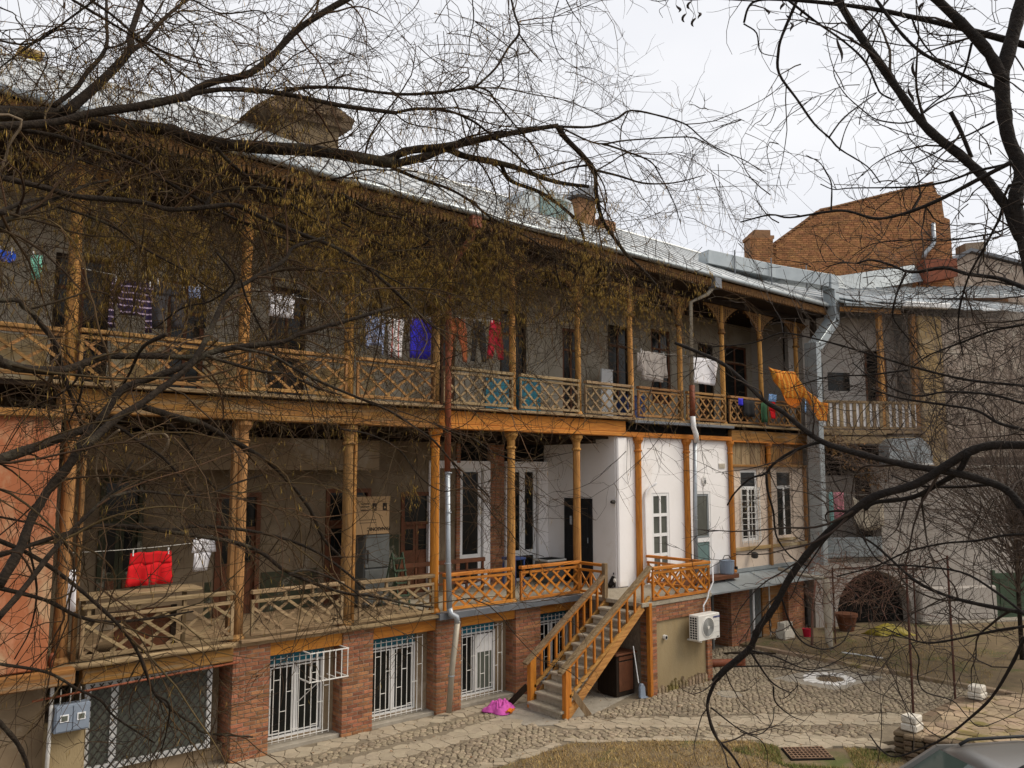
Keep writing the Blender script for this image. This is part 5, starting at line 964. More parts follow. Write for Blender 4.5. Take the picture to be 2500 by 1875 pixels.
garment('royal_blue_towel', [[(7.83, 9.04, 9.57), (7.0, 9.04, 9.56)]], YL-.05, 'cloth_royal', 'bright royal blue towel hanging at the rust downpipe', 'towel', amp=.015)
def pants(x0, x1, z0, z1, m, lab, nm): return garment(nm, [[(z1, x0+.08, x1-.08), (z1-.22, x0+.05, x1-.05)], [(z1-.2, x0+.05, (x0+x1)/2+.02), (z0+.3, x0+.03, x0+.2), (z0, x0, x0+.13)], [(z1-.2, (x0+x1)/2-.02, x1-.04), (z0+.3, x1-.2, x1), (z0, x1-.13, x1+.0)]], YL, m, lab, 'trousers', amp=.02)
pants(9.98, 10.56, 7.04, 7.97, 'cloth_rust', 'rust brown trousers hanging right of the downpipe', 'rust_trousers'); pants(10.62, 11.08, 7.08, 7.97, 'cloth_black', 'black trousers hanging between the brown and the red pair', 'black_trousers'); pants(11.1, 11.54, 7.18, 8.04, 'cloth_crimson', 'crimson red trousers hanging right of the black pair', 'crimson_trousers')
garment('grey_shirt', [[(7.86, 16.2, 17.2), (7.5, 16.22, 17.15), (7.08, 16.25, 17.12)], [(7.8, 16.1, 16.26), (7.3, 16.12, 16.26)], [(7.8, 17.14, 17.28), (7.2, 17.12, 17.26)]], YL, 'cloth_greyl', 'pale grey crumpled shirt hanging left of the white sheet', 'shirt', amp=.05)
garment('white_sheet', [[(7.9, 18.3, 19.62), (7.5, 18.32, 19.58), (7.16, 18.34, 19.55)]], YL, 'cloth_white', 'large white sheet hanging beside the second downpipe', 'sheet', amp=.05)
garment('mint_towel', [[(7.95, 2.3, 2.46), (7.58, 2.34, 2.46)]], YL, 'cloth_mint', 'small mint green towel near the left end of the upper gallery', 'towel'); garment('blue_bag', [[(7.95, 1.86, 2.1), (7.85, 1.84, 2.12), (7.78, 1.9, 2.08)]], YL, 'cloth_blue', 'small bright blue cloth at the left end of the upper gallery', 'cloth')
garment('red_shorts', [[(3.44, 3.94, 4.56), (3.25, 3.92, 4.58)], [(3.26, 3.92, 4.27), (2.92, 3.88, 4.22)], [(3.26, 4.25, 4.58), (2.92, 4.26, 4.6)]], 13.8, 'cloth_red', 'bright red shorts hanging on the lower left gallery', 'shorts', amp=.025); garment('white_tshirt', [[(3.6, 4.92, 5.26), (3.38, 4.9, 5.3)], [(3.38, 4.94, 5.22), (3.08, 4.93, 5.16)]], 13.8, 'cloth_white', 'white t-shirt hanging right of the red shorts', 't-shirt', amp=.02)
garment('white_pole_wrap', [[(3.3, 2.98, 3.06), (2.7, 2.96, 3.08)]], 13.3, 'cloth_white', 'narrow white cloth tied on the first lower column', 'cloth', pegs=False)
UPC = [(0.0, 21.39, 7.82), (0.143, 21.48, 7.72), (0.286, 21.76, 7.68), (0.429, 22.05, 7.67), (0.571, 22.12, 7.28), (0.714, 22.29, 7.03), (0.857, 22.51, 6.78), (1.0, 22.64, 6.72)]
LOC = [(0.0, 21.39, 7.77), (0.143, 21.46, 7.38), (0.286, 21.62, 6.92), (0.429, 21.9, 6.85), (0.571, 22.19, 6.91), (0.714, 22.35, 6.6), (0.857, 22.32, 6.22), (1.0, 22.6, 6.18)]
def hammock(u, v):
    a = [np.interp(u, [p[0] for p in C_], [p[k] for p in C_]) for C_ in (UPC, LOC) for k in (1, 2)]
    return (a[0]+(a[2]-a[0])*v, 13.25-1.15*u-.10*math.sin(PI*v)*(1-u)+.025*math.sin(u*30+v*4), a[1]+(a[3]-a[1])*v-.05*math.sin(PI*v)+.015*math.sin(u*34)*v)
drape('orange_cloth', hammock, 40, 12, 'cloth_gold', 'long orange gold striped cloth sagging over the balcony corner', 'cloth')
drape('orange_lining', lambda u, v: (21.6+1.05*u, 12.9, 6.98-.36*v*math.sin(PI*u)**.6-.02), 14, 6, 'cloth_orange', 'plain orange cloth sagging below the gold striped cloth', 'cloth')
garment('red_sock', [[(6.78, 21.3, 21.66), (6.5, 21.32, 21.6)], [(6.5, 21.36, 21.62), (6.28, 21.42, 21.66)]], 13.2, 'cloth_red', 'red cloth hanging below the gold cloth at the balcony corner', 'cloth', pegs=False); garment('blue_cloth', [[(7.0, 21.3, 21.7), (6.78, 21.28, 21.66)]], 13.19, 'cloth_sky', 'blue cloth hanging above the red cloth', 'cloth', pegs=False)
garment('green_cloth', [[(6.72, 20.88, 21.24), (6.15, 20.85, 21.22)]], 13.2, 'cloth_forest', 'dark green cloth hanging left of the red cloth', 'cloth', pegs=False); garment('sky_blue_cloth', [[(6.88, 23.16, 23.3), (6.6, 23.12, 23.4), (6.39, 23.3, 23.42)]], 13.1, 'cloth_sky', 'small sky blue cloth hanging at the balcony corner', 'cloth', pegs=False); garment('violet_cloth', [[(6.8, 19.9, 20.12), (6.6, 19.92, 20.1)]], 13.3, 'cloth_royal', 'small violet cloth on the railing left of the green cloth', 'cloth', pegs=False)
garment('dark_coat', [[(6.78, 20.2, 20.8), (6.3, 20.24, 20.78)]], 13.35, 'cloth_black', 'dark clothes hung over the railing left of the green cloth', 'coat', pegs=False)
def wgar(name, t0, t1, z0, z1, n, m, lab, cat, sag=0):
    def f(u, v):
        p = WP(t0+(t1-t0)*u, n+.03*math.sin(u*14), 0); return (p[0], p[1], z1-sag*4*u*(1-u)*(1-v*.3)-(z1-z0-sag*0)*v)
    return drape(name, f, 12, 6, m, lab, cat, GL, .008)
wgar('pink_shirt', .36, .72, 3.3, 4.1, -.2, 'cloth_rose', 'pink shirt hanging on the lower wing gallery', 'shirt'); wgar('aqua_towel', .2, .33, 2.95, 4.1, -.2, 'cloth_aqua', 'narrow aqua towel hanging beside the duct', 'towel'); wgar('cream_sheet', 1.0, 2.1, 3.1, 4.0, -.2, 'cloth_cream', 'cream sheet hanging in a swag on the lower wing gallery', 'sheet', .25)
p0, p1 = WP(-.1, -.2, 4.08), WP(2.2, -.2, 4.05); line('clothesline', p0, p1, .05, 'clothesline with the pink shirt on the lower wing gallery')
# ================================================================ far lawn things
WPst = thing('wrapped_post', 'post loosely wrapped in white cloth at the edge of the lawn', 'post'); MB().tube([(20.5, 11.2, 0), (20.52, 11.25, 1.95)], .05, 8).build('post', 'grey_wood_z', WPst)
drape('white_wrap', lambda u, v: (20.5+(.065+.04*v+.03*math.sin(v*17))*math.cos(u*2*PI)+.1*v*v*math.sin(u*4), 11.2+(.07+.04*v)*math.sin(u*2*PI), 1.92-1.75*v+.1*math.sin(u*9)*v), 16, 12, 'cloth_cream', None, None, parent=WPst)
MB().tube([(20.2, 12.4, 2.1), (20.35, 11.8, 1.98), (20.52, 11.25, 1.92)], .05, 8).build('pipe_arm', 'tan_pipe', WPst, smooth=True); bar('loose_pole', (20.6, 10.9, .08), (20.75, 9.9, .08), .03, .03, 'white_paint', WPst)
drape('yellow_tarp', lambda u, v: (23.45+.95*u, 11.2-.6*u+.6*v, .06+.3*math.sin(PI*min(1, u*1.05))**.5*math.sin(PI*v)+.03*math.sin(u*20+v*9)), 18, 10, 'tarp_yellow', 'yellow tarpaulin heaped before the cellar arch', 'tarpaulin')
CRT = thing('white_crates', 'two white blocks stacked by the brick pier under the apron', 'crate'); box('body', 21.0, 21.5, 12.75, 13.05, .06, .3, 'limestone', CRT, .01)
for k in range(4): box('slat', 21.02+.12*k, 21.1+.12*k, 12.78, 13.0, .3, .5, 'limestone', CRT, .006)
RB = thing('red_bucket', 'red bucket lying under the pergola vine', 'bucket'); MB().lathe((21.9, 12.6, .06), [(.1, 0), (.13, .2), (.14, .22), (.11, .2)], 12).build('body', 'cloth_crimson', RB); MB().tube([(21.78, 12.6, .27), (21.9, 12.6, .4), (22.02, 12.6, .27)], .01, 5).build('handle', 'dark_iron', RB)
TP = thing('terracotta_pot', 'large brown pot standing in the cellar arch', 'pot'); MB().lathe((23.6, 12.3, .06), [(.2, 0), (.3, .4), (.33, .42), (.33, .5), (.27, .5)], 14).build('body', 'brown_paint', TP); MB().lathe((23.6, 12.3, .5), [(.27, 0), (.2, .02)], 14).build('soil', 'earth', TP)
RP = thing('rust_pipe', 'dark red pipe lying on the cobbles beside the platform', 'pipe'); MB().tube([(16.3, 12.6, .12), (17.6, 11.9, .1)], .09, 10).build('tube', 'rust_pipe', RP, smooth=True); MB().lathe((17.6, 11.9, .0), [(.1, 0), (.1, .2)], 10).build('collar', 'rust_pipe', RP)
q = MB(); q.prism([(18.3, 12.9), (19.3, 12.0), (19.0, 12.6)], lambda a, b, d: (a, b, d), .02, .07); tag(q.build('dark_plank', 'dark_wood_x'), 'dark pointed board lying at the start of the kerb', 'board')
# pergola posts and rods
PG = thing('pergola', 'thin rusty iron pergola frame carrying a bare vine', 'pergola')
for p in ((16.1, 7.15), (17.9, 7.1), (21.6, 11.6), (23.4, 10.2)): MB().tube([(p[0], p[1], 0), (p[0], p[1], 2.1 if p[0] > 20 else 3.0)], .022, 6).build('post', 'rust_iron', PG)
for a, b in (((16.1, 7.15, 2.95), (21.6, 11.6, 2.05)), ((17.9, 7.1, 2.95), (23.4, 10.2, 2.05)), ((21.6, 11.6, 2.05), (23.4, 10.2, 2.05)), ((21.0, 12.6, 1.9), (22.0, 12.9, 1.9)), ((19.6, 10.0, 2.35), (20.9, 8.8, 2.35))): MB().tube([a, b], .014, 5).build('rod', 'rust_iron', PG)
# low dry-stone wall and terrace
LW = thing('dry_stone_wall', 'low dry stone wall holding the mossy terrace beside the car', 'stone wall')
tp = [(14.05, 6.4), (14.7, 6.52), (17.2, 6.55), (19.4, 5.5), (24, 2), (20, -2), (14.6, 4.4)]
MB().prism(tp, lambda a, b, d: (a, b, d), -.05, .4).build('terrace_fill', 'earth', LW)
def wall_run(p, q_, zt, rows):
    p = Vector(p); q_ = Vector(q_); L_ = (q_-p).length; d = (q_-p).normalized(); n_ = Vector((d.y, -d.x))
    for r_ in range(rows):
        t = random.uniform(-.1, 0)
        while t < L_:
            l = random.uniform(.18, .36); h = zt/rows; a = p+d*max(0, t); b = p+d*min(L_, t+l-.015); out_ = random.uniform(.0, .05)
            if (b-a).length > .05:
                m_ = MB(); m_.add([(*(a-n_*.12), r_*h), (*(b-n_*.12), r_*h), (*(b+n_*(.06+out_)), r_*h), (*(a+n_*(.06+out_)), r_*h), (*(a-n_*.12), r_*h+h-.012), (*(b-n_*.12), r_*h+h-.012), (*(b+n_*(.06+out_)), r_*h+h-.012), (*(a+n_*(.06+out_)), r_*h+h-.012)], [(0, 3, 2, 1), (4, 5, 6, 7), (0, 1, 5, 4), (1, 2, 6, 5), (2, 3, 7, 6), (3, 0, 4, 7)]); wobble(m_.build('stone', 'wall_stone', LW, bevel=.018), .008)
            t += l
wall_run((14.62, 4.4), (14.02, 6.4), .44, 5); wall_run((14.02, 6.45), (14.7, 6.55), .44, 5); wall_run((14.7, 6.57), (17.2, 6.6), .42, 4)
def lay2(region, sx, sy, rot, name, m, parent, z, nind):
    cs_ = cells(region, sx, sy, rot, .36, (), False); cs_.sort(key=lambda c: math.hypot(*c[0])); mass = MB()
    for k, (wp, poly) in enumerate(cs_):
        mb = MB() if k < nind else mass; stone(mb, wp, poly, .01, random.uniform(.008, .03), .006, z)
        if k < nind: mb.build(name, m, parent, fix=False)
    if mass.v: kind(mass.build(name+'_field', m, parent, fix=False), 'stuff')
lay2([(14.1, 6.3), (14.8, 6.45), (17.2, 6.45), (19.3, 5.4), (21, 3), (19, 0), (14.7, 4.5)], .34, .2, RD(-25), 'paving_stone', 'terrace_stone', LW, .4, 110)
for lab, (x, y, z) in (('white limestone blocks stacked on the near corner of the stone wall', (14.25, 6.36, .44)), ('white limestone blocks stacked on the far pier of the terrace', (17.15, 6.4, .44))):
    o = thing('limestone_blocks', lab, 'stone blocks'); wobble(box('block', x-.15, x+.15, y-.13, y+.13, z, z+.12, 'limestone', o, .02), .012); wobble(box('block', x-.14, x+.13, y-.12, y+.12, z+.125, z+.24, 'limestone', o, .02), .012)
wobble(box('pier', 16.95, 17.35, 6.2, 6.6, 0, .43, 'wall_stone', LW, .03), .02)
# ================================================================ parked car
CAR = thing('parked_car', 'beige silver car with black roof rails parked by the stone wall', 'car')
CO = Vector((10.35, 3.9, 0)); ch_ = Vector((-.82, .57, 0)).normalized(); cv = Vector((-.57, -.82, 0)).normalized()
cv = Vector((-ch_.y, ch_.x, 0)) if Vector((-ch_.y, ch_.x, 0)).dot(cv) > 0 else Vector((ch_.y, -ch_.x, 0))
def CP(u, v, z): return CO+ch_*u+cv*v+Vector((0, 0, z))
def loft(secs, m, name, smooth=True, bevel=0):
    q = MB(); n = len(secs[0])
    for s_ in secs: q.v += [tuple(CP(*p)) for p in s_]
    for i in range(len(secs)-1):
        for j in range(n-1): q.f.append((i*n+j, i*n+j+1, (i+1)*n+j+1, (i+1)*n+j))
    q.f.append(tuple(range(n))); q.f.append(tuple(range((len(secs)-1)*n, len(secs)*n))[::-1])
    return q.build(name, m, CAR, smooth=smooth, bevel=bevel)
def bodysec(u, w, zt, zb=.2): return [(u, -w*.9, zb), (u, -w, zb+.2), (u, -w, zt-.14), (u, -w*.94, zt-.03), (u, -w*.7, zt), (u, 0, zt+.025), (u, w*.7, zt), (u, w*.94, zt-.03), (u, w, zt-.14), (u, w, zb+.2), (u, w*.9, zb)]
loft([bodysec(1.95, .5, .55, .25), bodysec(1.85, .68, .66), bodysec(1.5, .76, .74), bodysec(.75, .8, .88), bodysec(.0, .8, .93), bodysec(-1.6, .8, .95), bodysec(-2.0, .76, .95), bodysec(-2.2, .66, .85, .3)], 'car_paint', 'body')
ro = lambda u, w, z: [(u, -w, z-.06), (u, -w*.92, z-.015), (u, -w*.5, z+.012), (u, 0, z+.02), (u, w*.5, z+.012), (u, w*.92, z-.015), (u, w, z-.06)]
loft([ro(.08, .58, 1.40), ro(-.15, .60, 1.45), ro(-.9, .6, 1.47), ro(-1.7, .57, 1.42), ro(-1.85, .55, 1.36)], 'car_paint', 'roof')
q = MB(); a = [CP(.09, -.57, 1.375), CP(.09, .57, 1.375), CP(.78, .7, .91), CP(.78, -.7, .91)]; b = [CP(.12, 0, 1.40), CP(.82, 0, .93)]
q.add([a[0], b[0], a[1], a[2], b[1], a[3]], [(0, 1, 4, 5), (1, 2, 3, 4)]); q.build('windscreen', 'car_glass', CAR)
for s in (-1, 1):
    q = MB(); q.add([CP(.0, s*.605, 1.375), CP(-1.65, s*.59, 1.36), CP(-1.95, s*.745, .95), CP(.6, s*.775, .93)], [(0, 1, 2, 3)]); q.build('side_window', 'car_glass', CAR)
    q = MB(); q.bar(CP(.1, s*.6, 1.39), CP(.8, s*.75, .92), .06, .05); q.bar(CP(-.75, s*.605, 1.4), CP(-.72, s*.775, .93), .05, .04); q.bar(CP(-1.7, s*.59, 1.38), CP(-2.0, s*.74, .95), .1, .05); q.bar(CP(.1, s*.61, 1.39), CP(-1.75, s*.595, 1.385), .04, .05); q.build('pillar', 'car_paint', CAR)
    rl = MB(); rl.tube([CP(-.1, s*.46, 1.46), CP(-.22, s*.46, 1.515), CP(-.9, s*.46, 1.53), CP(-1.55, s*.45, 1.5), CP(-1.68, s*.44, 1.44)], .02, 8); rl.build('roof_rail', 'black_plastic', CAR, smooth=True)
    q = MB(); q.add([CP(1.9, s*.45, .55), CP(1.6, s*.72, .6), CP(1.55, s*.72, .72), CP(1.8, s*.5, .68)], [(0, 1, 2, 3)]); q.build('headlight', 'pvc', CAR)
    q = MB(); q.tube([CP(.55, s*.78, .97), CP(.55, s*.92, 1.0)], .05, 8); q.build('mirror', 'car_paint', CAR)
    for u in (1.25, -1.45):
        wz = MB(); wz.tube([CP(u, s*.62, .3), CP(u, s*.81, .3)], .3, 20); wh = wz.build('wheel', 'tyre', CAR); wz = MB(); wz.tube([CP(u, s*.8, .3), CP(u, s*.82, .3)], .18, 14); wz.build('rim', 'galvanized', wh)
for s in (-.35, .25): q = MB(); q.tube([CP(.8, s, .935), CP(.62, s+.38, 1.02)], .01, 5); q.build('wiper', 'black_plastic', CAR)
# ================================================================ trees
def smooth_path(row, per=4):
    P = [np.array(p) for p in row]; P = [2*P[0]-P[1]]+P+[2*P[-1]-P[-2]]; out = []
    for i in range(1, len(P)-2):
        for k in range(per):
            t = k/per; a, b, c, d = P[i-1], P[i], P[i+1], P[i+2]
            out.append(.5*((2*b)+(-a+c)*t+(2*a-5*b+4*c-d)*t*t+(-a+3*b-3*c+d)*t**3))
    out.append(P[-2]); A = np.array(out); A[:, 3] = np.maximum(A[:, 3], .0012); return A
def tubes(paths, R, sides):
    """paths (N,K,3), R (N,K) -> verts, quad faces"""
    N, K = paths.shape[:2]; T = np.empty_like(paths); T[:, 1:-1] = paths[:, 2:]-paths[:, :-2]; T[:, 0] = paths[:, 1]-paths[:, 0]; T[:, -1] = paths[:, -1]-paths[:, -2]
    T /= np.linalg.norm(T, axis=2, keepdims=True)+1e-9
    ref = rng.normal(size=(N, 1, 3)); A = np.cross(T, ref); A /= np.linalg.norm(A, axis=2, keepdims=True)+1e-9; B = np.cross(T, A)
    th = np.arange(sides)*2*PI/sides
    V = paths[:, :, None]+R[:, :, None, None]*(A[:, :, None]*np.cos(th)[:, None]+B[:, :, None]*np.sin(th)[:, None])
    idx = np.arange(N*K*sides).reshape(N, K, sides); nx = np.roll(idx, -1, 2)
    F = np.stack([idx[:, :-1], nx[:, :-1], nx[:, 1:], idx[:, 1:]], -1).reshape(-1, 4)
    return V.reshape(-1, 3), F
def grow(start, d, L, K, wander, grav):
    N = len(start); P = np.empty((N, K+1, 3)); P[:, 0] = start; d = d/np.linalg.norm(d, axis=1, keepdims=True)
    curl = rng.normal(size=(N, 3))*wander*.8
    for k in range(K):
        d = d+rng.normal(size=(N, 3))*wander+curl+np.array([0, 0, 1.])*grav; d /= np.linalg.norm(d, axis=1, keepdims=True)
        P[:, k+1] = P[:, k]+d*(L/K)[:, None]
    return P
def sample(paths, n, lo=.15, hi=1.):
    """n start points on random paths: position and tangent"""
    N, K = paths.shape[:2]; i = rng.integers(0, N, n); t = rng.uniform(lo, hi, n)*(K-1); k = np.minimum(t.astype(int), K-2); f = (t-k)[:, None]
    return paths[i, k]*(1-f)+paths[i, k+1]*f, paths[i, k+1]-paths[i, k], i
def keep(P):    # nothing grows through the house or into the lens
    ok = (P[..., 1].max(1) < 13.0)&(P[..., 2].min(1) > .15)
    dd = np.linalg.norm(P-np.array([0, 0, 4.7]), axis=2).min(1); return ok&(dd > 2.2)
def tree(name, label, BR, trunk, bark, twigm, sides, dens2, L2, dens3, L3, grav, catk, extra=None, densm=1.0, Lm=1.5):
    T = thing(name, label, 'tree')
    tr = np.array(trunk); A = smooth_path(tr, 5); q = MB(); q.tube([tuple(p[:3]) for p in A], [p[3] for p in A], 16)
    to = q.build('trunk', bark, T, smooth=True)
    S0, D0, W0 = [], [], []
    for row, st in BR:
        A = smooth_path(row); q = MB(); r = A[:, 3]; q.tube([tuple(p[:3]) for p in A], list(r*(1+.10*rng.uniform(-1, 1, len(r)))), 10 if r.max() > .02 else 6)
        o = q.build('branch', 'pale_twig' if st in (.1,) and bark == 'bark' else bark, T, smooth=True)
        seg = np.linalg.norm(np.diff(A[:, :3], axis=0), axis=1); Lt = seg.sum(); n = rng.poisson(Lt*dens2*st)
        if n:
            cum = np.concatenate([[0], np.cumsum(seg)]); u = (rng.uniform(.12, 1, n)**.8)*Lt; k = np.clip(np.searchsorted(cum, u)-1, 0, len(seg)-1); f = ((u-cum[k])/seg[k])[:, None]
            S0.append(A[k, :3]*(1-f)+A[k+1, :3]*f); t = np.diff(A[:, :3], axis=0)[k]; D0.append(t/np.linalg.norm(t, axis=1, keepdims=True)); W0.append(np.minimum(r[k]*.65, .0075))
    mid = []
    for row, st in BR:
        A = smooth_path(row); seg = np.linalg.norm(np.diff(A[:, :3], axis=0), axis=1); n = rng.poisson(seg.sum()*densm*st)
        for _ in range(n):
            k = int(rng.uniform(.15, .97)*(len(A)-1)); t = A[k+1, :3]-A[k, :3]; mid.append((A[k, :3], t/np.linalg.norm(t), min(A[k, 3]*.6, .010)))
    PM = grow(np.array([m[0] for m in mid]), np.array([m[1] for m in mid])+rng.normal(size=(len(mid), 3))*.42, Lm*rng.uniform(.4, 1.2, len(mid)), 14, .10, grav*.5); okm = keep(PM); PM = PM[okm]; RM = np.array([m[2] for m in mid])[okm]
    RM = RM[:, None]*np.linspace(1, .28, 15)[None]; VM, FM = tubes(PM, RM, 5)
    ns = int(len(PM)*Lm*dens2*.75); sM, tM, iM = sample(PM, ns, .1); S0.append(sM); D0.append(tM/(np.linalg.norm(tM, axis=1, keepdims=True)+1e-9)); W0.append(np.full(ns, .0042))
    if extra:
        for (s, d, n) in extra:
            n = max(1, int(n*(.65 if s[2] > 7.05 else 1.1))); S0.append(np.array(s)+rng.normal(size=(n, 3))*np.array([.5, .5, .28])); D0.append(np.tile(np.array(d), (n, 1))); W0.append(np.full(n, .004))
    S0 = np.concatenate(S0); D0 = np.concatenate(D0); W0 = np.concatenate(W0); n2 = len(S0)
    d = D0*rng.uniform(.5, 1.1, (n2, 1))+rng.normal(size=(n2, 3))*.62
    l2 = L2*rng.uniform(.35, 1.35, n2); P2 = grow(S0, d, l2, 8, .16, grav); ok = keep(P2); P2 = P2[ok]; W0 = W0[ok]; n2 = len(P2)
    R2 = W0[:, None]*np.linspace(1, .35, 9)[None]*rng.uniform(.6, 1.1, (n2, 1))
    Vs, Fs = [VM], [FM]; off = len(VM); V, F = tubes(P2, R2, 4); Vs.append(V); Fs.append(F+off); off += len(V)
    n3 = int(n2*dens3); s3, t3, _ = sample(P2, n3); t3 /= np.linalg.norm(t3, axis=1, keepdims=True)+1e-9
    P3 = grow(s3, t3*.8+rng.normal(size=(n3, 3))*.7, L3*rng.uniform(.3, 1.3, n3), 5, .2, grav*.8); P3 = P3[keep(P3)]; n3 = len(P3)
    R3 = (rng.uniform(.0016, .0032, n3))[:, None]*np.linspace(1, .5, 6)[None]
    V, F = tubes(P3, R3, 3); Vs.append(V); Fs.append(F+off); off += len(V)
    n4 = int(n3*.75); s4, t4, _ = sample(P3, n4, .2); t4 /= np.linalg.norm(t4, axis=1, keepdims=True)+1e-9
    P4 = grow(s4, t4*.7+rng.normal(size=(n4, 3))*.8, L3*.45*rng.uniform(.3, 1.3, n4), 3, .22, grav*.6); P4 = P4[keep(P4)]
    R4 = (rng.uniform(.0010, .0019, len(P4)))[:, None]*np.linspace(1, .6, 4)[None]
    V, F = tubes(P4, R4, 3); Vs.append(V); Fs.append(F+off)
    kind(npmesh('crown', np.concatenate(Vs), np.concatenate(Fs), twigm, T, True), 'stuff')
    if catk:
        allp = [P3, P4]; C0 = []
        for P in allp:
            pr = catk(P[:, -1])*np.array([max(.02, .25+5.0*mnoise.noise(Vector(p*1.3))) for p in P[:, -1]]); nn = rng.poisson(pr); idx = np.repeat(np.arange(len(P)), nn); K = P.shape[1]
            t = rng.uniform(.35, 1, len(idx))*(K-1); k = np.minimum(t.astype(int), K-2); f = (t-k)[:, None]; C0.append(P[idx, k]*(1-f)+P[idx, k+1]*f)
        C0 = np.concatenate(C0); n = len(C0); ln = rng.uniform(.028, .085, n); w = rng.uniform(.0015, .0028, n)
        dirn = np.stack([rng.normal(size=n)*.22, rng.normal(size=n)*.22, -np.ones(n)], 1); a = rng.uniform(0, 2*PI, n)
        V = np.empty((n, 5, 3)); V[:, 0] = C0; V[:, 4] = C0+dirn*ln[:, None]
        for j in range(3): th = a+j*2*PI/3; V[:, 1+j] = C0+dirn*(ln*.55)[:, None]+np.stack([np.cos(th)*w, np.sin(th)*w, 0*w], 1)
        base = (np.arange(n)*5)[:, None, None]; F = np.array([[0, 1, 2], [0, 2, 3], [0, 3, 1], [4, 2, 1], [4, 3, 2], [4, 1, 3]])[None]+base
        kind(npmesh('catkins', V.reshape(-1, 3), F.reshape(-1, 3), 'catkin', T), 'stuff'); print('catkins', n, flush=True)
    print(name, len(BR), n2, n3, len(P4)); return T, P2
def attach(BR, side, tp):
    """run limbs that start outside the picture back to the trunk"""
    out = []
    for row, st in BR:
        p = row[0]; a = p[0]*.7585-p[1]*.6517; b = p[0]*.6517+p[1]*.7585; px = 1250+1990*a/b
        if (side < 0 and px < -4) or (side > 0 and px > 2520 and p[2] < 6.4):
            z = max(.5, p[2]+(-.25 if side < 0 else -.3)); row = [(tp[0], tp[1], round(z, 2), min(p[3]*1.25, .09))]+list(row)
        out.append((row, st))
    return out
LT_ = (-.1, 6.3); RT_ = (5.75, 1.25)
def gauss(p, c, r): return np.exp(-(((p-np.array(c))/np.array(r))**2).sum(1))
def cat_left(p):
    # where the photo's tree carries its catkins: the hanging curtain below the roof line and a few tassels
    d = 12*gauss(p, CURT[0], CURT[1])+12*gauss(p, CURT[2], CURT[3])+.25
    for c, r, w in TASSEL: d = d+w*gauss(p, c, r)
    return np.minimum(d, 13.0)
def PXD(u, v, d):   # design note: metric points along the hanging curtain, seen from the courtyard
    x = (u-1250)/1990; y = -(v-937.5)/1990; cp, sp, cy, sy = .99416, .10789, .75849, .65169
    fy = cp-y*sp; fz = sp+y*cp; return (d*(x*cy+fy*sy), d*(-x*sy+fy*cy), 4.7+d*fz)
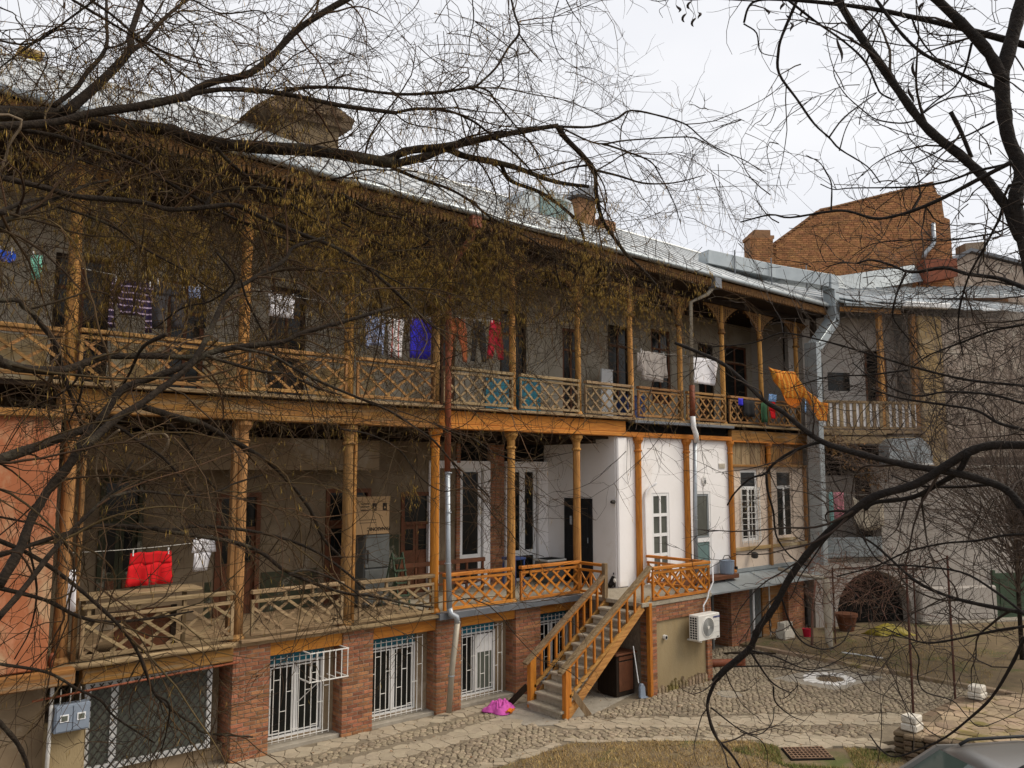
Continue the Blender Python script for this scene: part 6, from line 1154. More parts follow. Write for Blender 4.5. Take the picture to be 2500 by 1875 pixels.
LB=[([[0.63,6.54,7.15,0.0504],[0.86,6.56,7.23,0.0509],[1.2,6.58,7.33,0.0514],[1.51,6.59,7.35,0.0518],[1.96,6.57,7.43,0.0521],[2.14,6.57,7.42,0.0522],[2.38,6.55,7.42,0.0523],[2.83,6.49,7.48,0.0523],[3.16,6.43,7.53,0.0523],[3.45,6.38,7.55,0.0521],[3.85,6.3,7.56,0.0519],[3.95,6.27,7.57,0.0518]],1),
([[3.84,6.36,7.59,0.0432],[3.95,6.32,7.64,0.0419],[4.11,6.26,7.73,0.0399],[4.46,6.11,7.82,0.0358],[4.89,5.93,7.98,0.0305],[5.25,5.77,8.1,0.0261],[5.48,5.67,8.17,0.0233]],1),
([[3.95,6.27,7.56,0.0396],[4.25,6.21,7.69,0.0366],[4.45,6.16,7.8,0.0345],[4.65,6.12,7.77,0.0324],[5.07,6.03,7.77,0.0282],[5.33,5.97,7.74,0.0255],[5.56,5.92,7.7,0.023],[5.77,5.87,7.69,0.0208],[6.04,5.79,7.7,0.0179]],1),
([[5.07,6.08,7.79,0.0218],[5.22,6.09,7.65,0.0201],[5.56,5.99,7.57,0.0173],[5.93,5.92,7.39,0.014],[6.08,5.93,7.25,0.0123],[6.19,6.0,7.02,0.0101],[6.19,6.18,6.8,0.0076]],0.45),
([[5.48,5.67,8.16,0.0132],[5.84,5.55,8.22,0.0122],[6.11,5.45,8.35,0.0113],[6.28,5.39,8.47,0.0107],[6.64,5.27,8.47,0.0097],[6.88,5.19,8.44,0.0089],[6.99,5.16,8.4,0.0085],[7.18,5.12,8.3,0.0079],[7.4,5.05,8.22,0.0071],[7.68,4.96,8.16,0.0062],[7.97,4.88,8.05,0.0052]],0.45),
([[5.48,5.67,8.16,0.0311],[5.58,5.67,8.07,0.0299],[5.78,5.64,7.94,0.0278],[5.96,5.63,7.8,0.0258],[6.05,5.69,7.6,0.0238],[6.2,5.75,7.37,0.0212],[6.36,5.74,7.21,0.0192],[6.55,5.72,7.04,0.0168],[6.76,5.68,6.9,0.0146],[6.99,5.64,6.72,0.0119]],0.45),
([[5.51,5.64,8.14,0.0101],[5.81,5.57,8.07,0.0093],[5.99,5.52,8.07,0.0089],[6.25,5.43,8.15,0.0083],[6.89,5.2,8.29,0.0067],[7.1,5.12,8.28,0.0061],[7.47,5.02,8.16,0.0051]],0.45),
([[5.93,5.6,7.8,0.0135],[6.26,5.55,7.8,0.0118],[6.58,5.51,7.79,0.0101],[6.89,5.45,7.84,0.0084],[7.13,5.39,7.91,0.0071],[7.45,5.32,8.04,0.0052]],0.45),
([[5.88,5.64,7.85,0.0119],[5.85,5.88,7.88,0.01],[5.83,6.1,7.87,0.0082],[5.79,6.37,7.93,0.0059]],0.45),
([[5.93,5.6,7.78,0.0096],[6.19,5.6,7.95,0.0085],[6.43,5.59,8.11,0.0075],[6.7,5.58,8.12,0.0064],[6.98,5.59,8.06,0.0052]],0.45),
([[6.13,5.65,8.15,0.0114],[6.41,5.57,8.11,0.0102],[6.7,5.5,8.06,0.009],[6.85,5.49,7.94,0.0081],[7.1,5.51,7.71,0.0066],[7.28,5.55,7.49,0.0052]],0.45),
([[3.95,6.29,7.52,0.0173],[4.28,6.32,7.5,0.0161],[4.62,6.33,7.49,0.0147],[4.93,6.36,7.43,0.0135],[5.18,6.39,7.34,0.0123],[5.49,6.4,7.28,0.011],[5.82,6.4,7.2,0.0095],[6.02,6.42,7.12,0.0085]],1),
([[0.6,6.19,6.93,0.0251],[0.81,6.2,7.0,0.0265],[1.13,6.2,7.12,0.0286],[1.36,6.18,7.25,0.0301],[1.66,6.15,7.38,0.032],[2.0,6.1,7.55,0.0341]],1),
([[1.98,6.12,7.55,0.027],[2.13,6.07,7.68,0.027],[2.4,5.98,7.81,0.0269],[2.56,5.93,7.98,0.0268],[2.72,5.88,8.22,0.0266],[2.89,5.82,8.4,0.0265],[3.1,5.74,8.59,0.0264],[3.42,5.62,8.87,0.0261]],1),
([[1.99,6.11,7.54,0.0211],[2.06,6.09,7.59,0.021],[2.3,6.05,7.68,0.0204],[2.65,5.97,7.73,0.0196],[2.9,5.92,7.74,0.019],[3.16,5.86,7.74,0.0184],[3.61,5.74,7.77,0.0172]],1),
([[3.61,5.74,7.77,0.0133],[3.82,5.71,7.86,0.0127],[4.12,5.66,7.91,0.0119],[4.36,5.63,7.88,0.0112],[4.53,5.62,7.82,0.0106],[4.86,5.6,7.68,0.0095],[5.1,5.61,7.55,0.0086],[5.42,5.62,7.33,0.0074],[5.74,5.59,7.17,0.0062]],1),
([[2.67,6.02,7.75,0.0125],[2.84,5.96,7.83,0.0125],[3.15,5.85,7.89,0.0125],[3.37,5.77,7.9,0.0124],[3.64,5.67,7.92,0.0124],[3.95,5.54,7.99,0.0123],[4.24,5.42,8.09,0.0123]],1),
([[4.24,5.42,8.09,0.0096],[4.42,5.37,8.3,0.01],[4.54,5.34,8.52,0.0104],[4.65,5.31,8.7,0.0108],[4.65,5.38,8.92,0.0111],[4.65,5.45,9.17,0.0115]],1),
([[4.24,5.42,8.09,0.0096],[4.38,5.42,8.09,0.0091],[4.48,5.45,8.05,0.0087],[4.67,5.49,7.96,0.008],[5.06,5.56,7.78,0.0065],[5.3,5.64,7.61,0.0053]],1),
([[3.61,5.74,7.76,0.0066],[3.78,5.75,7.72,0.0061],[4.17,5.72,7.76,0.005],[4.39,5.72,7.72,0.0042],[4.6,5.7,7.71,0.0036]],1),
([[4.16,5.38,8.85,0.0061],[4.23,5.45,8.72,0.0057],[4.26,5.55,8.58,0.0051],[4.3,5.62,8.46,0.0047],[4.28,5.78,8.34,0.0041],[4.24,5.93,8.23,0.0036]],1),
([[4.62,5.28,8.66,0.0084],[4.83,5.37,8.63,0.0064],[5.05,5.44,8.6,0.0044]],0.6),
([[4.31,5.53,8.77,0.0063],[4.46,5.5,8.71,0.0059],[4.65,5.47,8.63,0.0053],[4.74,5.45,8.59,0.005],[4.84,5.54,8.39,0.0043],[4.86,5.67,8.22,0.0037]],0.6),
([[4.61,5.27,8.74,0.0049],[4.82,5.3,8.84,0.0041],[5.13,5.32,8.99,0.003]],0.6),
([[4.87,5.02,8.96,0.0056],[4.9,5.11,8.87,0.0051],[4.94,5.19,8.77,0.0046],[5.04,5.23,8.65,0.0041],[5.14,5.24,8.58,0.0037],[5.35,5.2,8.52,0.003]],0.6),
([[4.79,4.84,8.85,0.0055],[5.08,5.05,8.94,0.004],[5.29,5.18,9.0,0.003]],1),
([[1.25,6.51,7.33,0.0375],[1.5,6.61,7.69,0.0326],[1.71,6.7,8.04,0.0279],[1.74,6.78,8.23,0.0258],[1.79,6.85,8.42,0.0235],[1.88,6.95,8.75,0.0196]],1),
([[1.73,6.78,8.08,0.0213],[1.85,6.82,8.23,0.0191],[2.01,6.88,8.51,0.0156],[2.21,6.94,8.79,0.0116],[2.31,6.95,8.93,0.0096]],1),
([[1.18,6.56,7.38,0.0205],[1.33,6.62,7.58,0.0186],[1.42,6.69,7.77,0.0171],[1.56,6.77,8.05,0.0148],[1.59,6.93,8.38,0.0124],[1.61,7.07,8.67,0.0103]],1),
([[1.54,6.69,8.01,0.0085],[1.68,6.74,8.12,0.0078],[1.88,6.82,8.39,0.0067],[2.05,6.94,8.76,0.0053]],1),
([[1.27,6.62,8.28,0.0117],[1.42,6.63,8.24,0.0109],[1.59,6.63,8.19,0.01],[1.77,6.63,8.13,0.0091],[2.01,6.64,8.01,0.0077],[2.24,6.63,7.92,0.0064]],1),
([[1.37,6.53,8.28,0.0117],[1.53,6.55,8.23,0.0108],[1.69,6.58,8.16,0.0099],[1.85,6.59,8.1,0.0089],[2.09,6.58,8.07,0.0076],[2.3,6.56,8.07,0.0064]],1),
([[0.82,6.8,7.87,0.008],[1.06,6.83,7.94,0.0071],[1.23,6.86,8.12,0.0064],[1.39,6.87,8.2,0.0058],[1.6,6.88,8.24,0.005]],1),
([[1.38,6.27,8.18,0.0091],[1.18,6.8,8.06,0.0075],[1.08,7.04,8.01,0.0067],[0.94,7.38,7.92,0.0056],[0.88,7.54,7.86,0.005]],1),
([[1.66,6.28,8.3,0.007],[1.75,6.36,8.27,0.0065],[1.98,6.46,8.27,0.0053],[2.28,6.52,8.43,0.0039]],1),
([[2.03,6.21,8.39,0.0073],[2.27,6.24,8.38,0.0064],[2.58,6.23,8.52,0.0052],[2.7,6.25,8.48,0.0047],[2.9,6.25,8.5,0.004]],1),
([[2.46,6.19,7.88,0.005],[2.74,6.19,8.03,0.0045],[3.02,6.19,8.19,0.004],[3.32,6.18,8.29,0.0034]],1),
([[0.83,6.75,8.1,0.0057],[0.95,6.8,8.07,0.0054],[1.04,6.85,8.01,0.0051],[1.19,6.93,7.91,0.0046],[1.16,7.18,7.76,0.0041],[1.14,7.35,7.66,0.0038]],1),
([[0.94,6.28,7.04,0.0159],[1.21,6.34,7.08,0.0153],[1.47,6.39,7.08,0.0147],[1.7,6.42,7.07,0.0141],[1.88,6.46,7.01,0.0136],[2.07,6.49,6.95,0.013],[2.31,6.52,6.88,0.0123],[2.6,6.54,6.8,0.0114],[2.95,6.54,6.73,0.0103],[3.54,6.49,6.68,0.0084]],1),
([[0.77,6.22,6.66,0.0215],[0.84,6.22,6.66,0.0214],[1.11,6.22,6.65,0.0208],[1.3,6.21,6.63,0.0204],[1.7,6.17,6.67,0.0195],[1.91,6.14,6.65,0.019],[2.16,6.1,6.71,0.0183],[2.37,6.05,6.76,0.0178],[2.58,6.03,6.7,0.0172],[2.83,5.99,6.63,0.0165],[3.22,5.92,6.53,0.0154],[3.57,5.87,6.34,0.0143],[3.87,5.85,6.13,0.0132],[4.13,5.82,5.96,0.0123]],1),
([[2.22,6.28,6.77,0.0121],[2.28,6.3,6.89,0.0119],[2.39,6.29,6.95,0.0115],[2.67,6.25,7.03,0.0108],[2.92,6.21,7.05,0.0102],[3.11,6.18,7.16,0.0096],[3.33,6.13,7.24,0.009],[3.52,6.09,7.34,0.0084],[4.01,5.98,7.42,0.007]],1),
([[0.79,6.12,6.27,0.0211],[0.84,6.15,6.32,0.0201],[0.98,6.21,6.45,0.0176],[1.17,6.26,6.59,0.0143],[1.38,6.32,6.76,0.0105],[1.53,6.34,6.84,0.008]],1),
([[0.77,6.0,6.34,0.0177],[0.83,6.05,6.38,0.0166],[1.02,6.21,6.54,0.0123],[1.23,6.35,6.64,0.0077]],1),
([[1.21,6.38,6.58,0.0099],[1.41,6.43,6.57,0.0093],[1.63,6.48,6.53,0.0087],[1.78,6.53,6.46,0.0081],[1.95,6.57,6.4,0.0076],[2.2,6.62,6.32,0.0067],[2.45,6.67,6.21,0.0058],[2.64,6.67,6.2,0.0052]],1),
([[0.83,5.98,7.01,0.009],[0.85,6.07,6.83,0.0086],[0.83,6.16,6.68,0.0082]],0.1),
([[2.29,6.28,7.27,0.016],[2.44,6.35,7.2,0.0149],[2.68,6.42,7.12,0.0133],[2.9,6.46,7.09,0.0119],[3.15,6.52,6.99,0.0101],[3.57,6.56,6.9,0.0071]],1),
([[2.31,6.41,7.25,0.0081],[2.46,6.62,7.12,0.0073],[2.62,6.77,7.02,0.0066],[2.85,6.99,6.86,0.0054],[3.06,7.16,6.71,0.0043]],1),
([[1.1,6.67,7.08,0.008],[1.28,6.69,7.08,0.0076],[1.46,6.71,7.07,0.0072],[1.79,6.73,7.03,0.0065],[1.97,6.74,6.98,0.0061],[2.27,6.72,6.99,0.0055],[2.61,6.73,6.86,0.0046]],1),
([[3.4,6.27,7.15,0.0136],[3.64,6.34,7.11,0.0131],[3.86,6.38,7.08,0.0126],[4.17,6.41,7.11,0.0118],[4.31,6.45,7.05,0.0114],[4.48,6.52,6.95,0.0109],[4.27,7.62,6.84,0.008],[4.48,7.82,6.58,0.0068]],1),
([[3.61,6.65,7.02,0.0086],[3.88,6.65,6.95,0.008],[4.18,6.66,6.86,0.0071],[4.53,6.61,6.94,0.0062],[4.84,6.57,7.04,0.0054],[5.12,6.52,7.2,0.0046],[5.27,6.5,7.32,0.0041]],1),
([[0.71,5.66,5.35,0.0307],[0.83,5.71,5.36,0.0297],[0.97,5.77,5.34,0.0286],[1.18,5.83,5.35,0.0268],[1.34,5.87,5.42,0.0252],[1.48,5.9,5.48,0.0238],[1.58,5.92,5.49,0.0228],[1.74,5.94,5.51,0.0212],[2.01,5.97,5.53,0.0184],[2.16,5.98,5.56,0.0169]],1),
([[0.77,5.69,4.75,0.0325],[0.87,5.73,4.78,0.0315],[1.12,5.79,4.88,0.0288],[1.32,5.83,4.97,0.0266],[1.47,5.85,5.03,0.0249]],1),
([[0.88,5.57,4.05,0.0301],[0.98,5.63,4.23,0.0293],[1.05,5.7,4.42,0.0286],[1.08,5.71,4.48,0.0283],[1.15,5.74,4.61,0.0277],[1.26,5.76,4.76,0.0269],[1.33,5.8,4.9,0.0262],[1.43,5.81,5.04,0.0254],[1.55,5.83,5.24,0.0244],[1.64,5.82,5.3,0.0238],[1.8,5.79,5.37,0.0229],[1.95,5.76,5.44,0.022],[2.08,5.74,5.53,0.0212],[2.25,5.7,5.59,0.0202],[2.46,5.65,5.63,0.019],[2.62,5.61,5.67,0.018],[2.72,5.59,5.73,0.0173],[3.01,5.5,5.84,0.0155],[3.39,5.39,5.99,0.0131]],1),
([[1.27,5.52,4.84,0.0246],[1.47,5.6,5.04,0.0235],[1.62,5.64,5.14,0.0227],[1.75,5.67,5.25,0.0219],[1.87,5.69,5.35,0.0212],[1.98,5.72,5.46,0.0204],[2.1,5.78,5.67,0.0193],[2.27,5.88,6.01,0.0174],[2.42,5.89,6.13,0.0164],[2.7,5.88,6.34,0.0144],[2.79,5.9,6.47,0.0135],[3.04,5.87,6.59,0.0118]],1),
([[1.66,5.68,5.13,0.0213],[1.92,5.78,5.08,0.0204],[2.1,5.85,5.05,0.0197],[2.4,5.97,4.93,0.0184],[2.66,6.06,4.81,0.0172],[2.87,6.14,4.68,0.0161],[3.19,6.3,4.4,0.0142],[3.4,6.45,4.14,0.0125],[3.63,6.54,3.95,0.0111]],1),
([[0.84,6.02,5.79,0.0167],[0.99,6.03,5.77,0.0157],[1.09,6.06,5.69,0.0149],[1.23,6.14,5.52,0.0136],[1.28,6.23,5.38,0.0127],[1.38,6.33,5.19,0.0113],[1.45,6.4,5.05,0.0104]],1),
([[1.74,5.54,5.61,0.016],[1.67,5.79,5.55,0.0131],[1.66,6.02,5.4,0.0099],[1.65,6.19,5.29,0.0074]],1),
([[1.41,5.77,5.04,0.0117],[1.55,5.78,4.99,0.011],[1.67,5.79,4.91,0.0104],[1.84,5.81,4.8,0.0094],[2.02,5.86,4.62,0.0082],[2.12,5.9,4.48,0.0074]],0.3),
([[1.68,5.82,4.92,0.0095],[1.75,5.8,4.96,0.0091],[1.83,5.77,4.96,0.0088],[1.86,5.78,4.91,0.0086],[1.85,5.84,4.84,0.0082],[1.8,5.95,4.77,0.0077],[1.74,6.06,4.71,0.0073]],0.1),
([[1.49,5.58,4.97,0.0077],[1.45,5.69,4.91,0.0072],[1.43,5.78,4.83,0.0067],[1.43,5.85,4.73,0.0061],[1.47,5.91,4.62,0.0055]],0.1),
([[1.27,5.71,5.37,0.0083],[1.27,5.77,5.3,0.0078],[1.24,5.86,5.24,0.0072],[1.18,6.0,5.18,0.0064],[1.11,6.14,5.14,0.0055]],0.3),
([[1.27,5.71,5.37,0.0077],[1.3,5.75,5.29,0.0072],[1.31,5.85,5.18,0.0065],[1.29,6.01,5.03,0.0055]],0.3),
([[1.42,5.43,4.55,0.0099],[1.63,5.59,4.58,0.0094],[2.01,5.82,4.54,0.0086],[2.27,5.96,4.56,0.0079],[2.45,6.05,4.62,0.0074],[2.71,6.16,4.68,0.0065]],1),
([[0.87,5.47,3.88,0.0204],[1.0,5.54,4.02,0.0182],[1.17,5.62,4.24,0.0152],[1.35,5.67,4.43,0.0122],[1.51,5.7,4.59,0.0095],[1.58,5.73,4.7,0.008],[1.63,5.75,4.78,0.0069]],1),
([[2.02,5.58,5.5,0.0124],[2.26,5.73,5.48,0.0117],[2.56,5.89,5.46,0.0106],[2.8,5.99,5.47,0.0098],[3.14,6.14,5.4,0.0084],[3.43,6.24,5.36,0.0072]],1),
([[2.15,5.46,5.56,0.011],[2.44,5.48,5.53,0.0107],[2.63,5.51,5.46,0.0105],[2.83,5.54,5.39,0.0102],[3.05,5.55,5.32,0.01],[3.25,5.55,5.26,0.0097],[3.51,5.56,5.18,0.0093],[3.77,5.57,5.05,0.0089],[3.94,5.58,4.96,0.0086],[4.15,5.61,4.79,0.0082],[4.34,5.62,4.66,0.0078],[4.58,5.64,4.49,0.0074]],1),
([[1.88,6.02,5.11,0.0114],[2.19,6.41,4.93,0.01],[2.45,6.77,4.71,0.0085],[2.67,7.01,4.56,0.0072]],1),
([[2.32,5.76,6.11,0.0089],[2.42,5.87,5.98,0.0083],[2.64,6.03,5.76,0.0073],[2.88,6.17,5.52,0.0062],[3.08,6.28,5.3,0.0052]],1),
([[2.17,5.86,6.31,0.0089],[2.36,5.98,6.16,0.0083],[2.31,6.31,6.04,0.0076],[2.2,6.65,6.02,0.0069],[2.11,7.03,5.89,0.0061]],0.5),
([[3.16,5.8,6.41,0.0075],[3.47,5.84,6.4,0.007],[3.81,5.9,6.33,0.0064],[4.25,5.93,6.28,0.0056],[4.48,6.0,6.14,0.0051],[4.78,6.03,6.02,0.0045],[5.04,6.12,5.83,0.0038]],1),
([[3.25,5.91,5.05,0.0081],[3.58,5.97,5.01,0.0075],[3.9,6.04,4.89,0.0068],[4.18,6.15,4.67,0.0061],[4.47,6.21,4.53,0.0054],[4.75,6.22,4.56,0.0047],[5.13,6.21,4.63,0.0038]],1),
([[4.28,6.07,5.15,0.0077],[4.46,6.08,5.08,0.0073],[4.73,6.08,5.02,0.0068],[5.03,6.09,4.88,0.0061],[5.4,6.06,4.82,0.0053],[5.97,5.98,4.91,0.004]],1),
([[5.95,6.22,7.06,0.0117],[6.11,6.35,6.87,0.0102],[6.34,6.46,6.66,0.0084],[6.67,6.52,6.44,0.0062],[6.89,6.59,6.26,0.0045]],1),
([[4.19,5.67,4.79,0.006],[4.4,5.76,4.61,0.0055],[4.61,5.8,4.48,0.0051],[4.83,5.88,4.3,0.0046],[5.03,5.91,4.17,0.0042],[5.27,5.97,3.97,0.0036],[5.54,5.97,3.88,0.003]],1),
([[0.87,5.82,4.19,0.0157],[0.92,5.83,4.2,0.0156],[1.26,5.9,4.3,0.0148],[1.54,5.92,4.35,0.0142],[1.95,5.93,4.3,0.0131],[2.16,5.93,4.32,0.0126],[2.61,5.9,4.25,0.0113],[2.98,5.88,4.12,0.0102],[3.27,5.88,3.94,0.0092],[3.49,5.89,3.76,0.0084]],1),
([[1.83,5.9,4.32,0.0166],[1.94,5.9,4.29,0.0162],[2.37,5.88,4.2,0.0149],[2.61,5.88,4.1,0.014],[2.83,5.89,3.94,0.0132],[3.26,5.85,3.76,0.0116],[3.48,5.81,3.72,0.0108],[3.8,5.75,3.63,0.0096],[4.04,5.71,3.58,0.0087]],1),
([[0.91,5.95,4.01,0.0148],[0.95,5.97,3.99,0.0146],[1.24,6.11,3.87,0.0133],[1.46,6.22,3.73,0.0123],[1.67,6.28,3.66,0.0112],[2.0,6.35,3.64,0.0095],[2.3,6.4,3.65,0.0079]],1),
([[0.89,5.92,4.3,0.0148],[0.93,5.92,4.28,0.0147],[1.11,5.94,4.18,0.014],[1.34,5.98,4.0,0.0131],[1.6,6.03,3.75,0.012],[1.74,6.07,3.59,0.0113],[1.83,6.11,3.45,0.0107],[1.92,6.17,3.26,0.0101],[1.99,6.22,3.13,0.0096],[2.1,6.24,3.01,0.009],[2.28,6.24,2.86,0.0082],[2.38,6.24,2.78,0.0078],[2.71,6.18,2.7,0.0063]],1),
([[0.94,5.86,3.57,0.0109],[0.96,5.87,3.55,0.0108],[1.25,6.02,3.43,0.0096],[1.46,6.14,3.27,0.0086],[1.63,6.22,3.15,0.0078],[1.76,6.32,2.99,0.0071],[2.08,6.46,2.72,0.0054]],1),
([[0.89,5.53,3.33,0.017],[0.94,5.54,3.27,0.0159],[1.02,5.57,3.16,0.0142],[1.08,5.62,3.04,0.0123],[1.11,5.66,2.95,0.0111]],1),
([[1.11,5.97,4.46,0.009],[1.13,6.16,4.24,0.0081],[1.23,6.36,3.92,0.0068],[1.25,6.59,3.62,0.0055],[1.21,6.84,3.38,0.0045]],1),
([[2.47,5.14,4.03,0.008],[2.67,5.26,4.03,0.0074],[3.04,5.46,3.89,0.0063],[3.43,5.68,3.67,0.0049]],1),
([[1.85,5.78,3.24,0.008],[2.0,5.95,3.11,0.0072],[2.1,6.27,2.86,0.0061],[2.19,6.65,2.58,0.0048]],0.5),
([[0.91,5.88,4.43,0.0074],[1.06,6.01,4.39,0.0065],[1.22,6.14,4.34,0.0055],[1.38,6.31,4.2,0.0043]],1)]
